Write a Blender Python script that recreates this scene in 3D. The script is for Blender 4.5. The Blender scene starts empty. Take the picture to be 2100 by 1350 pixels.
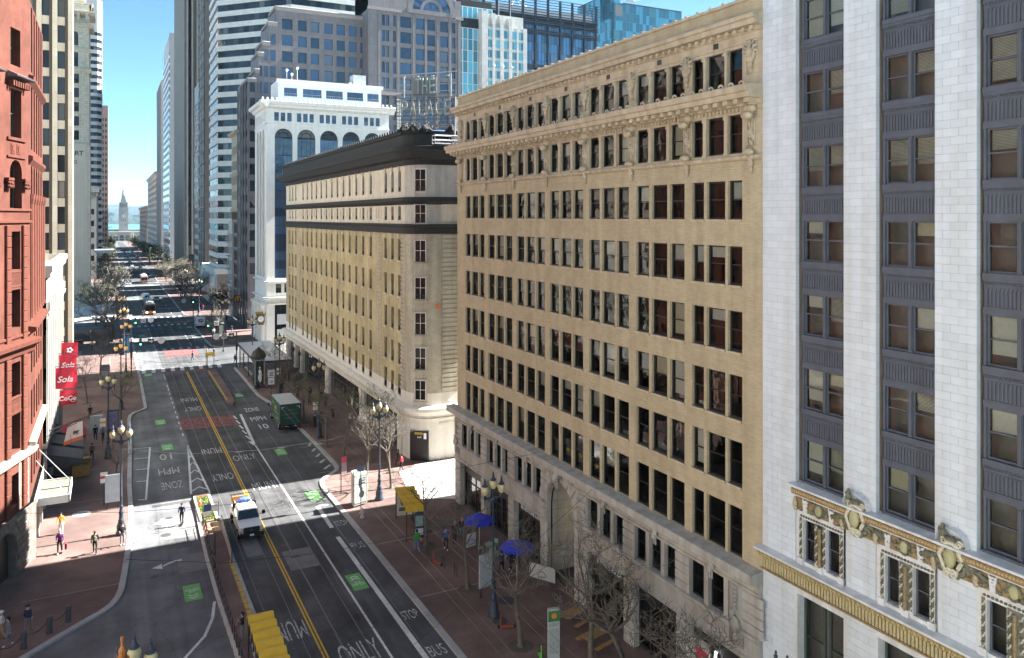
import bpy, bmesh, math, random
from mathutils import Vector, Matrix
R=math.radians; PI=math.pi
rnd=random.Random(7)
S=bpy.context.scene; COL=S.collection
# ---------------------------------------------------------------- camera
cd=bpy.data.cameras.new('camera'); cam=bpy.data.objects.new('camera',cd); COL.objects.link(cam); S.camera=cam
cam.location=(0,0,27); cam.rotation_euler=(R(90),0,-R(27.19)); cd.sensor_width=36; cd.lens=1600/2100*36
cd.shift_y=-230/2100; cd.clip_start=.5; cd.clip_end=30000
# ---------------------------------------------------------------- world, sun, exposure
SUN_AZ=-2.5; SUN_EL=42.0            # azimuth measured from +X (right across the street) towards +Y
w=bpy.data.worlds.new('World'); S.world=w; w.use_nodes=True
nt=w.node_tree; sky=nt.nodes.new('ShaderNodeTexSky'); sky.sky_type='NISHITA'; sky.sun_disc=False
sky.sun_elevation=R(SUN_EL); sky.sun_rotation=R(90-SUN_AZ); sky.air_density=.42; sky.dust_density=.12; sky.ozone_density=2.5
bg=nt.nodes['Background']; bg.inputs[1].default_value=0.05; tn=nt.nodes.new('ShaderNodeMix'); tn.data_type='RGBA'; tn.blend_type='MULTIPLY'; tn.inputs[0].default_value=1; tn.inputs[7].default_value=(.88,1.13,.97,1); nt.links.new(sky.outputs[0],tn.inputs[6]); nt.links.new(tn.outputs[2],bg.inputs[0])
sl=bpy.data.lights.new('sun','SUN'); sl.energy=5.0; sl.angle=R(.5); sl.color=(1,.975,.93)
sun=bpy.data.objects.new('sun',sl); COL.objects.link(sun)
sd=Vector((math.cos(R(SUN_EL))*math.cos(R(SUN_AZ)),math.cos(R(SUN_EL))*math.sin(R(SUN_AZ)),math.sin(R(SUN_EL))))
sun.rotation_euler=sd.to_track_quat('Z','Y').to_euler(); sun.location=sd*300
vs=S.view_settings; S.display_settings.display_device='sRGB'; vs.view_transform='Standard'; vs.look='None'; vs.exposure=2.75; vs.gamma=1; vs.use_curve_mapping=False
S.render.engine='CYCLES'; cy=S.cycles; cy.use_denoising=True; cy.max_bounces=7; cy.diffuse_bounces=4; cy.glossy_bounces=4; cy.transparent_max_bounces=12
cy.volume_bounces=0; cy.caustics_reflective=True; cy.caustics_refractive=False; cy.sample_clamp_indirect=12; cy.blur_glossy=.25
# ---------------------------------------------------------------- materials
def mnode(m):
    m.use_nodes=True; n=m.node_tree; return n,n.nodes['Principled BSDF']
def M(name,col,rough=.8,var=.18,scale=1.5,metal=0,bump=0,bscale=20,streak=0,spec=.4,rand=0,brick=None,mortar=None,coat=0,patch=0,tyre=0,spots=0,wear=0):
    """principled with noise wear; brick=(w,h,mortar) in local facade coordinates; rand = per-object tint spread"""
    m=bpy.data.materials.new(name); t,b=mnode(m); N=t.nodes.new; L=t.links.new
    b.inputs['Roughness'].default_value=rough; b.inputs['Metallic'].default_value=metal; b.inputs['Specular IOR Level'].default_value=spec
    if coat: b.inputs['Coat Weight'].default_value=coat; b.inputs['Coat Roughness'].default_value=.1
    c3=Vector(col)
    g=N('ShaderNodeNewGeometry'); nz=N('ShaderNodeTexNoise'); nz.inputs['Scale'].default_value=scale; nz.inputs['Detail'].default_value=6; nz.inputs['Roughness'].default_value=.65
    L(g.outputs['Position'],nz.inputs['Vector'])
    rp=N('ShaderNodeValToRGB'); rp.color_ramp.elements[0].position=.3; rp.color_ramp.elements[1].position=.7
    a=c3*(1-var); z=c3*(1+var)
    rp.color_ramp.elements[0].color=(*a,1); rp.color_ramp.elements[1].color=(*z,1); L(nz.outputs[0],rp.inputs[0]); out=rp.outputs[0]
    def mul(out,fac_out,lo,hi,f0=.35,f1=.65,tint=(1,1,1)):
        r=N('ShaderNodeValToRGB'); r.color_ramp.elements[0].position=f0; r.color_ramp.elements[1].position=f1
        r.color_ramp.elements[0].color=(lo*tint[0],lo*tint[1],lo*tint[2],1); r.color_ramp.elements[1].color=(hi,hi,hi,1); L(fac_out,r.inputs[0])
        x=N('ShaderNodeMix'); x.data_type='RGBA'; x.blend_type='MULTIPLY'; x.inputs[0].default_value=1; L(out,x.inputs[6]); L(r.outputs[0],x.inputs[7]); return x.outputs[2]
    bh=None
    if brick:
        tc=N('ShaderNodeTexCoord'); sx=N('ShaderNodeSeparateXYZ'); ad=N('ShaderNodeMath'); ad.operation='ADD'; cx=N('ShaderNodeCombineXYZ')
        L(tc.outputs['Object'],sx.inputs[0]); L(sx.outputs[0],ad.inputs[0]); L(sx.outputs[1],ad.inputs[1]); L(ad.outputs[0],cx.inputs[0])
        L(sx.outputs[2 if brick[3:]!=('flat',) else 1],cx.inputs[1])
        if brick[3:]==('flat',): t.links.remove(ad.inputs[1].links[0]); ad.inputs[1].default_value=0
        bt=N('ShaderNodeTexBrick'); bt.inputs['Scale'].default_value=1; bt.inputs['Brick Width'].default_value=brick[0]; bt.inputs['Row Height'].default_value=brick[1]; bt.inputs['Mortar Size'].default_value=brick[2]
        bt.inputs['Color1'].default_value=(.93,.925,.92,1); bt.inputs['Color2'].default_value=(1.07,1.065,1.06,1); mo=mortar or (.75,.75,.75); bt.inputs['Mortar'].default_value=(*mo,1)
        L(cx.outputs[0],bt.inputs['Vector'])
        x=N('ShaderNodeMix'); x.data_type='RGBA'; x.blend_type='MULTIPLY'; x.inputs[0].default_value=1; L(out,x.inputs[6]); L(bt.outputs[0],x.inputs[7]); out=x.outputs[2]; bh=bt.outputs['Fac']
    if streak:
        mp=N('ShaderNodeMapping'); mp.inputs['Scale'].default_value=(1.3,1.3,.08); L(g.outputs['Position'],mp.inputs[0])
        n2=N('ShaderNodeTexNoise'); n2.inputs['Scale'].default_value=1.2; n2.inputs['Detail'].default_value=5; L(mp.outputs[0],n2.inputs['Vector']); out=mul(out,n2.outputs[0],1-streak,1,.32,.6,(1,.97,.93))
    if patch:
        n3=N('ShaderNodeTexNoise'); n3.inputs['Scale'].default_value=.23; n3.inputs['Detail'].default_value=4; L(g.outputs['Position'],n3.inputs['Vector']); out=mul(out,n3.outputs[0],1-patch,1+patch*.5,.4,.62)
    if rand:
        oi=N('ShaderNodeObjectInfo'); s=N('ShaderNodeMath'); s.operation='ADD'; f=N('ShaderNodeMath'); f.operation='FRACT'
        L(oi.outputs['Random'],s.inputs[0]); L(g.outputs['Random Per Island'],s.inputs[1]); L(s.outputs[0],f.inputs[0]); out=mul(out,f.outputs[0],1-rand,1+rand*.25,0,1)
    if tyre:      # long faint wheel tracks, oil and hairline cracks
        mp=N('ShaderNodeMapping'); mp.inputs['Scale'].default_value=(1.1,.03,1); L(g.outputs['Position'],mp.inputs[0]); n5=N('ShaderNodeTexNoise'); n5.inputs['Scale'].default_value=1; n5.inputs['Detail'].default_value=5; L(mp.outputs[0],n5.inputs['Vector']); out=mul(out,n5.outputs[0],1-tyre,1+tyre*.7,.35,.65)
        n6=N('ShaderNodeTexNoise'); n6.inputs['Scale'].default_value=.5; n6.inputs['Detail'].default_value=4; L(g.outputs['Position'],n6.inputs['Vector']); va=N('ShaderNodeVectorMath'); va.operation='MULTIPLY_ADD'; va.inputs[1].default_value=(3,3,0); L(n6.outputs['Color'],va.inputs[0]); L(g.outputs['Position'],va.inputs[2])
        vo=N('ShaderNodeTexVoronoi'); vo.feature='DISTANCE_TO_EDGE'; vo.inputs['Scale'].default_value=.16; L(va.outputs[0],vo.inputs['Vector']); out=mul(out,vo.outputs['Distance'],.62,1,.002,.006)
    if spots:
        vo=N('ShaderNodeTexVoronoi'); vo.inputs['Scale'].default_value=1.6; L(g.outputs['Position'],vo.inputs['Vector']); out=mul(out,vo.outputs['Distance'],1-spots,1,.035,.075)
    if wear:
        n7=N('ShaderNodeTexNoise'); n7.inputs['Scale'].default_value=2.6; n7.inputs['Detail'].default_value=7; n7.inputs['Roughness'].default_value=.75; L(g.outputs['Position'],n7.inputs['Vector']); r7=N('ShaderNodeValToRGB'); r7.color_ramp.elements[0].position=wear-.05; r7.color_ramp.elements[1].position=wear+.06; r7.color_ramp.elements[0].color=(.12,.12,.12,1); L(n7.outputs[0],r7.inputs[0]); L(r7.outputs[0],b.inputs['Alpha'])
    L(out,b.inputs['Base Color'])
    if bump or bh:
        bp=N('ShaderNodeBump'); bp.inputs['Strength'].default_value=bump or .3; bp.inputs['Distance'].default_value=.02
        if bh: L(bh,bp.inputs['Height']); bp.invert=True
        else:
            n4=N('ShaderNodeTexNoise'); n4.inputs['Scale'].default_value=bscale; n4.inputs['Detail'].default_value=4; L(g.outputs['Position'],n4.inputs['Vector']); L(n4.outputs[0],bp.inputs['Height'])
        L(bp.outputs[0],b.inputs['Normal'])
    return m
def flat(name,col,rough=.6,metal=0,spec=.4): return M(name,col,rough,var=.08,scale=6,metal=metal,spec=spec)
def emit(name,col,st,base=(.6,.55,.4)):
    m=flat(name,base,.4); b=m.node_tree.nodes['Principled BSDF']; b.inputs['Emission Color'].default_value=(*col,1); b.inputs['Emission Strength'].default_value=st; return m
def GLASS(name,tint=(.7,.75,.75),wob=.02,gain=1.6):
    m=bpy.data.materials.new(name); m.use_nodes=True; t=m.node_tree; t.nodes.clear(); N=t.nodes.new; L=t.links.new
    o=N('ShaderNodeOutputMaterial'); mx=N('ShaderNodeMixShader'); tr=N('ShaderNodeBsdfTransparent'); gl=N('ShaderNodeBsdfGlossy'); fr=N('ShaderNodeFresnel'); mm=N('ShaderNodeMath')
    tr.inputs[0].default_value=(*tint,1); gl.inputs['Roughness'].default_value=.03; fr.inputs[0].default_value=1.5; mm.operation='MULTIPLY'; mm.inputs[1].default_value=gain; mm.use_clamp=True
    g=N('ShaderNodeNewGeometry'); nz=N('ShaderNodeTexNoise'); nz.inputs['Scale'].default_value=1.1; nz.inputs['Detail'].default_value=1; bp=N('ShaderNodeBump'); bp.inputs['Strength'].default_value=1; bp.inputs['Distance'].default_value=wob
    L(g.outputs['Position'],nz.inputs['Vector']); L(nz.outputs[0],bp.inputs['Height']); L(bp.outputs[0],gl.inputs['Normal'])
    L(fr.outputs[0],mm.inputs[0]); L(mm.outputs[0],mx.inputs[0]); L(tr.outputs[0],mx.inputs[1]); L(gl.outputs[0],mx.inputs[2]); L(mx.outputs[0],o.inputs[0]); return m
def DARKGLASS(name,col=(.02,.025,.03),rand=0,rough=.05,spec=.8,light=(.3,.28,.22),wob=.03,metal=0):
    """opaque far-window glass; rand = share of windows with a blind drawn behind it"""
    m=bpy.data.materials.new(name); t,b=mnode(m); N=t.nodes.new; L=t.links.new
    b.inputs['Roughness'].default_value=rough; b.inputs['Specular IOR Level'].default_value=spec; b.inputs['Base Color'].default_value=(*col,1); b.inputs['Metallic'].default_value=metal
    g=N('ShaderNodeNewGeometry'); nz=N('ShaderNodeTexNoise'); nz.inputs['Scale'].default_value=.5; nz.inputs['Detail'].default_value=1; bp=N('ShaderNodeBump'); bp.inputs['Strength'].default_value=1; bp.inputs['Distance'].default_value=wob
    L(g.outputs['Position'],nz.inputs['Vector']); L(nz.outputs[0],bp.inputs['Height']); L(bp.outputs[0],b.inputs['Normal'])
    if rand:
        oi=N('ShaderNodeObjectInfo'); s=N('ShaderNodeMath'); s.operation='ADD'; f=N('ShaderNodeMath'); f.operation='FRACT'; L(oi.outputs['Random'],s.inputs[0]); L(g.outputs['Random Per Island'],s.inputs[1]); L(s.outputs[0],f.inputs[0])
        r=N('ShaderNodeValToRGB'); r.color_ramp.interpolation='CONSTANT'; e=r.color_ramp.elements; e[0].color=(*col,1); e[1].position=1-rand; e[1].color=(*light,1); k=e.new(1-rand*.5); k.color=(*(Vector(light)*.45+Vector(col)*.5),1); k=e.new(.35); k.color=(*(Vector(col)*2.2),1)
        L(f.outputs[0],r.inputs[0]); L(r.outputs[0],b.inputs['Base Color'])
    return m
# ---------------------------------------------------------------- mesh builder
class MB:
    def __init__(s): s.v=[]; s.f=[]; s.m=[]
    def face(s,pts,m=0):
        i=len(s.v); s.v+= [tuple(p) for p in pts]; s.f.append(tuple(range(i,i+len(pts)))); s.m.append(m)
    def box(s,x0,x1,y0,y1,z0,z1,m=0):
        i=len(s.v); s.v+=[(x0,y0,z0),(x1,y0,z0),(x1,y1,z0),(x0,y1,z0),(x0,y0,z1),(x1,y0,z1),(x1,y1,z1),(x0,y1,z1)]
        for q in ((0,3,2,1),(4,5,6,7),(0,1,5,4),(1,2,6,5),(2,3,7,6),(3,0,4,7)): s.f.append(tuple(i+k for k in q)); s.m.append(m)
        return s
    def bbox(s,x0,x1,y0,y1,z0,z1,e=.02,m=0):   # box with chamfered edges on the outward (-y) face
        i=len(s.v); s.v+=[(x0,y0+e,z0),(x1,y0+e,z0),(x1,y0+e,z1),(x0,y0+e,z1),(x0+e,y0,z0+e),(x1-e,y0,z0+e),(x1-e,y0,z1-e),(x0+e,y0,z1-e),(x0,y1,z0),(x1,y1,z0),(x1,y1,z1),(x0,y1,z1)]
        for q in ((4,5,6,7),(0,1,5,4),(1,2,6,5),(2,3,7,6),(3,0,4,7),(0,8,9,1),(1,9,10,2),(2,10,11,3),(3,11,8,0)): s.f.append(tuple(i+k for k in q)); s.m.append(m)
        return s
    def prism(s,p,z0,z1,m=0,cap=True,bot=False):
        n=len(p)
        for k in range(n):
            a=p[k]; b=p[(k+1)%n]; s.face([(a[0],a[1],z0),(b[0],b[1],z0),(b[0],b[1],z1),(a[0],a[1],z1)],m)
        if cap: s.face([(q[0],q[1],z1) for q in p],m)
        if bot: s.face([(q[0],q[1],z0) for q in reversed(p)],m)
        return s
    def extr(s,prof,x0,x1,m=0,caps=True):     # profile of (y,z) pairs swept along x
        for a,b in zip(prof,prof[1:]): s.face([(x0,a[0],a[1]),(x1,a[0],a[1]),(x1,b[0],b[1]),(x0,b[0],b[1])],m)
        if caps:
            s.face([(x0,y,z) for y,z in prof],m); s.face([(x1,y,z) for y,z in reversed(prof)],m)
        return s
    def tube(s,pts,r,n=6,m=0,cap=True):
        pts=[Vector(p) for p in pts]; rs=r if isinstance(r,(list,tuple)) else [r]*len(pts); i0=len(s.v); k=len(pts)
        for j,p in enumerate(pts):
            t=(pts[min(j+1,k-1)]-pts[max(j-1,0)]); t=t.normalized() if t.length>1e-9 else Vector((0,0,1))
            a=Vector((0,0,1)) if abs(t.z)<.9 else Vector((1,0,0)); u=t.cross(a).normalized(); v=t.cross(u)
            for q in range(n):
                an=2*PI*q/n; c=p+(u*math.cos(an)+v*math.sin(an))*rs[j]; s.v.append(tuple(c))
        for j in range(k-1):
            for q in range(n):
                a=i0+j*n+q; b=i0+j*n+(q+1)%n; s.f.append((a,b,b+n,a+n)); s.m.append(m)
        if cap:
            s.f.append(tuple(i0+q for q in range(n))); s.m.append(m); s.f.append(tuple(i0+(k-1)*n+q for q in reversed(range(n)))); s.m.append(m)
        return s
    def lathe(s,prof,x=0,y=0,n=12,m=0,flute=0):
        i0=len(s.v); k=len(prof)
        for (r,z) in prof:
            for q in range(n):
                rr=r*(1-flute*(q%2)); s.v.append((x+rr*math.cos(2*PI*q/n),y+rr*math.sin(2*PI*q/n),z))
        for j in range(k-1):
            for q in range(n): a=i0+j*n+q; b=i0+j*n+(q+1)%n; s.f.append((a,b,b+n,a+n)); s.m.append(m)
        s.f.append(tuple(i0+(k-1)*n+q for q in range(n))); s.m.append(m)
        return s
    def blob(s,c,r,n=8,m=0,jit=0,rg=rnd):
        k=max(4,n//2); i0=len(s.v)
        for a in range(k+1):
            th=PI*a/k
            for q in range(n):
                ph=2*PI*q/n; j=1+(rg.uniform(-jit,jit) if jit and 0<a<k else 0); s.v.append((c[0]+r[0]*j*math.sin(th)*math.cos(ph),c[1]+r[1]*j*math.sin(th)*math.sin(ph),c[2]+r[2]*math.cos(th)))
        for a in range(k):
            for q in range(n): x=i0+a*n+q; y=i0+a*n+(q+1)%n; s.f.append((x,y,y+n,x+n)); s.m.append(m)
        return s
    def scroll(s,c,r,w,turns=1.6,th=.05,m=0,n=18,flip=1):   # spiral in the x-z plane
        s.tube([(c[0]+flip*r*(1-.8*k/n)*math.cos(2*PI*turns*k/n),c[1]-w*k/n,c[2]+r*(1-.8*k/n)*math.sin(2*PI*turns*k/n)) for k in range(n+1)],th,5,m); return s
    def add(s,o,dx=0,dy=0,dz=0,rz=0,sc=1):
        i=len(s.v); c,q=math.cos(rz),math.sin(rz); s.v+=[((x*c-y*q)*sc+dx,(x*q+y*c)*sc+dy,z*sc+dz) for x,y,z in o.v]; s.f+=[tuple(a+i for a in f) for f in o.f]; s.m+=o.m; return s
    def mesh(s,name,mats,smooth=False):
        me=bpy.data.meshes.new(name); me.from_pydata(s.v,[],s.f)
        for x in (mats if isinstance(mats,(list,tuple)) else [mats]): me.materials.append(x)
        if any(s.m): me.polygons.foreach_set('material_index',s.m)
        if smooth: me.polygons.foreach_set('use_smooth',[True]*len(s.f))
        me.update(); return me
    def build(s,name,mats,parent=None,loc=(0,0,0),rz=0,smooth=False): return link(name,s.mesh(name,mats,smooth),parent,loc,rz)
def link(name,me,parent=None,loc=(0,0,0),rz=0):
    o=bpy.data.objects.new(name,me); COL.objects.link(o); o.parent=parent; o.location=loc; o.rotation_euler=(0,0,rz); return o
def tag(o,label=None,cat=None,group=None,kind=None):
    if label: o['label']=label
    if cat: o['category']=cat
    if group: o['group']=group
    if kind: o['kind']=kind
    return o
def thing(name,label,cat,loc=(0,0,0),rz=0,group=None): return tag(link(name,None,None,loc,rz),label,cat,group)
def copy_tree(o,parent=None):
    c=o.copy(); COL.objects.link(c)
    if parent is not None: c.parent=parent
    for ch in KIDS.get(o.name,o.children): copy_tree(ch,c)
    return c
KIDS={}
def textmesh(body,size=1,stretch=1,extrude=0,mat=None,align='CENTER',shear=0,bold=0):
    cu=bpy.data.curves.new('lettering','FONT'); cu.body=body; cu.size=size; cu.align_x=align; cu.align_y='CENTER'; cu.extrude=extrude; cu.resolution_u=3; cu.shear=shear; cu.offset=bold
    o=bpy.data.objects.new('t',cu); COL.objects.link(o); dg=bpy.context.evaluated_depsgraph_get(); me=bpy.data.meshes.new_from_object(o.evaluated_get(dg)); bpy.data.objects.remove(o); bpy.data.curves.remove(cu)
    for v in me.vertices: v.co.y*=stretch
    if mat: me.materials.clear(); me.materials.append(mat)
    return me
class Bld:
    """a building: an Empty at its base; add() links parts given in a facade frame fr=(x,y,angle), u along, y inward, z up"""
    def __init__(s,name,label,cat,loc,group=None): s.root=thing(name,label,cat,(loc[0],loc[1],0),0,group); s.o=Vector((loc[0],loc[1],0))
    def at(s,fr,u=0,y=0,z=0):
        c,q=math.cos(fr[2]),math.sin(fr[2]); return (fr[0]+u*c-y*q-s.o.x, fr[1]+u*q+y*c-s.o.y, z)
    def add(s,name,mb,mats,fr,u=0,y=0,z=0,smooth=False): return mb.build(name,mats,s.root,s.at(fr,u,y,z),fr[2],smooth)
    def inst(s,name,me,fr,u=0,y=0,z=0,tilt=0):
        o=link(name,me,s.root,s.at(fr,u,y,z),fr[2]); return o
def wall(mb,u0,u1,z0,z1,ops,dep,y=0,m=0,mr=None,arches=()):
    """facade sheet with rectangular openings (ua,ub,za,zb) cut out and reveals of depth dep; arches end in a half circle"""
    al=list(ops)+list(arches); us=sorted({u0,u1,*[o[0] for o in al],*[o[1] for o in al]}); zs=sorted({z0,z1,*[o[2] for o in al],*[o[3] for o in al]})
    us=[u for u in us if u0<=u<=u1]; zs=[z for z in zs if z0<=z<=z1]; mr=m if mr is None else mr
    for za,zb in zip(zs,zs[1:]):
        run=None
        for ua,ub in zip(us,us[1:]):
            cu,cz=(ua+ub)/2,(za+zb)/2; hole=any(o[0]<cu<o[1] and o[2]<cz<o[3] for o in al)
            if hole:
                if run is not None: mb.face([(run,y,za),(ua,y,za),(ua,y,zb),(run,y,zb)],m); run=None
            elif run is None: run=ua
        if run is not None: mb.face([(run,y,za),(u1,y,za),(u1,y,zb),(run,y,zb)],m)
    for (a,b,c,d) in ops:
        e=y+dep
        mb.face([(a,y,c),(a,e,c),(a,e,d),(a,y,d)],mr); mb.face([(b,e,c),(b,y,c),(b,y,d),(b,e,d)],mr); mb.face([(a,y,d),(a,e,d),(b,e,d),(b,y,d)],mr); mb.face([(a,e,c),(a,y,c),(b,y,c),(b,e,c)],mr)
    for (a,b,c,d) in arches:
        e=y+dep; r=(b-a)/2; k=10; pts=[((a+b)/2-r*math.cos(PI*i/k),d-r+r*math.sin(PI*i/k)) for i in range(k+1)]
        mb.face([(a,y,c),(a,e,c),(a,e,d-r),(a,y,d-r)],mr); mb.face([(b,e,c),(b,y,c),(b,y,d-r),(b,e,d-r)],mr); mb.face([(a,e,c),(a,y,c),(b,y,c),(b,e,c)],mr)
        for p,q in zip(pts,pts[1:]):
            mb.face([(p[0],y,p[1]),(p[0],e,p[1]),(q[0],e,q[1]),(q[0],y,q[1])],mr)
            cx=a if p[0]<(a+b)/2-1e-6 else b; mb.face([(cx,y,d),(p[0],y,p[1]),(q[0],y,q[1])],m)
        # keep corner fans closed at the crown
    return mb
_WC={}
def window(b,fr,op,fm,gm,t=.07,rail=True,mull=0,dep=.1,y=.15,ft=.08,blind=None,wob=1,name='window',arch=False,bar=0):
    """one sash window in an opening: frame mesh (part) with its pane (sub-part) and, if given, a blind (sub-part)"""
    w=round(op[1]-op[0],2); h=round(op[3]-op[2],2); key=(w,h,fm.name,gm.name,t,rail,mull,ft,arch,bar)
    if key not in _WC:
        f=MB(); p=MB(); r=w/2
        if arch:
            k=10; hz=h-r; f.box(0,t,0,ft,0,hz); f.box(w-t,w,0,ft,0,hz); f.box(t,w-t,0,ft,0,t)
            o=[(r-r*math.cos(PI*i/k),hz+r*math.sin(PI*i/k)) for i in range(k+1)]; i_=[(r-(r-t)*math.cos(PI*i/k),hz+(r-t)*math.sin(PI*i/k)) for i in range(k+1)]
            for a,c,d,e in zip(o,o[1:],i_,i_[1:]): f.face([(a[0],0,a[1]),(c[0],0,c[1]),(e[0],0,e[1]),(d[0],0,d[1])]); f.face([(d[0],0,d[1]),(e[0],0,e[1]),(e[0],ft,e[1]),(d[0],ft,d[1])])
            p.face([(t,ft*.6,t),(w-t,ft*.6,t),(w-t,ft*.6,hz)]+[(x,ft*.6,z) for x,z in reversed(i_[1:-1])]+[(t,ft*.6,hz)])
            f.box(t,w-t,0.01,ft,h*.5-.03,h*.5+.03)
        else:
            f.box(0,t,0,ft,0,h); f.box(w-t,w,0,ft,0,h); f.box(t,w-t,0,ft,0,t*1.2); f.box(t,w-t,0,ft,h-t,h); hm=h*.52
            if rail:
                f.box(t,w-t,.015,ft,hm-.03,hm+.03); p.face([(t,ft*.45,hm),(w-t,ft*.45,hm),(w-t,ft*.45,h-t),(t,ft*.45,h-t)]); p.face([(t,ft*.8,t),(w-t,ft*.8,t),(w-t,ft*.8,hm),(t,ft*.8,hm)])
            else: p.face([(t,ft*.6,t),(w-t,ft*.6,t),(w-t,ft*.6,h-t),(t,ft*.6,h-t)])
        for k in range(mull): x=w*(k+1)/(mull+1); f.box(x-.03,x+.03,.015,ft,t,h-t if not arch else h-r*.3)
        for k in range(bar): z=h*(k+1)/(bar+1); f.box(t,w-t,.012,ft,z-.04,z+.04)
        _WC[key]=(f.mesh(name,fm),p.mesh('pane',gm))
    fme,pme=_WC[key]; o=b.inst(name,fme,fr,op[0],y,op[2]); q=link('pane',pme,o,(0,0,0))
    q.rotation_euler=(rnd.uniform(-.006,.006)*wob,0,rnd.uniform(-.008,.008)*wob)
    if blind:
        mat,frac=blind; kb=('b',w,h,mat.name,round(frac,1))
        if kb not in _WC: _WC[kb]=MB().box(t,w-t,0,.02,h-t-(h-2*t)*frac,h-t).mesh('blind',mat)
        link('blind',_WC[kb],o,(0,ft+.08,0))
    return o
FR=lambda y0,x=29.3:(x,y0,-PI/2)      # facade on the right-hand side of the street (u runs towards the camera)
FL=lambda y0,x=-5.7:(x,y0,PI/2)       # facade on the left-hand side
FF=lambda x0,y0:(x0,y0,0.0)           # facade facing the camera end of the street
# ================================================================ materials in use
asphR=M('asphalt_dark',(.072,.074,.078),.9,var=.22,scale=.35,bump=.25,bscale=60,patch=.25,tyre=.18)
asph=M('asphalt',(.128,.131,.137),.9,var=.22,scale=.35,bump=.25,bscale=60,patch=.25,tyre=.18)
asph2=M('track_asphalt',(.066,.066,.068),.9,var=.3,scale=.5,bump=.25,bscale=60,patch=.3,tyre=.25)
pave=M('brick_paving',(.155,.10,.087),.85,var=.16,scale=.6,brick=(.22,.11,.008,'flat'),mortar=(.7,.72,.75),patch=.28,spots=.35)
conc=M('concrete',(.42,.41,.39),.85,var=.12,scale=.8,bump=.15,bscale=30)
granite=M('kerb_granite',(.33,.33,.32),.8,var=.14,scale=3,bump=.2,bscale=50,rand=.18)
white=M('road_paint_white',(.56,.56,.55),.7,var=.2,scale=4,patch=.2,wear=.37)
worn=M('road_paint_worn',(.42,.42,.41),.8,var=.3,scale=5,wear=.43)
yellow=M('road_paint_yellow',(.55,.33,.03),.7,var=.2,scale=4,wear=.36)
green=M('road_paint_green',(.13,.36,.10),.7,var=.2,scale=4,wear=.34)
redp=M('road_paint_red',(.19,.07,.07),.8,var=.3,scale=1.5,wear=.44)
steel=M('rail_steel',(.135,.128,.12),.6,var=.3,scale=3,metal=.3)
groove=flat('rail_groove',(.03,.03,.03),.9)
iron=M('cast_iron',(.07,.068,.066),.7,var=.3,scale=6,metal=.3,bump=.3,bscale=30)
blackm=M('black_metal',(.022,.023,.026),.45,var=.2,scale=5)
darkblue=M('lamp_iron',(.035,.045,.065),.45,var=.3,scale=5)
# ================================================================ ground, water, hills
def struct(o): o['kind']='structure'; return o
gm=MB(); gm.face([(-900,-250,-.05),(1500,-250,-.05),(1500,450,-.05),(-900,450,-.05)]); gm.face([(-900,450,-.05),(1500,450,-.05),(1500,1585,-16.1),(-900,1585,-16.1)])
ground=struct(gm.build('ground',M('city_ground',(.2,.19,.18),.9,var=.2,scale=.1)))
wm=MB(); wm.face([(-14000,1585,-17.5),(16000,1585,-17.5),(16000,26000,-17.5),(-14000,26000,-17.5)])
water=struct(wm.build('bay_water',M('bay_water',(.05,.15,.19),.35,var=.12,scale=.01,spec=.5,bump=.3,bscale=.3)))
sea=MB(); sea.box(-900,1500,1583,1590,-19,-15.5); struct(sea.build('sea_wall',conc))
def hills(name,x0,x1,y0,depth,hf,mat,n=90,m=14):
    b=MB(); g=[[(x0+(x1-x0)*i/n, y0+depth*j/m, -18+hf(i/n)*math.sin(PI*min(1,j/m*1.0))**.8*(1+.12*math.sin(i*1.7+j*2.3)+.1*math.sin(i*.6-j))) for i in range(n+1)] for j in range(m+1)]
    for j in range(m):
        for i in range(n): b.face([g[j][i],g[j][i+1],g[j+1][i+1],g[j+1][i]])
    return struct(b.build(name,mat,smooth=True))
hillm=M('hill_scrub',(.022,.036,.042),.95,var=.35,scale=.004)
islm=M('island_woods',(.018,.032,.032),.95,var=.4,scale=.03)
hills('far_hills',-6200,9500,8600,3000,lambda t:225+38*math.sin(t*11)+28*math.sin(t*23+1)+14*math.sin(t*61),hillm)
hills('wooded_island',-620,1250,5250,620,lambda t:(14+52*math.sin(PI*min(1,max(0,t)))**.7)*(1+.13*math.sin(t*60)+.12*math.sin(t*97+2)+.09*math.sin(t*171)) if 0<t<1 else 0,islm,n=150)
# ================================================================ road with rails and painted markings
rd=MB(); [(rd.face([(x0,12,0),(x1,12,0),(x1,450,0),(x0,450,0)]),rd.face([(x0,450,0),(x1,450,0),(x1,1470,-14.4),(x0,1470,-14.4)])) for x0,x1 in ((-14,8.2),)]
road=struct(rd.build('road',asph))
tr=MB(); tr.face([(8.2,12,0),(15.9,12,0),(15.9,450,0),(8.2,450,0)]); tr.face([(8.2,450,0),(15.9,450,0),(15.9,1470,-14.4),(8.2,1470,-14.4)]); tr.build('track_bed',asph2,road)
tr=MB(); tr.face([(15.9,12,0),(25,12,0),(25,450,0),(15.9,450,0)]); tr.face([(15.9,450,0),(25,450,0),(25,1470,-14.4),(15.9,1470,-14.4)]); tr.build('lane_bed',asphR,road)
for X in (9.32,10.86,12.98,14.45):
    b=MB(); b.box(-.035,.035,12,450,-.02,.006,0); b.box(.035,.085,12,450,-.02,.003,1); b.box(-.22,-.2,12,450,-.02,.003,1); b.box(.28,.3,12,450,-.02,.003,1); b.build('rail',[steel,groove],road,(X,0,0))
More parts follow.
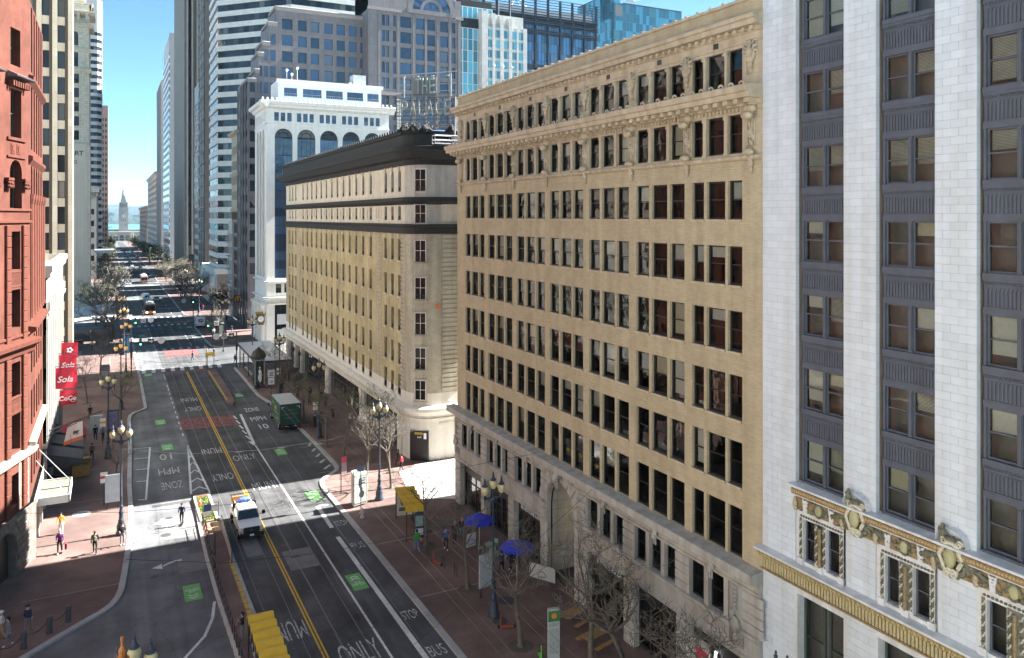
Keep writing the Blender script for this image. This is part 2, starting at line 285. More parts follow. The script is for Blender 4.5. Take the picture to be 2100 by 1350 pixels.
def strip(name,pts,wd,mat,z=.006,par=None):
    b=MB(); P=[Vector((p[0],p[1],0)) for p in pts]
    L_=[];
    for i,p in enumerate(P):
        t=(P[min(i+1,len(P)-1)]-P[max(i-1,0)]).normalized(); n=Vector((-t.y,t.x,0))*wd/2; L_.append((p+n,p-n))
    for a,c in zip(L_,L_[1:]): b.face([(a[0].x,a[0].y,z),(a[1].x,a[1].y,z),(c[1].x,c[1].y,z),(c[0].x,c[0].y,z)])
    return b.build(name,mat,par or road)
for dx in (-.11,.11): strip('centre_line',[(11.72+dx,20),(11.72+dx,147)],.12,yellow,.0085)
strip('lane_line',[(15.38,20),(15.15,96)],.16,white)
strip('lane_line',[(15.1,96.5),(15.75,112)],.34,white)
for i in range(6): y=96+i*2.7; strip('lane_line',[(15.05-.03*i,y),(14.75,y+1.9)],.22,white)
strip('bus_zone_line',[(17.25,30),(17.0,65.3)],.36,white); strip('bus_zone_line',[(17.05,67.4),(17.12,73.1)],.36,white); strip('bus_zone_line',[(17.3,73.1),(18.1,73.0)],.3,white)
strip('curve_line',[(3.2,50.6),(4.07,51.7),(5.35,53.72),(6.06,55.87),(6.45,58.26)],.2,white)
strip('hatch_line',[(8.05,99.4),(6.92,81.8)],.2,white); strip('hatch_line',[(8.0,99),(8.6,81.2)],.2,white)
for i in range(5): y=83.2+i*2.9; xa=7.0+(y-81.8)*.063; xb=8.62-(y-81.2)*.034; strip('hatch_line',[(xa,y-.5),((xa+xb)/2,y+.5),(xb,y-.7)],.22,white,.009)
strip('bay_line',[(4.04,100.75),(2.95,82.2)],.18,white); strip('bay_line',[(2.95,82.2),(2.3,82.5)],.18,white,.009)
for i in range(4): y=88+i*4.2; strip('bay_line',[(3.3+(y-88)*.058,y),(2.3,y+.25)],.16,white,.009)
for i in range(11): strip('lane_dash',[(7.9-.2*(i%2)*0,104+i*3.1),(7.9,105.4+i*3.1)],.13,white)
for y in (149.5,150.1,*[]): pass
for i in range(9): x=5.0+i*1.55; strip('crosswalk_bar',[(x,148.6),(x+.1,151.9)],.62,white)
for i in range(9): x=5.0+i*1.55; strip('crosswalk_bar',[(x,172.0),(x,174.6)],.62,worn)
for y0 in (211.8,228.4):
    for i in range(9): x=4.6+i*1.5; strip('crosswalk_bar',[(x,y0),(x,y0+2.6)],.6,white)
for y0 in (340,352,440): strip('crosswalk_band',[(4.5,y0),(17.5,y0)],3,worn)
for y0 in (132,141,176,183,190,204,236,246,258,275,300,318): strip('lane_line',[(15.0,y0),(15.0,y0+5)],.16,worn); strip('lane_line',[(8.0,y0),(8.0,y0+5)],.14,worn)
strip('stop_line',[(12.1,251),(17.4,251)],.5,white); strip('stop_line',[(4.5,231.4),(11.5,231.4)],.4,worn)
b=MB(); b.face([(8.04,107,.0055),(14.85,106.3,.0055),(15.1,111.9,.0055),(8.04,113,.0055)]); b.build('red_lane_band',redp,road)
b=MB(); b.face([(8.4,146,.0055),(11.5,146,.0055),(11.5,148.3,.0055),(8.4,148.3,.0055)]); b.face([(12.2,146,.0055),(15,146,.0055),(15,148.3,.0055),(12.2,148.3,.0055)]); b.build('red_lane_band',redp,road)
b=MB(); b.face([(9.4,164,.0055),(15.5,164,.0055),(15.5,172,.0055),(9.4,172,.0055)]); b.build('red_lane_band',redp,road)
def letter(txt,x,y,wd,ln,rot=0,mat=white):
    me=textmesh(txt,1,1,0,mat); xs=[v.co.x for v in me.vertices]; ys=[v.co.y for v in me.vertices]; sx=wd/(max(xs)-min(xs)); sy=ln/(max(ys)-min(ys)); cx=(max(xs)+min(xs))/2; cyy=(max(ys)+min(ys))/2
    for v in me.vertices: v.co.x=(v.co.x-cx)*sx; v.co.y=(v.co.y-cyy)*sy
    return link('road_lettering',me,road,(x,y,.0075),rot)
letter('MUNI',10.35,51.9,2.1,2.5,PI,worn); letter('ONLY',13.72,47.4,2.5,2.5,0,worn); letter('MUNI',13.7,81.2,2.3,2.3,0,worn); letter('ONLY',13.3,91.7,2.4,2.2,0,worn)
letter('ONLY',10.3,85.8,2.1,2.2,PI,worn); letter('MUNI',10.3,95.9,2.1,2.2,PI,worn); letter('MUNI',10.2,124.3,2.2,2.4,PI,worn); letter('ONLY',10.2,118,2.2,2.4,PI,worn)
for t,y in (('10',95.9),('MPH',90.4),('ZONE',85.5)): letter(t,5.45,y,1.25 if t=='10' else 2.0,2.3,PI,worn)
for t,y in (('10',104.1),('MPH',108.4),('ZONE',113.8)): letter(t,17.5,y,1.1 if t=='10' else 1.9,2.3,0,white)
for t,y in (('BUS',45.4),('STOP',50.3),('BUS',62.9),('STOP',68.1)): letter(t,18.05,y,1.1,1.25,0,worn)
for t,y in (('10',184),('MPH',188),('ZONE',193)): letter(t,17.0,y,1.6,2.3,0,worn)
def bikebox(x,y,wd,ln,rot=0):
    b=MB(); b.face([(-wd/2,-ln/2,.006),(wd/2,-ln/2,.006),(wd/2,ln/2,.006),(-wd/2,ln/2,.006)]); o=b.build('bike_lane_box',green,road,(x,y,0),rot)
    k=MB(); s=wd/1.15
    def ring(cx,cy,r,n=12):
        for i in range(n): a,c=2*PI*i/n,2*PI*(i+1)/n; k.face([(cx+r*math.cos(a),cy+r*math.sin(a),.009),(cx+r*math.cos(c),cy+r*math.sin(c),.009),(cx+r*.72*math.cos(c),cy+r*.72*math.sin(c),.009),(cx+r*.72*math.cos(a),cy+r*.72*math.sin(a),.009)])
    def bar(p,q,t=.05):
        p,q=Vector(p),Vector(q); d=(q-p).normalized(); n=Vector((-d.y,d.x))*t/2; k.face([(*(p+n),.0095),(*(p-n),.0095),(*(q-n),.0095),(*(q+n),.0095)])
    ring(-.27*s,-.45,.19*s); ring(.27*s,-.45,.19*s)
    for p,q in (((-.27,-.45),(-.1,-.1)),((-.1,-.1),(.18,-.1)),((.18,-.1),(.27,-.45)),((-.1,-.1),(0,-.45)),((0,-.45),(.18,-.1)),((-.27,-.45),(0,-.45)),((.18,-.1),(.14,.05)),((-.1,-.1),(-.14,.02))): bar((p[0]*s,p[1]),(q[0]*s,q[1]))
    for yy in (.35,.7):
        bar((-.3*s,yy),(0,yy+.3),.12); bar((.3*s,yy),(0,yy+.3),.12)
    k.build('bike_symbol',white,o)
bikebox(5.2,60.4,1.16,2.6,PI); bikebox(5.85,99.8,1.2,2.6,PI); bikebox(5.75,112.4,1.2,2.6,PI); bikebox(16.17,56.6,1.12,2.7); bikebox(17.45,76,1.15,2.6); bikebox(17.33,91.9,1.1,2.6); bikebox(17.2,124,1.1,2.4); bikebox(5.6,147,1.2,2.2,PI); bikebox(6.2,196,1.2,2.6,PI); bikebox(17,206,1.1,2.4)
def arrow(x,y,flip=1):
    k=MB(); z=.007; P=[(1.0,.5),(.4,.5),(-.1,.2),(-.4,-.05)]
    for a,c in zip(P,P[1:]): k.face([(a[0],a[1]-.15,z),(c[0],c[1]-.15,z),(c[0],c[1]+.15,z),(a[0],a[1]+.15,z)])
    k.face([(-.45,-.55,z),(-1.15,-.1,z),(-.45,.45,z)]); k.build('turn_arrow',white,road,(x,y,0),0)
arrow(3.95,66.0); arrow(4.4,75.5)
for x,y,r in ((4.13,72.3,.42),(4.6,76.2,.36),(2.92,64.3,.3),(16.4,73.6,.5),(17.9,66.5,.75),(6.3,118,.4),(13.7,70,.3),(3.6,108,.35)):
    b=MB(); b.lathe([(r,.005),(r*.97,.009),(.01,.009)],0,0,20); b.build('manhole_cover',iron,road,(x,y,0))
b=MB()
for i in range(7): b.box(-.52+i*.165,-.44+i*.165,-1,1,.004,.012)
b.box(-.6,.6,-1.05,-.98,.004,.013); b.box(-.6,.6,.98,1.05,.004,.013); b.build('drain_grate',iron,road,(5.3,69.9,0),.03)
for x0,x1,y0,y1,dk in ((3.9,7.0,71.2,76.5,0),(3.4,6.6,79.6,80.3,1),(16,18.6,75.3,81,1),(9.6,10.8,64.6,70,0),(4.6,6.6,64.0,67.4,0),(12.2,14.4,60.6,64.4,0)):
    b=MB(); b.face([(x0,y0,.0035),(x1,y0,.0035),(x1,y1,.0035),(x0,y1,.0035)]); b.build('road_patch',asph2 if dk else M('patch_asphalt',(.15,.15,.147),.9,var=.2,scale=1,bump=.2,bscale=50),road)
# ================================================================ pavements with kerb stones
def pavement(name,kerb,outer,stones=True,step=1.9,lim=135,mat=pave):
    b=MB(); P=kerb+outer; b.prism(P,-.04,.13); o=struct(b.build(name,mat))
    st=MB().box(-.5,.5,-.17,.17,0,.012).box(-.5,.5,-.17,.0,-.15,.0).mesh('kerb_stone',granite) if False else None
    rest=MB(); cum=[]
    for a,c in zip(kerb,kerb[1:]):
        a,c=Vector(a),Vector(c); L=(c-a).length; n=max(1,round(L/step)); d=(c-a)/n; ang=math.atan2(d.y,d.x)
        for i in range(n):
            p=a+d*(i+.5); ln=d.length-.012
            k=MB(); k.box(-ln/2,ln/2,-.21,.21,-.02,.155)
            if stones and p.y<lim: k.build('kerb_stone',granite,o,(p.x,p.y,0),ang)
            else: rest.add(k,p.x,p.y,0,ang)
    if rest.v: tag(rest.build('kerb_run',granite,o),kind='stuff')
    return o
LK=[(-30,33),(-17,44.5),(-8,53),(-4.65,56.1),(-3,57.75),(-1.53,59.2),(-.6,60.0),(0,60.8),(.4,61.8),(.64,63),(.9,66),(1.13,69.1),(1.4,73),(1.6,78),(1.62,87.4),(1.95,100.8),(2.12,115.6),(2.3,117.6),(2.9,119.2),(3.8,120.2),(4.3,121.2),(4.3,140),(4.1,162),(4.1,210)]
pL=pavement('pavement',LK,[(-60,210),(-60,33)])
RK=[(19.1,22),(19.08,44),(19,56),(18.95,64),(18.75,77),(18.85,78.5),(19.1,79.6),(19.74,80.6),(20.5,81.3),(21.2,82.1),(21.6,83.2),(21.69,85),(21.6,92),(21.4,100),(21.1,110),(20.4,117),(19.75,122),(19.6,146),(20.4,148.2),(22.2,149.4),(26,149.6)]
pR=pavement('pavement',RK,[(140,149.6),(140,22)])
pavement('pavement',[(24,171.3),(20,171.6),(18.6,173.4),(18.3,182),(18.2,205),(19,209.6),(22,211.6)],[(140,211.6),(140,171.3)])
pavement('pavement',[(22,229),(18.8,230.2),(17.9,232.5),(17.6,290),(17.2,335),(19,339)],[(140,339),(140,229)])
for y0,y1 in ((356,450),(472,556),(592,760),(780,1000),(1020,1400)): o=pavement('pavement',[(17.3,0),(17.3,y1-y0)],[(60,y1-y0),(60,0)],False); o.location=(0,y0,-max(0,y0-450)*.01412); o.rotation_euler.x=-.01412 if y0>450 else 0
pavement('pavement',[(4,338),(4.1,229)],[(-60,229),(-60,338)],False)
for y0,y1 in ((356,450),(472,556),(592,760),(780,1000),(1020,1400)): o=pavement('pavement',[(4.2,y1-y0),(4.2,0)],[(-60,0),(-60,y1-y0)],False); o.location=(0,y0,-max(0,y0-450)*.01412); o.rotation_euler.x=-.01412 if y0>450 else 0
b=MB(); b.face([(29.25,68.6,.134),(60,68.6,.134),(60,80.2,.134),(29.25,80.2,.134)]); b.face([(25.5,70.5,.1345),(29.25,68.6,.1345),(29.25,79.6,.1345),(27,78.5,.1345)]) ; b.build('concrete_slab',conc,pR)
# paving bands and seams in the brick
for y in (52,62,72,82,92,102,112,122,132,142): strip('paving_band',[(19.4,y),(29.2,y)],.06,granite,.1355,pR)
for y in (64,74,84,94,104): strip('paving_band',[(-5.6,y),(1.0,y)],.06,granite,.1355,pL)
for x,y,r in ((-2.4,80.6,.75),): MB().lathe([(r,.132),(r*.97,.139),(.01,.139)],0,0,22).build('manhole_cover',conc,pL,(x,y,0))
for x,y,r in ((25.0,71.8,.55),(23.0,46.5,.5),(24.6,48.8,.6),(24.1,62.5,.4)): MB().lathe([(r,.132),(r*.97,.139),(.01,.139)],0,0,22).build('manhole_cover',iron,pR,(x,y,0))
# loading-bay hatching
for i in range(5): strip('bay_mark',[(20.3+.1*i,83.5+i*2.3),(21.2,84.6+i*2.3)],.3,worn)
# ================================================================ tram island
IK=[(7.55,30),(6.77,50.2),(6.6,58.6),(6.6,66.2),(6.75,73.4),(7.0,80),(7.1,81.2),(8.45,81.2),(8.5,80),(8.6,72),(8.66,58),(8.72,53.7),(8.75,30)]
b=MB(); b.prism(IK,-.03,.17); isl=struct(b.build('tram_island',pave))
for i in range(24):
    for sd_ in (0,1):
        y=48+i*1.38
        def ex(P,y):
            for a,c in zip(P,P[1:]):
                if a[1]<=y<=c[1]: return a[0]+(c[0]-a[0])*(y-a[1])/(c[1]-a[1])
            return P[-1][0]
        x=ex(IK[:6],y) if not sd_ else ex(IK[::-1][:6],y)
        MB().box(-.11,.11,-.68,.68,-.02,.195).build('kerb_stone',granite if sd_ else conc,isl,(x+(.1 if not sd_ else -.1),y,0))
for i in range(14): MB().box(-.16,.16,-.42,.42,0,.176).build('tactile_tile',M('tactile_yellow',(.42,.29,.06),.8,var=.35,scale=4) if i==0 else bpy.data.materials['tactile_yellow'],isl,(8.32,51.4+i*.95,0))
MB().box(-.55,.1,-1.1,1.1,0,.178).build('ramp_slab',M('ramp_red',(.45,.19,.12),.85),isl,(7.75,71.9,0)); MB().box(.12,.62,-1.1,1.1,0,.179).build('ramp_slab',M('ramp_tan',(.55,.40,.2),.85),isl,(7.75,71.9,0))
for (x0,x1) in ((6.95,7.12),(8.25,8.42)): MB().box(x0,x1,73.3,80,0,.34).build('planter_kerb',M('planter_kerb',(.55,.47,.36),.85),isl)
gb=MB()
for i in range(900):
    x,y=rnd.uniform(7.14,8.24),rnd.uniform(73.6,80); h=rnd.uniform(.1,.3); a=rnd.uniform(0,PI); dx,dy=.05*math.cos(a),.05*math.sin(a); l=rnd.uniform(-.1,.1)
    gb.face([(x-dx,y-dy,.17),(x+dx,y+dy,.17),(x+l,y+l*.5,.17+h)])
gb.face([(7.12,73.4,.2),(8.25,73.4,.2),(8.25,80,.2),(7.12,80,.2)],1)
tag(gb.build('grass',[M('grass',(.16,.24,.05),.9,var=.4,scale=5),M('planter_soil',(.2,.15,.09),.95)],isl),kind='stuff')
I2=[(15.0,119),(14.9,121),(14.9,146),(16.4,146),(16.3,126),(15.95,119),(15.5,117.6)]
b=MB(); b.prism(I2,-.03,.17); isl2=struct(b.build('tram_island',pave)); strip('paving_band',[(15.1,121),(15.1,145)],.22,bpy.data.materials['tactile_yellow'],.174,isl2)
# ================================================================ shared building materials
tan=M('tan_brick',(.475,.40,.268),.85,var=.09,scale=1.2,brick=(.31,.085,.010),mortar=(.84,.82,.8),streak=.12,patch=.05)
tanst=M('tan_terracotta',(.50,.42,.30),.75,var=.14,scale=2.5,bump=.2,bscale=12,streak=.2)
sand=M('grey_sandstone',(.40,.38,.345),.85,var=.14,scale=1.8,bump=.25,bscale=14,streak=.25)
winblk=flat('window_frame_black',(.018,.018,.02),.4)
glassA=GLASS('office_glass',(.66,.70,.70),.010,.95)
inter=flat('dark_interior',(.028,.026,.025),.9); interf=flat('interior_ceiling',(.09,.085,.08),.9)
blindA=flat('roller_blind',(.62,.60,.52),.8); blindB=M('venetian_blind',(.66,.64,.54),.7,brick=(9,.055,.018),mortar=(.35,.34,.32)); blindC=flat('cream_blind',(.55,.5,.36),.8)
shopg=GLASS('shop_glass',(.5,.52,.52),.004,1.6); roofm=M('roof_membrane',(.22,.22,.22),.9,var=.2,scale=.5)
def ornament(kind,mat):
    b=MB()
    if kind=='shell':      # scallop shell with a hanging drop
        for k in range(7):
            a=PI*k/6; b.tube([(0,-.06,1.25),(.42*math.cos(a),-.22,1.25+.5*math.sin(a)),(.46*math.cos(a),-.1,1.25+.6*math.sin(a))],[.05,.1,.06],5)
        b.blob((0,-.2,1.2),(.24,.18,.26),8); b.blob((0,-.18,.85),(.3,.14,.22),8,0,.15); b.blob((-.24,-.14,1.05),(.12,.12,.2),6); b.blob((.24,-.14,1.05),(.12,.12,.2),6)
        b.blob((0,-.15,.55),(.2,.12,.2),8,0,.2); b.blob((0,-.12,.25),(.12,.1,.16),6,0,.2); b.box(-.38,.38,-.04,.05,.1,1.9)
    if kind=='console':    # scroll console over a leafy pendant
        b.box(-.4,.4,-.34,.02,2.85,3.2); b.scroll((-.02,-.2,2.72),.34,.1,1.5,.09,n=16); b.scroll((.02,-.2,2.72),.34,.1,1.5,.09,n=16,flip=-1); b.blob((0,-.4,2.65),(.42,.2,.22),8)
        b.blob((0,-.14,1.75),(.24,.15,.26),8,0,.2); b.blob((0,-.24,1.68),(.1,.1,.1),6)
        for k in range(9): b.blob((rnd.uniform(-.2,.2),-.1,1.2+k*.13),(.1,.08,.09),6,0,.25)
        for x in (-.26,-.09,.09,.26): b.tube([(x,-.1,2.5),(x,-.08,1.1)],.055,5)
        b.box(-.36,.36,-.05,.04,.85,2.9); b.blob((0,-.26,.78),(.4,.24,.2),8); b.scroll((0,-.1,.5),.26,.1,1.4,.08); b.scroll((0,-.1,.5),.26,.1,1.4,.08,flip=-1)
        b.blob((0,-.12,.22),(.2,.14,.24),8,0,.2); b.blob((0,-.1,-.12),(.12,.1,.2),6)
    if kind=='key':        # small scroll keystone with a leaf
        b.box(-.22,.22,-.22,.05,.42,.85); b.scroll((0,-.12,.5),.22,.12,1.3,.07); b.scroll((0,-.12,.5),.22,.12,1.3,.07,flip=-1); b.blob((0,-.2,.35),(.2,.12,.2),7,0,.2); b.tube([(-.1,-.1,.3),(-.08,-.08,-.15)],.06,5); b.tube([(.1,-.1,.3),(.08,-.08,-.15)],.06,5)
    if kind=='pier_cart':  # tall cartouche on the corner pier
        b.box(-.5,.5,-.05,.05,0,3.2)
        for k in range(6): b.blob((0,-.12,3.0-k*.22),(.18,.1,.1),6,0,.2)
        b.scroll((0,-.14,1.1),.42,.1,1.6,.09,flip=-1); b.blob((.05,-.16,1.1),(.3,.2,.4),8); b.blob((-.2,-.1,1.6),(.2,.14,.2),6,0,.2); b.blob((0,-.1,.35),(.16,.12,.3),6,0,.2)
    return b.mesh('carved_'+{'shell':'shell','console':'console','key':'keystone','pier_cart':'cartouche'}[kind],mat,True)
# ================================================================ tan brick office block (middle of the right side)
MX=29.3; B=Bld('office_building','ten storey tan brick office block with sandstone arcade base and ornate cornice','building',(MX,68.4)); f=FR(68.4); LEN=39.1
bays=[((1.9,3.03),(3.25,4.7),(4.93,6.03))]+[((s_-.14,s_+1.17),(s_+1.44,s_+2.93),(s_+3.18,s_+4.5)) for s_ in (6.92,12.33,17.73,23.14,28.56)]+[((33.72,34.71),(34.94,36.4),(36.6,37.67))]
rows=[(9.12,11.71),(12.84,15.17),(16.33,18.64),(19.88,22.03),(23.38,25.44),(26.86,28.92)]; rtop=[(30.33,32.39),(33.75,35.83)]
ops=[(a,b_,z0,z1) for z0,z1 in rows for bay in bays for a,b_ in bay]
mb=MB(); wall(mb,0,LEN,8.9,29.95,ops,.17); mb.face([(0,0,0),(0,30,0),(0,30,38.2),(0,0,38.2)]); mb.face([(LEN,0,0),(LEN,30,0),(LEN,30,38.2),(LEN,0,38.2)]); B.add('wall',mb,tan,f)
ops2=[(a,b_,z0,z1) for z0,z1 in rtop for bay in bays for a,b_ in bay]
mb=MB(); wall(mb,0,LEN,29.95,36.75,ops2,.17); B.add('upper_wall',mb,tanst,f)
mb=MB().box(0,LEN,0,.6,36.75,38.2); B.add('parapet',mb,tan,f)
mb=MB(); mb.box(0,LEN,.4,30,36.2,36.5); B.add('roof',mb,roofm,f)
cp=MB().extr([(0,0),(-.12,0),(-.12,.16),(.7,.16)],0,LEN); B.add('coping',cp,tanst,f,0,0,38.2)
knob=MB().box(-.09,.09,-.1,.6,0,.12).mesh('coping_block',sand)
for i in range(38): B.inst('coping_block',knob,f,.6+i*1.02,0,38.36)
for o in ops+ops2:
    r=rnd.random(); bl=None
    if r<.30: bl=(rnd.choice((blindA,blindC,blindA)),rnd.choice((.3,.5,.5,.9)))
    window(B,f,o,winblk,glassA,t=.085,dep=.17,y=.17,ft=.1,blind=bl)
mb=MB(); mb.face([(0,4,0),(LEN,4,0),(LEN,4,37),(0,4,37)])
for z in [0]+[r_[0]-.75 for r_ in rows+rtop]+[36.9]: mb.box(.05,LEN-.05,.32,4,z,z+.35,1)
for bay in bays: mb.box(bay[0][0]-.7,bay[0][0]-.55,.32,4,8,36.5)
B.add('interior',mb,[inter,interf],f)
sill=[(k,MB().box(-.06,k+.06,-.09,.14,-.12,0).mesh('window_sill',tanst)) for k in (1.0,1.2,1.32,1.46)]
for o in [q for q in ops if q[2]>12]: wd=o[1]-o[0]; B.inst('window_sill',min(sill,key=lambda s_:abs(s_[0]-wd))[1],f,o[0],0,o[2]) if wd<1.6 else 0
# string mouldings and cornices
mb=MB().extr([(0,0),(-.1,.02),(-.2,.1),(-.22,.2),(-.12,.3),(0,.32)],0,LEN); B.add('string_course',mb,tanst,f,0,0,29.92)
bead=MB().tube([(0,0,-.11),(0,0,.11)],.1,6).mesh('bead',tanst)
mb=MB()
for i in range(118): mb.blob((.2+i*.33,-.2,30.08),(.12,.08,.1),5)
tag(B.add('bead_row',mb,tanst,f),kind='stuff')
cor=MB().extr([(0,32.75),(-.18,32.78),(-.2,33.02),(-.95,33.05),(-.98,33.3),(-1.1,33.35),(-1.16,33.62),(-1.12,33.68),(0,33.75)],-.6,LEN+.02); B.add('cornice',cor,tanst,f)
modm=MB().bbox(-.17,.17,-.82,.0,-.24,.0,.03).box(-.14,.14,-.5,0,-.34,-.24).mesh('modillion',tanst)
for i in range(52): B.inst('modillion',modm,f,.25+i*.755,-.02,33.04)
den=MB().box(-.075,.075,-.1,.0,0,.2).mesh('dentil',tanst)
for i in range(130): B.inst('dentil',den,f,.2+i*.3,-.01,32.52)
ant=MB(); ant.tube([(.17*math.cos(PI*k/6),0,.17*math.sin(PI*k/6)) for k in range(7)],.06,5); ant=ant.mesh('antefix',tanst)
for i in range(52): B.inst('antefix',ant,f,.3+i*.752,-1.0,33.68)
cor=MB().extr([(0,36.5),(-.1,36.52),(-.12,36.75),(-.5,36.8),(-.55,37.05),(-.66,37.1),(-.68,37.3),(0,37.42)],-.3,LEN+.02); B.add('upper_cornice',cor,tanst,f)
mod2=MB().box(-.1,.1,-.36,0,-.18,0).mesh('modillion',tanst)
for i in range(66): B.inst('modillion',mod2,f,.3+i*.59,-.02,36.74)
vent=MB().box(-.2,.2,-.012,.05,0,.42).mesh('vent',winblk)
for bay in bays: B.inst('vent',vent,f,(bay[1][0]+bay[1][1])/2,0,36.0)
mb=MB()
for z in (32.48,29.6): mb.box(0,LEN,-.05,.02,z-.06,z)
for z in (36.05,): mb.box(0,LEN,-.07,.02,z-.05,z+.04)
B.add('moulding',mb,tanst,f)
shell=ornament('shell',tanst); cons=ornament('console',tanst)
piers_u=[.95]+[(bays[i][2][1]+bays[i+1][0][0])/2 for i in range(6)]+[38.38]
for u in piers_u: B.inst('carved_shell',shell,f,u,0,34.25); B.inst('carved_console',cons,f,u,0,29.55)
pil=MB().box(-.13,.13,-.07,.03,0,1.85).box(-.17,.17,-.1,.03,1.85,2.12).box(-.16,.16,-.09,.03,-.05,.1).mesh('pilaster',tanst)
colm=MB().lathe([(.13,0),(.12,.1),(.105,.12),(.1,1.8),(.15,1.9),(.17,2.08)],0,-.02,8).blob((-.13,-.1,1.95),(.09,.09,.09),6).blob((.13,-.1,1.95),(.09,.09,.09),6).mesh('column',tanst)
for bay in bays:
    for u in ((bay[0][1]+bay[1][0])/2,(bay[1][1]+bay[2][0])/2): B.inst('pilaster',pil,f,u,0,30.32); B.inst('column',colm,f,u,0,33.72)
# grooves of the brickwork courses as thin shadow-cut fillets
mb=MB()
for z in [x for r_ in rows for x in (r_[0]-.22,r_[1]+.2)]+[r_[0]-.78 for r_ in rows[1:]]+[29.2]: mb.box(0,LEN,-.018,.01,z,z+.09)
B.add('brick_band',mb,tan,f)
# sandstone base
led=MB().extr([(0,8.35),(-.35,8.42),(-.8,8.5),(-.85,8.55),(-.85,8.95),(-.8,9.0),(0,9.1)],-.75,LEN+.05); B.add('ledge',led,sand,f)
seg=MB().bbox(-.9,.9,-.02,.02,0,.4,.01)
bcent=[(bay[1][0]+bay[1][1])/2 for bay in bays]; pc=[0.93]+[(bcent[i]+bcent[i+1])/2 for i in range(6)]+[38.66]
o2=[]
for i,bay in enumerate(bays):
    if i==3: continue
    a,c=pc[i]+.54,pc[i+1]-.54; n3=(c-a-.66)/3
    for k in range(3): o2.append((a+k*(n3+.33),a+k*(n3+.33)+n3,5.72,7.76))
ac=68.4-48.87; arch=(ac-1.95,ac+1.95,0.01,7.62)
shops=[]
for i in range(7):
    if i==3: continue
    shops.append((pc[i]+.55,pc[i+1]-.55,.01,4.12))
mb=MB(); wall(mb,0,LEN,0,8.4,o2,.3,-.25,arches=[]) if 0 else (wall(mb,0,LEN,4.6,8.4,o2,.3,-.25,arches=[]) if 0 else wall(mb,0,LEN,0,8.4,o2+shops,.36,-.25,arches=[arch]))
mb.face([(0,-.25,0),(0,.1,0),(0,.1,8.4),(0,-.25,8.4)]); mb.face([(LEN,-.25,0),(LEN,.1,0),(LEN,.1,8.4),(LEN,-.25,8.4)]); B.add('stone_wall',mb,sand,f)
for o in o2: window(B,f,o,winblk,glassA,t=.08,y=.02,ft=.08,name='window')
mb=MB().extr([(0,0),(-.12,.04),(-.2,.14),(-.2,.3),(0,.34)],.0,ac-2.4); mb.extr([(0,0),(-.12,.04),(-.2,.14),(-.2,.3),(0,.34)],ac+2.4,LEN); B.add('sill_course',mb,sand,f,0,-.25,5.4)
mb=MB().extr([(0,0),(-.1,.05),(-.14,.25),(0,.3)],0,ac-2.3); mb.extr([(0,0),(-.1,.05),(-.14,.25),(0,.3)],ac+2.3,LEN); B.add('shop_course',mb,sand,f,0,-.25,4.15)
mb=MB().extr([(0,0),(-.09,.03),(-.09,.12),(0,.16)],0,LEN); B.add('string_course',mb,sand,f,0,-.25,7.82)
# rusticated blocks on the piers and voussoirs round the arch
blk={}
def block(w_,h_,d=.1): 
    k=(round(w_,2),round(h_,2)); 
    if k not in blk: blk[k]=MB().bbox(-w_/2,w_/2,-d,.02,0,h_-.05,.045).mesh('stone_block',sand)
    return blk[k]
for i,u in enumerate(pc):
    w_=1.24 if 0<i<7 else 1.5
    if i in (3,4):
        for k in range(4): B.inst('stone_block',block(.95,.52),f,u,-.25,5.72+k*.52)
    else:
        for k in range(4): B.inst('stone_block',block(w_,.52),f,u+(.1 if i==0 else 0),-.25,5.72+k*.52)
    for k in range(7): B.inst('stone_block',block(1.06,.58),f,u,-.25,.05+k*.58)
for k in range(10):
    for sg in (-1,1): B.inst('stone_block',block(.8,.56),f,ac+sg*2.45,-.25,.05+k*.565) if k<10 else 0
for k in range(9):
    a=PI*(k+.5)/9; b_=MB().bbox(-.33,.33,-.13,.02,0,.95,.05); o=b_.build('stone_block',sand,B.root,B.at(f,ac+2.0*math.cos(a),-.25,5.67+2.0*math.sin(a)),f[2]); o.rotation_euler=(0,PI/2-a,f[2])
mb=MB()                                     # the barrel of the entrance arch
for k in range(10):
    a,c=PI*k/10,PI*(k+1)/10; p=(ac-1.95*math.cos(a),5.67+1.95*math.sin(a)); q=(ac-1.95*math.cos(c),5.67+1.95*math.sin(c)); mb.face([(p[0],.24,p[1]),(p[0],2.6,p[1]),(q[0],2.6,q[1]),(q[0],.24,q[1])])
for x in (-1.95,1.95): mb.face([(ac+x,.24,0),(ac+x,2.6,0),(ac+x,2.6,5.67),(ac+x,.24,5.67)])
B.add('arch_barrel',mb,sand,f)
for k in range(9): 
    for sg in (-1,1): MB().box(-.03,.03,-1.2,1.2,0,.5).build('stone_block',sand,B.root,B.at(f,ac+sg*1.93,1.42,.1+k*.62),f[2])
mb=MB().box(ac-1.95,ac+1.95,2.6,2.7,0,7.7); B.add('entrance_door',mb,flat('entrance_bronze',(.03,.025,.02),.4,.4),f)
MB().box(-.35,.35,-.06,0,0,2.2).build('lit_panel',emit('warm_lamp',(1,.75,.35),.25),B.root,B.at(f,ac-.9,2.58,3.3),f[2])
key=ornament('key',sand); car=ornament('pier_cart',sand)
for i,u in enumerate(bcent):
    if i!=3: B.inst('carved_keystone',key,f,u,-.27,7.55)
B.inst('carved_keystone',key,f,ac,-.42,7.55).scale=(1.6,1.6,1.4)
B.inst('carved_cartouche',car,f,37.55,-.28,4.7); B.inst('carved_cartouche',car,f,.55,-.28,4.7)
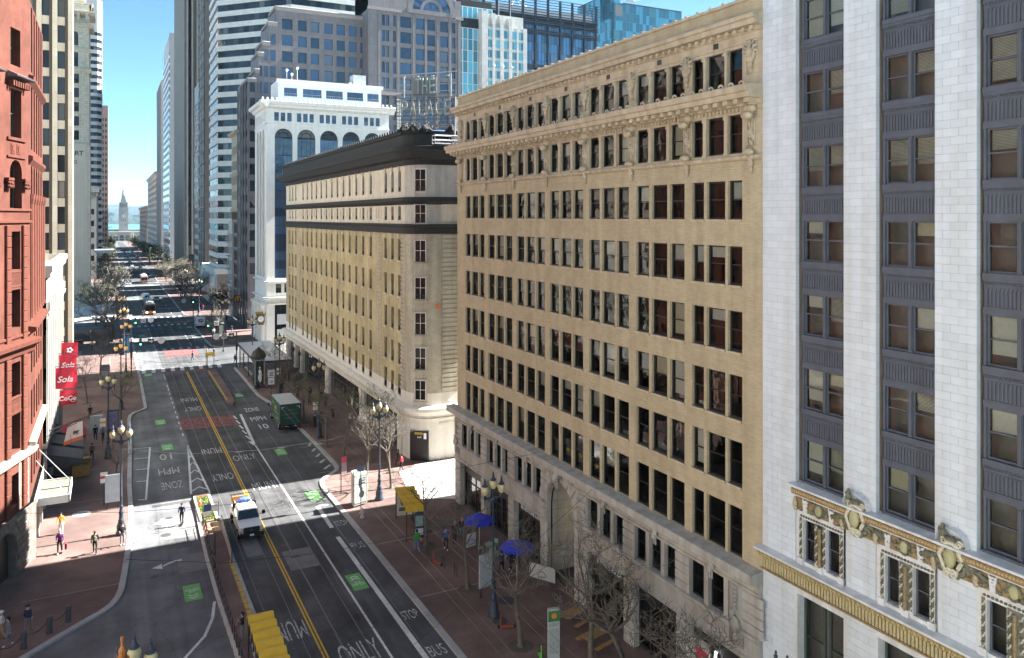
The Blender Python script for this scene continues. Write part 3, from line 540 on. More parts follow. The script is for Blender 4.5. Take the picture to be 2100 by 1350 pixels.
# shop fronts
shopdark=flat('shop_black',(.02,.02,.022),.5); shopwood=flat('shop_bronze',(.12,.085,.05),.5); shoplit=emit('shop_interior_lamp',(1,.8,.5),1.0,(.5,.4,.25))
for i,o in enumerate(shops):
    fr_=MB(); n=4; wd=o[1]-o[0]
    for k in range(n+1): x=wd*k/n; fr_.box(max(0,x-.06),min(wd,x+.06),0,.1,0,3.2)
    fr_.box(0,wd,-.1,.06,3.25,4.1); fr_.box(0,wd,0,.1,0,.35); fr_.box(0,wd,0,.1,2.4,2.5)
    s_=B.add('shop_front',fr_,shopdark if i%2==0 else shopdark,f,o[0],.2,0); MB().face([(0,.05,.3),(wd,.05,.3),(wd,.05,3.2),(0,.05,3.2)]) 
    g=MB(); g.face([(0,.05,.3),(wd,.05,.3),(wd,.05,3.2),(0,.05,3.2)]); g.build('pane',shopg,s_)
    p_=MB(); p_.box(wd*.24-.22,wd*.24+.22,1.0,1.1,.2,3.0); p_.build('wall_panel',flat('warm_panel',(.5,.36,.17),.6),s_)
    t_=('','','BLUESTONE LANE','','JOYRIDE PIZZA','','')[i if i<3 else i+1]
    if t_:
        me=textmesh(t_,.42,1,.02,flat('sign_letters',(.6,.6,.58),.5)); o_=link('sign_letters',me,s_,(wd*.5,-.125,3.68)); o_.rotation_euler=(PI/2,0,0)
# small reflected-red wall lamp etc
MB().lathe([(.1,0),(.2,.15),(.2,.5),(.1,.65)],0,0,8).build('wall_lantern',blackm,B.root,B.at(f,LEN-.3,-.5,3.2),f[2])
# ================================================================ white tiled tower (right edge)
HX=29.3; H_=Bld('office_tower','white glazed tile office tower with grey metal bays and gilded terracotta friezes','building',(HX,29.3)); f=FR(29.3); HL=27.0; HTOP=44
tile=M('white_glazed_tile',(.635,.685,.735),.38,var=.05,scale=.8,spec=.5,rand=.07,bump=.05,bscale=8,streak=.10); mort=flat('tile_mortar',(.25,.22,.19),.9)
gmet=M('grey_painted_metal',(.088,.100,.128),.5,var=.12,scale=2,streak=.12); gilt=M('gilded_terracotta',(.27,.20,.10),.55,var=.45,scale=9,bump=.5,bscale=25); gilt2=M('olive_terracotta',(.15,.15,.105),.6,var=.5,scale=8,bump=.5,bscale=20); cream=M('cream_terracotta',(.60,.56,.44),.5,var=.2,scale=6)
wht=M('white_terracotta',(.66,.67,.68),.45,var=.1,scale=3,streak=.18)
def frz(z): return z
rec=[(2.3,4.9),(6.72,9.27),(11.07,13.75),(15.55,18.2),(20,22.6)]; prs=[(0,2.12),(4.9,6.55),(9.27,10.95),(13.75,15.4),(18.2,19.85),(22.6,27.0)]
DH=.24
mb=MB()
for a,c in prs: mb.box(a+.01,c-.01,.014,1.0,0,HTOP)
mb.box(0,HL,1.0,1.2,0,HTOP); H_.add('pier_core',mb,mort,f)
H_.add('interior',MB().box(.1,HL,4.2,4.3,0,HTOP),inter,f)
fl=MB()
FZ=[10.67+3.52*k for k in range(10)]   # window bottoms
for k in range(9): z=[9.3,13.2][0] if k==0 else FZ[k]-.9; fl.box(.1,HL,.55,4.2,z,z+.3)
H_.add('floor_slab',fl,interf,f)
# glazed tiles on the piers: nearest ones as single pieces, the rest joined
TW,TH=.655,.335; single=[]; rest=MB(); shp={}
for pi_,(a,c) in enumerate(prs):
    for k in range(int(HTOP/TH)):
        z=k*TH
        if pi_ in (1,2) and 13.05<z+TH*.5<14.2: continue
        off=0 if k%2 else TW/2; u=a
        cuts=[a]+[x for x in [a+off+TW*j for j in range(0,9)] if a+.12<x<c-.12]+[c]
        for x0,x1 in zip(cuts,cuts[1:]): single.append((pi_,k,x0,x1,z))
def vis(t):
    pi_,k,x0,x1,z=t; Y=29.3-(x0+x1)/2; d=29.3*.457+Y*.889; px=1050+1600*(29.3*.889-Y*.457)/d; py=445-1600*(z-27)/d
    return -1 if px>2090 or py<0 or py>1345 else 1/d
ranked=sorted(single,key=lambda t:-vis(t)); pick=set(id(t) for t in ranked[:300])
for t in single:
    pi_,k,x0,x1,z=t; w_=round(x1-x0,3)
    if id(t) in pick:
        if w_ not in shp: shp[w_]=MB().bbox(-w_/2+.0035,w_/2-.0035,0,.06,.0035,TH-.0035,.006).mesh('glazed_tile',tile)
        H_.inst('glazed_tile',shp[w_],f,(x0+x1)/2,0,z)
    else: rest.bbox(x0+.0035,x1-.0035,0,.06,z+.0035,z+TH-.0035,.006)
    # (returns of the piers are tiled below)
tag(H_.add('glazed_tiles',rest,tile,f),kind='stuff')
ret=MB()
for (a,c) in prs:
    for x in (a,c):
        for k in range(int(HTOP/TH)): z=k*TH; sx=.02 if x==c else -.02; ret.box(min(x-.0,x+sx*0)-.012,max(x,x)+.012,.02,DH-.004,z+.004,z+TH-.004)
tag(H_.add('return_tiles',ret,tile,f),kind='stuff')
# metal bays
flu=MB()
for i in range(18): x=.1+i*.145; flu.box(x-.035,x+.035,-.045,0,0,.62); flu.box(x-.06,x+.06,-.03,0,.62,.68)
bdr=MB()
for i in range(22): bdr.blob((.06+i*.117,-.06,0),(.05,.04,.04),5)
flu_m=flu.mesh('fluting',gmet); bdr_m=bdr.mesh('bead_row',gmet)
def bay(u0,u1,z,zt,spandrel=True):
    w_=u1-u0; y0=DH+.02; mid=.18
    for k in range(2):
        a=u0+.1+k*((w_-.2-mid)/2+mid); c=a+(w_-.2-mid)/2; r=rnd.random()
        bl=None if r<.36 else (blindB,rnd.choice((.5,.9,.3,.4,.6))) if r<.64 else (blindA if r<.8 else blindC,rnd.choice((.5,.5,.8,.3,.95)))
        window(H_,f,(a,c,z,zt),gmet,glassA,t=.07,y=y0+.1,ft=.1,blind=bl)
    m_=MB(); m_.box(0,.1,0,.3,-.1,zt-z+.1); m_.box(w_-.1,w_,0,.3,-.1,zt-z+.1); cx=w_/2; m_.box(cx-mid/2,cx+mid/2,.02,.3,0,zt-z); m_.box(cx-.06,cx+.06,-.02,.02,.1,zt-z-.1); m_.box(0,w_,-.04,.3,zt-z,zt-z+.2); m_.box(0,w_,-.09,.3,-.2,-.0); m_.box(0,w_,-.05,.3,-.32,-.2)
    H_.add('bay_frame',m_,gmet,f,u0,y0,z)
    if spandrel:
        m_=MB(); m_.box(0,w_,.04,.3,zt-z+.2,3.52-.32); m_.box(0,w_,-.02,.05,zt-z+.2,zt-z+.28); m_.box(0,w_,-.0,.05,3.52-.52,3.52-.44); H_.add('spandrel',m_,gmet,f,u0,y0,z)
        H_.inst('fluting',flu_m,f,u0+.02,y0+.04,zt+.3).scale=(w_/2.62,1,1.0*(3.52-(zt-z)-.86)/.68); H_.inst('bead_row',bdr_m,f,u0+.02,y0,z+3.52-.36).scale=(w_/2.6,1,1)
for a,c in rec:
    for k in range(1,9): bay(a,c,FZ[k]+.12 if k>1 else 14.38,FZ[k]+2.08 if k>1 else 16.35)
# ornate storey: white terracotta surrounds, twisted colonnettes, fruit frieze and cartouches
def ledge(z,u0,u1,pr): return MB().extr([(0,z-.16),(-pr*.6,z-.13),(-pr,z-.1),(-pr,z),(.3,z+.06)],u0,u1)
U0=2.0
H_.add('white_ledge',ledge(14.22,U0,HL,.42),wht,f); 
mb=MB().extr([(.1,0),(-.26,0),(-.3,.1),(-.3,.26),(-.18,.3),(.1,.3)],U0+.12,HL); H_.add('guilloche_band',mb,gilt,f,0,0,13.76)
mb=MB()
for i in range(190): u=U0+.22+i*.132; mb.lathe([(.055,-.02),(.055,.02),(.02,.025)],0,0,6) if 0 else mb.blob((u,-.31,13.92),(.05,.03,.06),5)
tag(H_.add('guilloche_beads',mb,M('gilt_beads',(.5,.34,.16),.5,var=.3,scale=12),f),kind='stuff')
H_.add('white_fillet',MB().box(U0+.14,HL,-.2,.05,13.69,13.75),wht,f)
mb=MB().box(U0+.2,HL,-.06,.1,13.0,13.69); H_.add('frieze_ground',mb,gilt,f)
fr1=MB()
g2=random.Random(3)
for i in range(430): u=U0+.3+g2.random()*(HL-U0-.5); fr1.blob((u,-.1,13.08+g2.random()*.54),(g2.uniform(.05,.13),.09,g2.uniform(.05,.12)),6,g2.randrange(2),.2,g2)
tag(H_.add('fruit_frieze',fr1,[gilt2,gilt],f),kind='stuff')
shield=MB().prism([(-.16,.62),(-.1,.55),(.1,.55),(.16,.62),(.13,.35),(.1,0),(-.1,0),(-.13,.35)],0,.07); sh=MB(); sh.v=[(x,-z,y) for x,y,z in shield.v]; sh.f=shield.f; sh.m=shield.m; shm=sh.mesh('white_shield',wht)
med=MB().blob((0,-.05,.3),(.2,.12,.27),10); med.tube([(.25*math.cos(2*PI*k/14),-.06,.3+.32*math.sin(2*PI*k/14)) for k in range(15)],.045,5,1); medm=med.mesh('medallion',[M('pale_gold',(.42,.40,.22),.5,var=.2),gilt2],True)
figm=MB().blob((0,-.1,.5),(.08,.07,.1),8).blob((0,-.1,.25),(.12,.09,.22),8,0,.15).blob((0,-.08,.05),(.15,.1,.12),6,0,.2).mesh('carved_figure',M('pale_terracotta',(.42,.36,.24),.6,var=.35,scale=9),True)
cart=MB().blob((0,-.2,0),(.24,.18,.4),12,1)
for k in range(16): a=2*PI*k/16; cart.blob((.56*math.cos(a),-.06,.72*math.sin(a)),(.13,.1,.13),6,2,.3)
for k in range(10): cart.blob((-.5-.09*k,-.05,-.1-.03*k),(.1,.08,.12),6,2,.3); cart.blob((.5+.09*k,-.05,-.1-.03*k),(.1,.08,.12),6,2,.3)
cart.tube([(.42*math.cos(2*PI*k/20)*(1+.12*math.cos(k*PI*.6)),-.16,.58*math.sin(2*PI*k/20)) for k in range(21)],.085,6,0); cart.scroll((.36,-.14,.6),.16,.08,1.5,.05); cart.blob((-.05,-.12,.68),(.26,.12,.13),8,2,.3); cart.scroll((-.3,-.14,.58),.13,.08,1.4,.04,flip=-1); cart.scroll((-.12,-.14,-.6),.18,.1,1.5,.06); cart.scroll((.12,-.14,-.6),.18,.1,1.5,.06,flip=-1)
cart.blob((-.38,-.12,.9),(.16,.14,.22),7,2,.25); cart.blob((-.32,-.15,1.1),(.1,.1,.16),6,2,.25)
for k in range(8): cart.blob((-.62+.18*k,-.06,-.35-.28*math.sin(PI*k/7)),(.14,.1,.14),6,2,.3)
cart.extr([(-.12,0),(-.12,.02)],0,.001) if 0 else 0
cap=MB()
for k in range(8):
    a,c=PI*k/8,PI*(k+1)/8; cap.face([(-.62*math.cos(a)+.05,-.3,.32+.62*math.sin(a)),(-.62*math.cos(c)+.05,-.3,.32+.62*math.sin(c)),(-.62*math.cos(c)+.05,.05,.32+.62*math.sin(c)),(-.62*math.cos(a)+.05,.05,.32+.62*math.sin(a))])
cartm=cart.mesh('cartouche',[cream,bpy.data.materials['pale_gold'],gilt2],True); capm=cap.mesh('cartouche_hood',wht)
for a,c in prs[1:5]:
    u=(a+c)/2; o=H_.inst('cartouche',cartm,f,u,-.12,13.75); link('cartouche_hood',capm,o,(0,.02,.22))
tw=MB()
for k in range(9):
    z=k*.2; tw.tube([(-.06,-.02,z),(.06,-.09,z+.09),(.07,0,z+.19)],.035,4,k%2)
tw.box(-.07,.07,.0,.05,0,1.9,1); twm=tw.mesh('twisted_colonnette',[cream,gilt2])
mulm=MB().box(-.16,.16,.05,.3,0,1.95).lathe([(.08,0),(.1,.15),(.06,.25),(.09,.6),(.06,.9),(.1,1.2),(.06,1.5),(.09,1.8)],0,-.0,8,1).mesh('mullion',[wht,gilt])
for a,c in rec:
    c0=(a+c)/2; mb=MB(); wall(mb,a-.12,c+.12,10.4,13.0,[(a+.28,c0-.32,10.62,12.62),(c0+.32,c-.22,10.62,12.62)],.22,.0); H_.add('window_surround',mb,wht,f)
    for s0,s1 in ((a+.28,c0-.32),(c0+.32,c-.22)): window(H_,f,(s0,s1,10.62,12.62),gmet,glassA,t=.08,y=.2,ft=.1)
    for u in (a+.16,c0-.22,c0+.22,c-.1): H_.inst('twisted_colonnette',twm,f,u,-.02,10.75)
    H_.inst('mullion',mulm,f,c0,-.05,10.7)
    for u in (a+.16,c0-.0,c-.1): MB().box(-.16,.16,-.1,.06,0,.32).build('plinth',wht,H_.root,H_.at(f,u,0,10.42),f[2])
    mb=MB(); [mb.blob((a+.2+(c-a-.3)*k/15,-.02,12.76),(.07,.06,.06),5) for k in range(16)]; H_.add('leaf_trim',mb,gilt2,f)
    H_.inst('medallion',medm,f,c0,-.06,13.03)
    for u in (c0-.75,c0+.75): H_.inst('white_shield',shm,f,u,-.1,13.05)
    for u in (a-.05,c+.05): H_.inst('carved_figure',figm,f,u,-.06,13.02)
H_.add('white_ledge',ledge(10.42,-.15,HL,.5),wht,f)
mb=MB().extr([(.1,9.95),(-.2,9.95),(-.32,10.08),(-.36,10.24),(.1,10.28)],-.05,HL); H_.add('fret_band',mb,gilt,f)
fr2=MB()
for i in range(110): u=.05+i*.245; fr2.blob((u,-.34,10.1),(.07,.03,.08),6); fr2.tube([(u+.08,-.34,10.0),(u+.13,-.36,10.1),(u+.2,-.34,10.2)],.02,4)
tag(H_.add('fret_scrolls',fr2,M('fret_gold',(.45,.36,.16),.5,var=.3,scale=10),f),kind='stuff')
H_.add('flute_band',MB().box(-.0,HL,-.05,.05,9.38,9.95),M('flute_dark',(.15,.115,.06),.7,var=.3,scale=8),f)
flt=MB().bbox(-.055,.055,-.09,0,0,.5,.02).mesh('flute',M('flute_cream',(.46,.39,.22),.6,var=.25,scale=8))
for i in range(158): H_.inst('flute',flt,f,.06+i*.17,-.05,9.4)
H_.add('white_fillet',MB().box(-.02,HL,-.14,.05,9.28,9.37),gilt,f)
for a,c in rec:                          # two-storey shop windows below
    a_,c_=a-.05,c+.05; mb=MB(); wall(mb,a-.2,c+.2,0,9.3,[(a_,c_,4.6,8.95)],.5,-.012); H_.add('stone_panel',mb,wht,f)
    c0=(a_+c_)/2; dg=flat('green_window_frame',(.05,.075,.07),.5)
    for s0,s1 in ((a_,c0-.1),(c0+.1,c_)): window(H_,f,(s0,s1,4.6,8.95),dg,glassA,t=.12,y=.45,ft=.12)
    mb=MB().box(a_,c_,.3,.5,4.2,4.6); H_.add('window_sill',mb,wht,f)
tb=[H_.root]
# ================================================================ hotel with black cornices (beyond the alley)
P=Bld('hotel_building','pale yellow brick hotel with black cornices, white base and rounded corner','building',(29.3,150)); f=FR(150); PL=66.7
pbr=M('yellow_brick',(.50,.415,.245),.85,var=.14,scale=1.1,brick=(.3,.11,.012),mortar=(.74,.72,.68),streak=.25,patch=.15); pgr=M('grey_brick',(.46,.42,.335),.85,var=.14,scale=1.1,brick=(.3,.12,.014),mortar=(.7,.68,.64),streak=.2)
cst=M('cream_stone',(.62,.565,.46),.75,var=.1,scale=1.2,streak=.16); wbs=M('white_base_stone',(.64,.61,.55),.7,var=.07,scale=1,streak=.1); blk_m=M('black_cornice',(.015,.0145,.014),.75,var=.4,scale=2.5,bump=.4,bscale=9)
gP=DARKGLASS('hotel_glass',(.02,.022,.024),.22,.06,.7,(.30,.28,.23)); fP=flat('hotel_frame',(.11,.10,.085),.6); fW=flat('white_sash',(.6,.58,.54),.6)
cols=[3.4,5.9,8.6]+[14.5+3.27*k for k in range(13)]+[59.85,62.35,64.85]
prow=[(6.75,9.0),(10.15,12.6),(14.0,16.45),(17.9,20.35),(22.0,24.45)]
WW=.86
ops=[(u-WW/2-.12,u+WW/2,a,c) for u in cols for a,c in prow]+[(u-WW/2-.1,u+WW/2,26.6,28.2) for u in cols]
arc=[(u-WW/2-.1,u+WW/2,29.85,32.4) for u in cols]
def corner_pts(n=7,ri=2.75):   # plan of the rounded corner, from the street face round to the alley face
    return [(29.3+ri-ri*math.cos(PI/2*i/n),83.3-ri*math.sin(PI/2*i/n)) for i in range(n+1)]
mb=MB(); wall(mb,0,PL,7.5,25.1,[o for o in ops if o[2]<26],.22); B_=P; P.add('brick_wall',mb,pbr,f)
mb=MB(); wall(mb,0,PL,25.1,32.9,[o for o in ops if o[2]>26],.22,arches=arc); P.add('stone_storeys',mb,cst,f)
mb=MB(); wall(mb,0,PL,5.9,7.5,[(u-WW/2-.12,u+WW/2,6.75,7.5) for u in cols],.22); P.add('white_course',mb,wbs,f)
for o in ops: window(P,f,o,fP,gP,t=.07,y=.2,ft=.08)
for o in arc: window(P,f,o,fP,gP,t=.07,y=.2,ft=.08,arch=True)
rl=MB().box(0,.9,-.06,-.02,0,.06).box(0,.9,-.06,-.02,.42,.48)
for k in range(8): rl.box(.03+k*.115,.06+k*.115,-.06,-.02,.06,.42)
rlm=rl.mesh('window_rail',blackm)
for u in cols:
    for a,c in prow[1:]+[(26.6,0),(29.85,0)]: P.inst('window_rail',rlm,f,u-WW/2-.03,.12,a+.06)
key2=MB().bbox(-.16,.16,-.2,.02,0,.55,.05).blob((0,-.18,.3),(.14,.1,.2),6,0,.2).mesh('keystone',cst)
for u in cols: P.inst('keystone',key2,f,u-.05,0,24.5); P.inst('keystone',key2,f,u-.05,0,32.3)
sl_=MB().box(-.08,1.06,-.12,.1,-.14,0).mesh('window_sill',cst)
for u in cols:
    for a,c in prow: P.inst('window_sill',sl_,f,u-WW/2-.12,0,a)
pan=MB().box(-.42,.42,-.05,.02,0,1.3).box(-.3,.3,-.09,.02,.12,1.18).blob((0,-.08,.65),(.16,.06,.42),6,0,.25).mesh('carved_panel',cst)
for a,c in zip(cols,cols[1:]):
    if c-a>3: P.inst('carved_panel',pan,f,(a+c)/2,0,26.75)
    if c-a>4.5: P.inst('carved_panel',pan,f,(a+c)/2-1.0,0,26.75); P.inst('carved_panel',pan,f,(a+c)/2+1.0,0,26.75)
quo=MB().bbox(-.75,.75,-.06,.02,0,.36,.03).mesh('quoin',pgr)
for u in (1.2,11.4,57.3,66.0):
    for k in range(36): P.inst('quoin',quo,f,u,0,7.6+k*.485)
# roof mass and rounded corner walls
CP=corner_pts(); AL=[(CP[-1][0],80.55),(60,80.55)]
def ring_wall(mb,pts,z0,z1,off=0):
    for a,c in zip(pts,pts[1:]): mb.face([(a[0],a[1],z0),(c[0],c[1],z0),(c[0],c[1],z1),(a[0],a[1],z1)])
CF=(0,0,0.0)
def offs(pts,d):  # push outwards
    out=[]
    for i,p in enumerate(pts):
        a=pts[max(0,i-1)]; c=pts[min(len(pts)-1,i+1)]; t=Vector((c[0]-a[0],c[1]-a[1])).normalized(); out.append((p[0]+t.y*d,p[1]-t.x*d))
    return out
full=CP+[(34.5,80.55),(38,80.55),(60,80.55)]
mb=MB(); ring_wall(mb,full,7.5,25.1); P.add('corner_wall',mb,pgr,CF)
mb=MB(); ring_wall(mb,full,25.1,32.9); P.add('corner_storeys',mb,M('corner_grey_stone',(.48,.45,.40),.8,var=.12,scale=1.2,streak=.2),CF)
mb=MB(); ring_wall(mb,full,0,7.5); P.add('corner_base',mb,wbs,CF)
# corner window column (white sashes) set in the curve, and the quoined strip beside it
mid=CP[4]; nx,ny=mid[0]-(29.3+2.75),mid[1]-83.3; ang=math.atan2(ny,nx)+PI/2
cx_,cy_=29.3+2.75+math.cos(math.atan2(ny,nx))*2.66,83.3+math.sin(math.atan2(ny,nx))*2.66
fc=(cx_-.66*math.cos(ang),cy_-.66*math.sin(ang),ang)
for a,c in prow+[(26.3,28.4),(29.8,32.3)]:
    arch_=a>29; h=c-a; s_=MB().box(-.08,0,-.15,.1,-.05,h+.06).box(1.32,1.40,-.15,.1,-.05,h+.06).box(-.08,1.40,-.15,.1,h+.0,h+.1).box(-.14,1.46,-.2,.1,-.16,-.05); P.add('window_surround',s_,pgr if a<26 else cst,fc,0,0,a)
    bk=MB().box(0,1.32,-.09,-.05,0,h); P.add('window_recess',bk,inter,fc,0,0,a)
    window(P,fc,(0,1.32,a,c),fW,glassA,t=.08,y=-.16,ft=.06,mull=1,blind=None)
    cm=MB().box(.1,.4,-.045,-.04,.1,h-.1).box(.95,1.2,-.045,-.04,.1,h-.1); P.add('curtain',cm,flat('cream_curtain',(.5,.46,.4),.9),fc,0,-.04,a) if a<29 else 0
    if 6.8<a: P.inst('window_rail',rlm,fc,.1,-.2,a+.05).scale=(1.3,1.6,1)
for k in range(34):
    x0=CP[-1][0]+1.0; MB().bbox(-1.0,1.0,-.09,.02,0,.40,.04).build('quoin',pgr,P.root,P.at(FF(x0+.55,80.55),0,0,7.65+k*.515),0)
MB().box(-1.1,1.1,-.1,.02,0,2.2).box(-.8,.8,-.16,.02,.3,1.9).box(-.4,.4,-.2,.02,.6,1.6).build('carved_panel',cst,P.root,P.at(FF(CP[-1][0]+1.6,80.55),0,0,26.5),0)
for a,c in prow+[(26.3,28.4),(29.8,32.0)]: window(P,FF(CP[-1][0]+4.2,80.55),(0,1.1,a,c),fP,gP,t=.08,y=-.02,ft=.08)
# horizontal members that wrap the corner
def sweep(prof,ext0,mat,name):
    # prof: (outward,z); street run from Y=150+ext0 to the corner, then round it
    path=[(29.3,150+ext0)]+full; m_=MB(); rings=[offs(path,0)]
    for (d,z),(d2,z2) in zip(prof,prof[1:]):
        A=offs(path,d); Bq=offs(path,d2)
        for i in range(len(path)-1): m_.face([(A[i][0],A[i][1],z),(A[i+1][0],A[i+1][1],z),(Bq[i+1][0],Bq[i+1][1],z2),(Bq[i][0],Bq[i][1],z2)])
    m_.face([(offs(path,d)[0][0],offs(path,d)[0][1],z) for d,z in prof]); P.add(name,m_,mat,CF)
sweep([(0,32.75),(.25,32.8),(.3,33.3),(.9,33.5),(1.35,34.2),(1.5,34.3),(1.5,34.7),(.5,34.85),(.45,36.1),(.6,36.2),(.6,36.45),(-.3,36.5),(-.4,34)],.7,blk_m,'black_cornice')
sweep([(0,28.35),(.2,28.4),(.55,28.75),(.6,29.05),(.5,29.15),(0,29.2)],.3,blk_m,'black_band')
sweep([(0,25.1),(.22,25.15),(.28,25.9),(.55,26.0),(.55,26.15),(0,26.2)],.3,blk_m,'black_band')
sweep([(0,5.0),(.2,5.05),(.3,5.25),(.55,5.4),(.75,5.6),(.75,5.95),(.5,6.1),(0,6.15)],.4,wbs,'base_ledge')
sweep([(0,4.4),(.12,4.42),(.16,4.75),(0,4.8)],.2,wbs,'base_moulding')
dn=MB().box(-.09,.09,-.12,.03,0,.2).mesh('dentil',blk_m)
for i in range(160): P.inst('dentil',dn,f,.2+i*.415,-.28,33.32)
acr=MB(); acr.blob((0,-.1,.16),(.16,.12,.26),6,0,.25); acr.box(-.22,.22,-.2,.1,-.02,.06); acm=acr.mesh('antefix',blk_m)
for i in range(70): P.inst('antefix',acm,f,.5+i*.95,-.48,36.5)
for (x,y) in [offs(CP,.4)[i] for i in (1,3,5)]+[(33.6,80.2),(36,80.2)]:
    b=MB(); b.blob((0,0,.35),(.5,.35,.55),8,0,.3); b.tube([(-.9,0,0),(-.3,0,.5),(0,0,.95),(.5,0,.35),(1,0,0)],.11,5); b.build('cresting',blk_m,P.root,P.at((x,y,0),0,0,36.3))
mb=MB(); mb.face([(29.3,150,36),(29.3,83.3,36),(32,80.6,36),(90,80.6,36),(90,150,36)]); mb.face([(29.3,150,0),(90,150,0),(90,150,36),(29.3,150,36)]); P.add('roof',mb,roofm,CF)
# street level of the hotel: white piers, dark glazing, ground-floor wall
gr=[]; u=1.2
segs=[(2.2,7.2),(9.0,12.4),(14.0,30.0),(32.0,48.5),(50.5,64.0)]
mb=MB(); wall(mb,0,PL,0,5.95,[(a,c,.01,4.3) for a,c in segs],.6); P.add('base_wall',mb,wbs,f)
for a,c in segs:
    n=max(2,int((c-a)/1.7)); q=MB(); w_=c-a
    for k in range(n+1): x=w_*k/n; q.box(max(0,x-.06),min(w_,x+.06),0,.12,0,4.25)
    q.box(0,w_,0,.12,0,.4); q.box(0,w_,-.02,.12,2.9,3.1); s_=P.add('shop_front',q,shopdark,f,a,.45,0)
    g=MB(); g.face([(0,.06,.3),(w_,.06,.3),(w_,.06,4.2),(0,.06,4.2)]); g.build('pane',DARKGLASS('lobby_glass',(.03,.03,.032),.0,.05,.6) if 'lobby_glass' not in bpy.data.materials else bpy.data.materials['lobby_glass'],s_)
for u in (1.0,8.1,13.2,31,49.5,65.3):
    b=MB().box(-.5,.5,-.14,.02,0,4.2).box(-.6,.6,-.2,.02,3.8,4.35).box(-.6,.6,-.2,.02,0,.5).mesh('pilaster',wbs); P.inst('pilaster',b,f,u,0,0)
mb=MB()
for i in range(26): mb.box(.0,.0,0,0,0,0) if 0 else mb.blob((offs(full,.08)[min(len(full)-1,2+i//5)][0]+.0,0,0),(.001,.001,.001),4) if 0 else None
dd=MB(); dd.box(0,1.75,-.05,.1,0,3.5); fd=(CP[3][0],CP[3][1],ang-.25); fdd=0
dr=P.add('door',MB().box(0,2.1,-.3,.3,0,3.4),flat('door_black',(.012,.012,.013),.35),(29.55,82.06,-R(39.2)),0,0,0)
MB().box(.55,1.5,-.33,-.3,3.0,3.25).build('door_plate',flat('brass_plate',(.35,.26,.06),.4,.6),dr); MB().box(1.6,1.9,-.33,-.3,2.55,3.2).build('notice',flat('paper_white',(.7,.7,.7),.8),dr)
o=link('door_number',textmesh('665',.34,1,.01,flat('number_white',(.6,.6,.6),.6)),dr,(1.1,-.31,2.72)); o.rotation_euler=(PI/2,0,0)
P.add('alley_door',MB().box(0,.8,-.06,.05,0,3.9),shopdark,FF(36.0,80.55))
P.add('alley_frieze',MB().box(0,3.6,-.05,.03,3.95,4.3),cst,FF(32.3,80.55))
for k in range(15): MB().blob((0,0,0),(.09,.04,.09),6).build('frieze_roundel',wbs,P.root,P.at(FF(32.5+k*.235,80.55),0,-.06,4.12))
for (x,y,z) in ((29.0,86.0,6.35),(33.4,80.2,6.4)): b=MB().blob((0,0,.12),(.2,.2,.2),8); b.build('flood_lamp',fW,P.root,P.at((x,y,0),0,0,z))
for u in (8.9,13.9): b=MB().lathe([(.05,0),(.18,.1),(.24,.5),(.2,.75),(.05,.95)],0,-.4,8).box(-.04,.04,-.4,0,.4,.46); b.build('wall_lantern',blackm,P.root,P.at(f,u,-.1,3.0),f[2])
P.add('orange_patch',MB().box(.0,.5,-.02,.03,0,.42),flat('orange_plate',(.55,.16,.03),.7),FF(31.9,80.5),0,-.02,16.9)
# ================================================================ generic parts for the buildings further off
def solid(b,fr,w_,d_,z0,z1,mat,name='wall'):
    return b.add(name,MB().box(0,w_,0,d_,z0,z1),mat,fr)
bronze=flat('bronze_frame',(.03,.028,.026),.5)
gD=DARKGLASS('tower_glass_dark',(.014,.017,.021),.12,.06,.5,(.14,.14,.13),.05)
gB=DARKGLASS('tower_glass_blue',(.022,.04,.075),.10,.05,1.0,(.10,.13,.17),.05)
gW=DARKGLASS('window_glass_grey',(.03,.035,.04),.25,.08,.3,(.26,.25,.22))
def grid(b,fr,us,zs,fm,gm,y=.0,name='window',mull=0,rail=False,t=.1): 
    for a,c in us:
        for z0,z1 in zs: window(b,fr,(a,c,z0,z1),fm,gm,t=t,y=y,ft=.1,rail=rail,mull=mull,wob=.6,name=name)
# ---------------------------------------------------------------- white building with tall arched windows
W=Bld('arcade_building','white painted office block with giant arched windows and a penthouse storey','building',(29.3,171)); wp=M('white_paint_wall',(.74,.74,.71),.6,var=.05,scale=.6,streak=.08); f1=FF(29.3,171); f2=FR(185.8)
AX=[(1.7,5.45),(6.45,10.35),(11.35,15.3),(16.3,20.25),(21.3,25.1)]
sm=[]
for a,c in AX:
    for k in range(3): sm.append((a-.1+k*1.35,a-.1+k*1.35+.95,47.5,49.35))
lw=[(a+.2+k*1.8,a+1.4+k*1.8,10.75,12.7) for a,c in AX for k in range(2)]
big=[(a,c,.3,8.2) for a,c in AX]
mb=MB(); wall(mb,0,27,0,50.6,sm+lw+big,.45,arches=[(a,c,13.9,45.95) for a,c in AX]); W.add('wall',mb,wp,f1)
for o in sm: window(W,f1,o,winblk,gB,t=.05,y=.25,ft=.08)
for o in lw: window(W,f1,o,winblk,gD,t=.06,y=.3,ft=.08,mull=1)
for o in big: window(W,f1,o,winblk,gD,t=.1,y=.35,ft=.1,mull=2,rail=True)
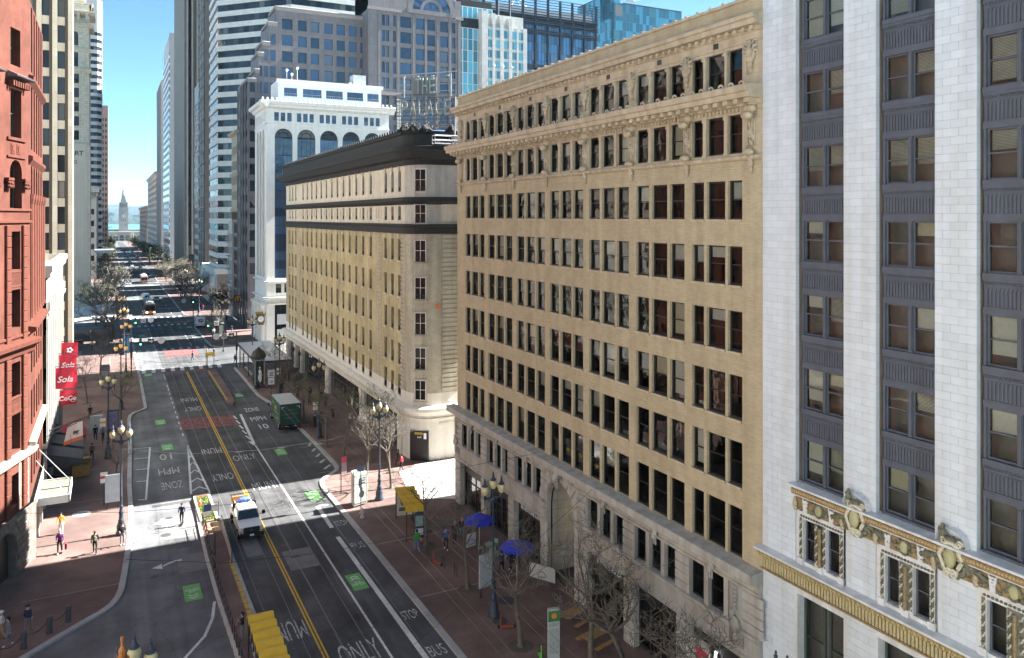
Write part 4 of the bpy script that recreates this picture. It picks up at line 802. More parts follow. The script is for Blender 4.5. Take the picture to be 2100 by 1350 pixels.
for a,c in AX:
    for k in range(8): z=13.9+k*3.75; zt=min(z+3.75,44.07); window(W,f1,(a,c,z,zt),winblk,gB,t=.07,y=.32,ft=.08,mull=3,rail=True,wob=.5)
    r_=(c-a)/2; m_=MB(); m_.face([(r_-r_*math.cos(PI*k/12),.06,r_*math.sin(PI*k/12)) for k in range(13)],1)
    for rr in (r_*.55,r_-.05): m_.tube([(r_-rr*math.cos(PI*k/12),.02,rr*math.sin(PI*k/12)) for k in range(13)],.07,4)
    for an in (45,90,135): m_.tube([(r_-r_*.55*math.cos(R(an)),.02,r_*.55*math.sin(R(an))),(r_-r_*math.cos(R(an)),.02,r_*math.sin(R(an)))],.06,4)
    m_.box(0,2*r_,-.02,.08,-.08,.08); W.add('arch_light',m_,[winblk,gW],f1,a,.3,44.07)
mb=MB(); wall(mb,0,14.8,0,50.6,[(1.2+k*2.2,2.1+k*2.2,47.5,49.35) for k in range(6)],.4,arches=[(2.4+k*3.6,5.0+k*3.6,13.9,45.9) for k in range(3)]); W.add('wall',mb,wp,f2)
for k in range(3): W.add('arch_glazing',MB().box(2.4+k*3.6,5.0+k*3.6,.4,.45,13.9,45.9),gD,f2)
for k in range(6): W.add('vent_panel',MB().box(1.2+k*2.2,2.1+k*2.2,.3,.35,47.5,49.35),M('louvre_grey',(.4,.4,.38),.7) if k==0 else bpy.data.materials['louvre_grey'],f2)
wcm=MB().lathe([(.75,0),(.75,.5),(.6,.6),(.55,7.4),(.75,7.9),(.8,8.4)],0,-.35,12).mesh('column',wp)
for k in range(5): W.inst('column',wcm,f2,1.0+k*3.2,0,0)
for z,pr,h in ((46.9,.18,.35),(13.3,.5,.4),(9.9,.8,.5),(8.6,.3,.4)):
    pf=[(0,z-h),(-pr*.5,z-h*.9),(-pr,z-h*.4),(-pr,z),(.2,z+.05)]; W.add('string_course',MB().extr(pf,-pr,27+.1),wp,f1); W.add('string_course',MB().extr(pf,0,14.8+pr),wp,f2)
pf=[(0,50.2),(-.5,50.4),(-.6,50.8),(-1.3,51.0),(-1.4,51.6),(-1.2,51.75),(.8,51.8)]
W.add('cornice',MB().extr(pf,-1.4,28.2),wp,f1); W.add('cornice',MB().extr(pf,-.5,16.2),wp,f2)
dn=MB().box(-.12,.12,-.42,0,0,.3).mesh('dentil',wp)
for k in range(66): W.inst('dentil',dn,f1,.1+k*.41,0,50.0)
crn=MB().blob((0,0,.2),(.22,.2,.4),6).mesh('antefix',wp)
for k in range(30): W.inst('antefix',crn,f1,-1+k*.97,-1.2,51.7)
W.add('roof',MB().box(0,27,.3,14.8,51.3,51.82),M('blue_roof',(.16,.24,.42),.7,var=.1),f1)
pw=[(1.2,4.0),(5.3,9.4),(10.4,14.2),(15.2,18.9),(19.9,22.6)]; mb=MB(); wall(mb,0,23.2,51.8,57,[(a,c,53.5,55.3) for a,c in pw],.3); mb.face([(0,0,51.8),(0,9,51.8),(0,9,57),(0,0,57)]); mb.face([(23.2,0,51.8),(23.2,9,51.8),(23.2,9,57),(23.2,0,57)]); mb.face([(0,0,57),(23.2,0,57),(23.2,9,57),(0,9,57)]); fp=FF(32.4,174.5); W.add('penthouse',mb,wp,fp)
W.add('penthouse_cornice',MB().extr([(0,56.3),(-.2,56.35),(-.25,56.8),(-.4,56.9),(-.4,57.1),(.2,57.12)],-.4,23.6),wp,fp)
for a,c in pw: window(W,fp,(a,c,53.5,55.3),winblk,gB,t=.07,y=.15,ft=.08,mull=2,rail=False)
for a,c in pw: b=MB(); [b.box(a+(c-a)*k/8-.02,a+(c-a)*k/8+.02,-.12,-.08,0,.75) for k in range(9)]; b.box(a,c,-.12,-.08,.7,.76); W.add('balcony_rail',b,M('rail_grey',(.4,.4,.4),.5) if 'rail_grey' not in bpy.data.materials else bpy.data.materials['rail_grey'],fp,0,0,53.3)
for (x,y,h) in ((34.5,176,2.4),(37,177,3.2),(35.6,176,1.6)): b=MB().tube([(0,0,0),(0,0,h)],.05,5).blob((0,0,h),(.3,.3,.3),6); b.build('antenna',wp,W.root,W.at((x,y,0),0,0,57))
W.add('plant_box',MB().box(0,3,0,3,57,60.0).box(-1,-.2,0,1,57,58.2),M('plant_steel',(.35,.38,.42),.5,var=.2),FF(50,178))
W.add('shop_panel',MB().box(.3,2.4,-.05,0,1.2,3.0).box(.3,2.4,-.05,0,4.0,6.2),flat('window_poster',(.55,.57,.6),.7),FF(31.2,171))
ck=thing('street_clock','gilded bracket clock with round white dial on the white arcade building corner','clock',(28.2,171.6,4.6))
MB().box(-.75,.75,-.3,.3,0,1.5).box(-.9,.9,-.38,.38,1.5,1.75).box(-.6,.6,-.25,.25,-.5,-.1).build('clock_case',M('clock_bronze',(.12,.09,.045),.5,.4),ck); MB().box(-1.1,1.1,-.1,.1,1.75,2.3).box(.6,2.2,-.06,.06,1.2,1.3).build('clock_crest',M('clock_gold',(.4,.27,.07),.5,metal=.5),ck)
dl=MB().lathe([(.62,0),(.6,.03),(.01,.03)],0,0,20); o=dl.build('dial',flat('dial_white',(.75,.75,.72),.5),ck,(0,-.31,.75)); o.rotation_euler=(PI/2,0,0)
MB().box(-.03,.03,-.36,-.345,0,.5).box(-.3,.0,-.36,-.345,-.03,.03).build('clock_hands',blackm,ck,(0,0,.75))
# ---------------------------------------------------------------- stepped granite block with arched tower
GT=Bld('granite_building','stepped mauve granite office block rising behind the white arcade building','building',(29.3,195)); gr_=M('mauve_granite',(.185,.175,.185),.6,var=.12,scale=.5,brick=(1.55,1.9,.05),mortar=(.8,.8,.8),streak=.08); grl=M('granite_trim',(.26,.24,.235),.7,var=.1)
f=FF(29.3,195)
stp=[(0,1.7,60.2),(1.7,2.3,62.5),(2.3,3.3,66.6),(3.3,4.75,69.3),(4.75,6.5,74.2),(6.5,38,78.2)]
zr=[12.9+3.97*k for k in range(17)]
wc=[(7.8,10.3),(11.6,13.75),(14.7,16.8),(18.1,20.2),(21.2,23.3),(24.3,26.3),(27.3,29.5)]
ops=[(a,c,z+.4,z+3.0) for a,c in wc for z in zr[7:16]]
mb=MB(); wall(mb,6.5,38,36,78.2,ops,.35)
B_=GT
for a,c,h in stp[:-1]: mb.box(a,c,0,12,0,h)
mb.face([(6.5,0,60),(6.5,12,60),(6.5,12,78.2),(6.5,0,78.2)]); mb.box(6.5,38,.4,.5,0,36); mb.face([(6.5,0,78.2),(38,0,78.2),(38,14,78.2),(6.5,14,78.2)]); GT.add('wall',mb,gr_,f)
for o in ops: window(GT,f,o,bronze,gB,t=.05,y=.3,ft=.06,rail=False,wob=.7)
for a,c,h in stp: b=MB().extr([(0,h-.9),(-.35,h-.5),(-.45,h),(-.1,h+.2),(.6,h+.2)],a-.35,c if c>20 else c+.2); GT.add('cornice',b,grl,f); GT.add('cornice',MB().box(a-.4,a+.2,-.3,9,h-.5,h+.15),grl,f)
for (a,c,h),n in zip(stp[:-1],range(6)):
    for z in zr:
        if z+3.4<h: window(GT,f,(a+.25,c-.25,z+.4,z+3.0),bronze,gB if n>1 else gD,t=.05,y=-.04,ft=.05,rail=False,mull=1)
fm_=FR(213); mb=MB(); us=[(u0+k*.95,u0+k*.95+.62) for u0 in (1.2,5.6,10.0,13.9) for k in range(3)]
ops=[(a,c,z+.4,z+2.6) for a,c in us for z in [8.2+3.97*k for k in range(13)]]
wall(mb,0,18,0,60.6,ops,.3); GT.add('street_wall',mb,gr_,fm_)
for o in ops: window(GT,fm_,o,bronze,gD,t=.05,y=.22,ft=.06,rail=True)
for k in range(5): GT.add('pier',MB().box(-.3,.3,-.25,0,0,60),gr_,fm_,.5+k*4.3)
for k in range(4): GT.add('shop_front',MB().box(1+k*4.3,4.2+k*4.3,-.06,.05,.2,6.4),gD,fm_)
f=FF(57.2,190); tw0=[(3.5,4.3),(4.5,5.4),(6.45,7.2),(8.4,11.3),(12.6,14.9),(15.7,17.8),(19.3,21.5),(22.6,23.6)]
tz=[71.1-3.97*k for k in range(-1,9)]
ops=[(a,c,z+.3,z+3.1) for a,c in tw0 for z in tz]
mb=MB(); wall(mb,0,25.2,30,79.2,ops,.4); mb.face([(0,0,30),(0,12,30),(0,12,84),(0,0,84)]); mb.box(0,3,.02,12,79.2,84); GT.add('tower_wall',mb,gr_,f)
for o in ops: window(GT,f,o,bronze,gB,t=.05,y=.3,ft=.06,rail=False,wob=.7)
for u in (2.8,7.8,11.95,15.3,18.55,22.05,24.6): GT.add('tower_pier',MB().box(-.3,.3,-.22,.02,30,79.2),gr_,f,u)
hd=MB()
for k in range(14):
    a,c=PI*k/14,PI*(k+1)/14
    for r0,r1,m_,yy in ((0,2.3,1,0),(2.3,3.1,0,-.3),(3.1,5.2,1,-.05),(5.2,6.6,0,-.4)): hd.face([(16.8-r0*math.cos(a),yy,80.4+r0*math.sin(a)),(16.8-r1*math.cos(a),yy,80.4+r1*math.sin(a)),(16.8-r1*math.cos(c),yy,80.4+r1*math.sin(c)),(16.8-r0*math.cos(c),yy,80.4+r0*math.sin(c))],m_)
hd.box(10.0,23.6,-.35,.1,79.4,80.4); hd.box(3,10.2,.02,10,79.2,86); hd.box(23.4,25.2,.02,10,79.2,84); hd.box(10.2,23.4,.1,10,79.4,88); GT.add('arched_gable',hd,[gr_,gB],f)
GT.add('cornice',MB().box(-.3,8.6,-.5,.2,79.0,79.7).box(23.4,25.7,-.5,.2,79.0,79.7),grl,f)
GT.add('tower_base_cornice',MB().box(-1,8,-1.6,0,57.6,58.4),grl,f)
# ---------------------------------------------------------------- slim brown building with a flagpole
Q=Bld('brown_building','slim brown brick office building with ornate pale crown and rooftop flagpole','building',(29.3,225)); f=FR(225); brn=M('brown_brick',(.13,.085,.07),.85,var=.2,scale=1,brick=(.4,.15,.015)); crown=M('pale_crown_stone',(.42,.36,.27),.8,var=.2,scale=2)
us=[(1.5+k*1.9,2.7+k*1.9) for k in range(6)]; ops=[(a,c,z,z+2.3) for a,c in us for z in [8.4+3.6*k for k in range(6)]]; mb=MB(); wall(mb,0,12.5,0,29,ops,.25); mb.face([(12.5,0,0),(12.5,12,0),(12.5,12,49.5),(12.5,0,49.5)]); Q.add('wall',mb,brn,f)
for o in ops: window(Q,f,o,bronze,gD,t=.06,y=.18,ft=.06)
ops=[(a,c,z,z+2.3) for a,c in us for z in (31.5,35.5,39.5,43.5)]; mb=MB(); wall(mb,0,12.5,29,49.5,ops,.3); mb.face([(0,0,49.5),(12.5,0,49.5),(12.5,12,49.5),(0,12,49.5)]); Q.add('crown_wall',mb,crown,f)
for o in ops: window(Q,f,o,bronze,gD,t=.06,y=.18,ft=.06)
for z,pr in ((29,.4),(38.4,.5),(49.2,1.0)): Q.add('cornice',MB().extr([(0,z-.7),(-pr*.5,z-.5),(-pr,z-.2),(-pr,z+.2),(0,z+.3)],-.3,12.5+pr),crown,f); Q.add('cornice',MB().box(0,8,-pr,0,z-.6,z+.25),crown,FF(29.3,212.5))
for k in range(6): Q.add('spandrel_band',MB().box(0,12.5,-.06,0,7.7+k*3.6,8.2+k*3.6),M('spandrel_stone',(.3,.22,.18),.8) if k==0 else bpy.data.materials['spandrel_stone'],f)
Q.add('roof_lantern',MB().lathe([(1.1,49.5),(1.1,51),(1.4,51.2),(1.3,52.6),(.5,53)],8,4,8),wp,f); fl_=thing('flagpole','white rooftop flagpole carrying a furled striped flag on the brown building','flagpole',(33.3,217,53)); MB().tube([(0,0,0),(0,0,13)],[.12,.06],6).blob((0,0,13.1),(.14,.14,.14),6).build('pole',flat('pole_white',(.75,.75,.75),.4),fl_)
b=MB(); [b.face([(.05+.25*math.sin(z*3+j),-.1*j,z),(.45+.3*math.sin(z*2.2+1),-.1*j,z+.1),(.4+.25*math.sin(z*2.6+2),-.1*j,z+.55),(.06,-.1*j,z+.5)],k%2) for j in (0,1) for k,z in enumerate((7,7.5,8,8.5,9,9.5,10))]; b.build('flag',[flat('flag_red',(.5,.04,.05),.8),flat('flag_white',(.7,.7,.7),.8)],fl_)
cw=M('cream_low_front',(.5,.48,.43),.8,var=.12); LB=Bld('fire_escape_building','low cream shop building with iron fire escape below the brown office block','building',(28.9,228)); f=FR(228,28.9)
ops=[(.6+k*1.6,1.6+k*1.6,z,z+2.0) for k in range(4) for z in (6,9.6,13.2,16.8,20.4)]; mb=MB(); wall(mb,0,7,0,26,ops,.2); mb.face([(7,0,0),(7,3,0),(7,3,26),(7,0,26)]); LB.add('wall',mb,cw,f)
for o in ops: window(LB,f,o,bronze,gW,t=.06,y=.12,ft=.06)
for z in (9.2,12.8,16.4,20): LB.add('fire_escape',MB().box(.3,6.7,-1.2,-.05,z,z+.06).box(.3,6.7,-1.2,-1.15,z+.9,z+.96).tube([(1,-.6,z),(4.5,-.6,z+3.6)],.08,4),bpy.data.materials['rail_grey'],f)
# ---------------------------------------------------------------- octagonal tower with white bands
T=Bld('banded_tower','tall office tower of dark glass ribbons and white concrete bands with angled corner','building',(29.3,258)); bw=M('white_band_concrete',(.76,.75,.71),.7,var=.07,scale=.4,streak=.06)
def ribbon(b,pts,zs,wh,zt,bandm,glass,z0,back=None,name='window_ribbon',bandn='band',mw=1.9):
    mb=MB()
    lo=z0
    for z in zs:
        ring_wall(mb,pts,lo,z); lo=z+wh
        ins=offs(pts,-.35)
        for a,c in zip(pts,pts[1:]):  # shelf and soffit of each ribbon
            pass
        for (a,c),(e,g) in zip(zip(pts,pts[1:]),zip(ins,ins[1:])): mb.face([(a[0],a[1],z),(c[0],c[1],z),(g[0],g[1],z),(e[0],e[1],z)]); mb.face([(a[0],a[1],z+wh),(c[0],c[1],z+wh),(g[0],g[1],z+wh),(e[0],e[1],z+wh)])
    ring_wall(mb,pts,lo,zt); b.add(bandn,mb,bandm,CF)
    ins=offs(pts,-.33); g=MB()
    for (a,c) in zip(ins,ins[1:]):
        L=math.hypot(c[0]-a[0],c[1]-a[1]); n=max(1,round(L/mw))
        for k in range(n):
            p=(a[0]+(c[0]-a[0])*k/n,a[1]+(c[1]-a[1])*k/n); q=(a[0]+(c[0]-a[0])*(k+1)/n-.0,a[1]+(c[1]-a[1])*(k+1)/n)
            e=.05*math.hypot(1,0)/max(L/n,.1); p2=(p[0]+(q[0]-p[0])*e,p[1]+(q[1]-p[1])*e); q2=(q[0]-(q[0]-p[0])*e,q[1]-(q[1]-p[1])*e)
            jx=rnd.uniform(-.012,.012); g.face([(p2[0]+jx,p2[1],0),(q2[0]-jx,q2[1],0),(q2[0],q2[1]+jx,wh),(p2[0],p2[1],wh)])
    me=g.mesh(name,glass)
    for z in zs: b.inst(name,me,CF,0,0,z)
    bk=MB(); i2=offs(pts,-.5); ring_wall(bk,i2,z0,zt); b.add('core',bk,flat('core_dark',(.01,.01,.01),.6) if 'core_dark' not in bpy.data.materials else bpy.data.materials['core_dark'],CF)
pts=[(29.3,280),(29.3,258),(48,238.2),(68.5,238.2),(68.5,262)]
ribbon(T,pts,[12.2+3.57*k for k in range(30)],2.0,121,bw,gD,10)
pod=Bld('podium_building','white stone podium with tall shop windows at the foot of the banded tower','building',(27.6,285)); f=FR(285,28.4)
us=[(1.5+k*4.4,4.6+k*4.4) for k in range(7)]; mb=MB(); wall(mb,0,34,0,11,[(a,c,.5,8) for a,c in us],.5); pod.add('wall',mb,bw,f); mb=MB().box(-.5,34.3,-.5,6,9.6,10.5).box(-.6,34.6,-.9,6.2,10.5,11.3); pod.add('cornice',mb,bw,f)
for a,c in us: window(pod,f,(a,c,.5,8),bronze,gW,t=.12,y=.3,ft=.1,mull=1)
pcm=MB().lathe([(.7,0),(.6,.5),(.55,8),(.8,8.8)],0,-.1,10).mesh('column',bw)
for k in range(8): pod.inst('column',pcm,f,.8+k*4.4,-.4,0)
# ---------------------------------------------------------------- towers further down the right side
D=Bld('grid_tower','dark office tower with a pale window grid beyond the banded tower','building',(29.3,294)); drk=M('dark_concrete',(.12,.115,.11),.8,var=.1,scale=.3,streak=.12); pg=flat('pale_grid',(.34,.33,.31),.7); f=FR(316)
mb=MB().box(20,22,-.0,10,0,150).box(0,22,.5,12,0,150); D.add('wall',mb,drk,f)
for z in [10+4.05*k for k in range(34)]:
    for a in (0.3,6.9,13.5): window(D,f,(a,a+6.2,z,z+3.5),pg,DARKGLASS('bronze_glass',(.045,.042,.04),.0,.1,.8) if 'bronze_glass' not in bpy.data.materials else bpy.data.materials['bronze_glass'],t=.16,y=0,ft=.4,rail=False)
D.add('front_wall',MB().box(0,26,0,3,0,150),drk,FF(29.3,293.9))
E_=Bld('pale_tower','mid height pale office slab wedged before the striped concrete tower','building',(29.3,333)); f=FR(334); E_.add('wall',MB().box(0,16,.2,20,0,78),M('pale_slab',(.36,.37,.37),.7,var=.1),f)
for z in [8+4*k for k in range(16)]:
    for a in (.5,5.8,11): window(E_,f,(a,a+4.4,z,z+2.6),pg,gD,t=.1,y=-.02,ft=.2,rail=False)
V=Bld('striped_tower','tall concrete tower with narrow dark vertical window stripes','building',(29.3,380)); ccr=M('tower_concrete',(.23,.215,.195),.85,var=.1,scale=.25,streak=.15); V.add('wall',MB().box(0,64,.0,30,0,163),ccr,FR(444)); f=FF(29.3,380)
for k in range(14): V.add('concrete_fin',MB().box(-.35,.35,-1.0,.0,0,163),ccr,f,1.2+k*2.1)
for k in range(13): V.add('window_stripe',MB().box(-.62,.62,-.2,-.05,14,160),gD,f,2.25+k*2.1)
for k in range(6): V.add('lobby_opening',MB().box(-1.2,1.2,-1.05,-.95,1,10),gD,f,3+k*4.2)
N_=Bld('slatted_tower','distant grey tower with slanting white sill bands and punched windows','building',(29.3,480)); f=FR(538); nb=M('grey_tower',(.36,.36,.37),.7,var=.08); N_.add('wall',MB().box(0,58,.2,30,0,131),nb,f)
for z in [10+4.1*k for k in range(27)]: N_.add('sill_band',MB().box(0,58,-.3,.2,z,z+1.5),flat('sill_white',(.66,.66,.66),.6) if 'sill_white' not in bpy.data.materials else bpy.data.materials['sill_white'],f); N_.add('window_ribbon',MB().box(0,58,.0,.19,z+1.5,z+4.0),gB,f)
f=FF(29.3,480)
for z in [10+4.1*k for k in range(26)]: window(N_,f,(2.2,11,z+1.4,z+3.8),bronze,gD,t=.1,y=-.0,ft=.2,mull=2,rail=False)
N_.add('front_wall',MB().box(0,20,.15,3,0,131),nb,f)
Z_=Bld('concrete_slab_tower','distant plain concrete slab tower left of the slatted tower','building',(29.3,560)); Z_.add('wall',MB().box(0,56,0,20,0,117),M('slab_concrete',(.40,.38,.37),.85,var=.06,scale=.2),FR(616))
for k in range(5): Z_.add('rib',MB().box(-.4,.4,-.5,0,0,116),bpy.data.materials['slab_concrete'],FR(616),6+k*11)
def old(name,label,y0,y1,h,col,x=29.3,fr=None,floors=None,side=1):
    b=Bld(name,label,'building',(x,y0)); L=y1-y0; f=FR(y1,x) if side>0 else FL(y0,x); m=M(name+'_stone',col,.85,var=.14,scale=.4)
    n=max(2,int(L/7)); us=[(L*k/n+1.5,L*(k+1)/n-1.5) for k in range(n)]; zs=[(z,z+2.6) for z in [7+4.6*k for k in range(int((h-9)/4.6))]]
    mb=MB(); wall(mb,0,L,-16,h,[(a,c,d,e) for a,c in us for d,e in zs],.3); b.add('wall',mb,m,f); fw=22; ff=FF(x if side>0 else x-fw,y0); us2=[(2+k*4,4.4+k*4) for k in range(5)]
    mb=MB(); wall(mb,0,fw,-16,h,[(a,c,d,e) for a,c in us2 for d,e in zs],.3); mb.face([(0,0,h),(fw,0,h),(fw,L,h),(0,L,h)]); b.add('front_wall',mb,m,ff)
    for a,c in us:
        for d,e in zs: window(b,f,(a,c,d,e),bronze,gD,t=.12,y=.2,ft=.1,rail=False)
    for a,c in us2:
        for d,e in zs: window(b,ff,(a,c,d,e),bronze,gD,t=.12,y=.2,ft=.1,rail=False)
    b.add('cornice',MB().extr([(0,h-2.2),(-.6,h-1.8),(-1.4,h-.6),(-1.4,h),(0,h+.3)],-1,L+1.4),m,f); b.add('cornice',MB().extr([(0,h-2.2),(-.6,h-1.8),(-1.4,h-.6),(-1.4,h),(0,h+.3)],-1.4,fw),m,ff); b.add('string_course',MB().box(0,L,-.4,0,h-9,h-8.3),m,f); return b
old('stone_office_block','distant pale classical stone office block with heavy cornice',625,775,60,(.42,.39,.35))
old('brown_stone_block','small distant brown stone block nearest the clock tower',800,1000,37,(.27,.21,.17))
# ---------------------------------------------------------------- glass towers over the rooftops
cy_=DARKGLASS('cyan_glass',(.05,.20,.26),.2,.08,.9,(.10,.30,.36),.05); cy2=DARKGLASS('teal_glass',(.03,.14,.21),.3,.06,1.0,(.05,.2,.26),.05); bl_=DARKGLASS('blue_glass',(.03,.085,.17),.35,.05,1.0,(.10,.18,.28),.06)
wpier=M('pale_pier_stone',(.50,.50,.48),.7,var=.08,scale=.3,brick=(3,2,.06),mortar=(.8,.8,.8))
def curtain(b,fr,L,z0,z1,fh,pw_,glass,mulm,mw=.12,md=.15,spand=None,slots=None):
    pn={}
    n=max(1,round(L/pw_)); w_=L/n
    pm=MB().box(.04,w_-.04,0,.05,.04,fh-.04).mesh('glass_panel',glass); nz_=int((z1-z0)/fh)
    for i in range(n):
        for k in range(nz_): b.inst('glass_panel',pm,fr,i*w_,0,z0+k*fh)
    mm=MB().box(-mw/2,mw/2,-md,.06,z0,z0+nz_*fh).mesh('mullion',mulm)
    for i in range(n+1): b.inst('mullion',mm,fr,i*w_,0,0)
    tm=MB().box(0,L,-md*.6,.06,-.06,.06).mesh('transom',mulm)
    for k in range(nz_+1): b.inst('transom',tm,fr,0,0,z0+k*fh)
    b.add('core',MB().box(0,L,.08,1,z0-20,z1),bpy.data.materials['core_dark'],fr)
wm_=flat('white_mullion',(.62,.66,.68),.5); bm_=flat('blue_black_mullion',(.012,.022,.045),.5)
g=Bld('cyan_tower','cyan glass tower with pale stone piers at its right corner','building',(116,268)); curtain(g,FF(115.5,270),14.5,56,109,4.2,2.05,cy_,wm_,.22,.4); curtain(g,FF(115.0,268.6),12.6,56,101.8,4.2,2.1,cy_,wm_,.22,.4)
for a,c,h in ((123.8,126.3,104.6),(128.2,129.4,104),(131.5,133,103.6),(135.2,136.6,103),(138.6,139.3,99.6),(141.4,143,99.6)): g.add('stone_pier',MB().box(a-116,c-116,-.4,8,50,h),wpier,FF(116,266))
curtain(g,FF(124,266),18,56,99,3.9,1.5,cy_,wpier,.1,.1)
for z in [56+3.9*k for k in range(12)]: g.add('stone_band',MB().box(0,18,-.12,.06,z+2.9,z+3.9),wpier,FF(124,266)) if z<98 else 0
g.add('roof_wall',MB().box(8,26,1,10,99,104),wpier,FF(116,266))
for x in (128.5,132.3,136.2): b=MB().tube([(0,0,-6),(0,0,6)],.08,5).blob((0,0,6),(.5,.5,.5),8); b.build('globe_mast',wm_,g.root,g.at((x,265,0),0,0,78))
for x,h in ((132,121),(137,118)): g.add('mast',MB().tube([(0,0,100),(0,0,h)],.14,5),bpy.data.materials['rail_grey'],FF(x,268))
g=Bld('lattice_tower','broad office tower with dark steel lattice over pale blue glass','building',(138,310)); f=FF(138,310); L=66
curtain(g,f,L,48,118,4.15,1.65,bl_,bm_,.1,.12)
for k in range(11): g.add('steel_column',MB().box(-.45,.45,-.9,0,40,126),bm_,f,.5+k*6.5)
for z in (62,78.5,95,111,115,118): g.add('louvre_band',MB().box(0,L+.6,-1.1,-.3,z-1.1,z-.7).box(0,L+.6,-1.2,-.3,z-.2,z+.2).box(0,L+.6,-1.1,-.3,z+.7,z+1.0),bm_,f)
for z in (120,121.2,122.4,123.6,124.8,126): g.add('rooftop_rail',MB().box(-1,L+1,-1.1,-.7,z-.12,z+.12).box(L+.6,L+1,-1.1,10,z-.12,z+.12),bm_,f)
g.add('roof_screen',MB().box(0,L,4,5,116,123),M('pale_screen',(.4,.45,.5),.5),f); g.add('side_wall',MB().box(L-.4,L,0,30,40,118),bm_,f)
g.add('skylight',MB().face([(0,0,0),(13,0,0),(6,0,7)]) or MB().prism([(0,0),(12,0),(12,8),(0,8)],0,.3).tube([(0,0,0),(6,4,8),(12,0,0)],.2,4).tube([(0,8,0),(6,4,8),(12,8,0)],.2,4),wm_,f,26,12,123)
g=Bld('teal_tower','tall teal glass tower with notched roofline at the far right of the skyline','building',(275,400)); curtain(g,FF(275,400),54,70,159.6,5.6,2.6,cy2,flat('teal_mullion',(.08,.2,.26),.4),.16,.12); curtain(g,FR(440,275),40,70,166,5.6,2.6,cy2,bpy.data.materials['teal_mullion'],.16,.12)
g.add('notch_wall',MB().box(0,7,.5,12,150,166),cy2,FF(275,401)); g.add('service_box',MB().box(2.2,7.5,-.2,3,151.5,158),flat('service_grey',(.12,.14,.15),.7),FF(275,400)); g.add('roof_coping',MB().box(8,54,-.2,.4,159.4,160.2),bm_,FF(275,400))
g.add('roof_crane',MB().tube([(0,0,158),(0,0,164.5)],.6,6).tube([(-1,0,164.5),(14,0,163.5)],.5,5).tube([(14,0,163.5),(22,0,166)],.1,4).box(8,13,-.6,.6,162.6,164),bpy.data.materials['rail_grey'],FF(281,404))
# ---------------------------------------------------------------- rooftop sign of the hotel
SG=thing('rooftop_sign','large rooftop sign of pale letters on dark scaffolding above the black hotel cornice','sign',(48,110,36)); scf=flat('scaffold_steel',(.06,.06,.06),.6); scl=flat('scaffold_light',(.30,.30,.30),.5)
# local x runs along the sign; built facing the camera end of the street
L=15.6; b=MB()
for i in range(17): x=i*L/16; b.tube([(x,0,0),(x,0,8.6)],.05,4)
for z in [k*.72 for k in range(13)]: b.tube([(0,0,z),(L,0,z)],.045,4)
for i in range(17): x=i*L/16; b.tube([(x,1.5,0),(x,1.5,8.4)],.05,4)
for z in [k*.9 for k in range(10)]: b.tube([(0,1.5,z),(L,1.5,z)],.045,4)
for i in range(8): b.tube([(i*L/8,0,0),((i+1)*L/8,1.5,4)],.05,4); b.tube([(i*L/8,1.5,4),((i+1)*L/8,0,8)],.05,4)
for z in (4.2,1.2,7.3): b.box(-.1,L+.1,-.12,-.02,z,z+.22)
b.build('scaffold',scf,SG)
b=MB(); b.tube([(2.2,0,8),(2.2,0,12.2)],.16,6); b.tube([(14.6,0,8),(14.6,0,12.6)],.16,6); b.tube([(-.6,-.4,12.5),(16.2,-.4,13.0)],.1,5)
for z in (9.2,10.6): b.tube([(.2,-.1,z),(4.4,-.1,z)],.06,5); b.tube([(10.5,-.1,z),(16,-.1,z)],.06,5)
for x in (2.6,6.2,10.2,14.2): b.box(x-.5,x+.1,-.9,-.4,12.1,12.3)
b.build('lamp_gantry',scl,SG)
lg=M('sign_letter_green',(.20,.25,.22),.5,var=.3,scale=4); lw_=M('sign_letter_grey',(.19,.20,.18),.55,var=.25,scale=3)
for t_,m_,x,z,sx,sz in (('THE',lg,7.8,10.3,5.4,3.2),('PALACE',lw_,8.0,5.9,13.6,3.2),('HOTEL',flat('sign_letter_dark',(.10,.10,.10),.6),8.0,1.6,11,2.6)):
    for j,ch in enumerate(t_):
        me=textmesh(ch,1,1,.09,m_); xs=[v.co.x for v in me.vertices]; ys=[v.co.y for v in me.vertices]; n=len(t_); cw=sx/n
        k=(cw*.74)/(max(xs)-min(xs)); kz=sz/(max(ys)-min(ys)); c_=(max(xs)+min(xs))/2; d_=(max(ys)+min(ys))/2
        for v in me.vertices: v.co.x=(v.co.x-c_)*k; v.co.y=(v.co.y-d_)*kz; v.co.z*=1.6
        o=link('letter',me,SG,(x-sx/2+cw*(j+.5),-.25,z)); o.rotation_euler=(PI/2,0,0)
MB().box(4.5,10.6,.3,.5,8.2,12.1).build('back_panel',flat('panel_grey',(.12,.13,.14),.6),SG)
SG.rotation_euler=(0,0,R(-40)); SG.location=(37.3,110,38.7); SG.scale=(.58,.58,.72)
MB().box(0,L,.0,.2,-3.6,0).box(0,.2,0,3,-3.6,8).box(L-.2,L,0,3,-3.6,8).build('base_frame',scf,SG)
b=thing('suspended_platform','grey aluminium window washing platform hung below the black hotel cornice','scaffold',(31.2,79.4,34.9)); alu=flat('aluminium',(.5,.51,.52),.4,.6)
MB().box(0,6,-.4,.4,0,.08).build('deck',alu,b)
for y in (-.4,.4):
    r=MB(); [r.tube([(0,y,z),(6,y,z)],.035,5) for z in (.1,.5,1.0)]; [r.tube([(x,y,0),(x,y,1.0)],.03,5) for x in (0,2,4,6)]; [r.tube([(k*.5,y,.1),(k*.5+.25,y,.5),(k*.5+.5,y,.1)],.02,4) for k in range(12)]; r.build('side_rail',alu,b)
MB().box(2.2,2.8,-.3,.3,.1,1.1).tube([(2.5,0,1),(2.5,0,1.7)],.08,6).build('hoist',scl,b)
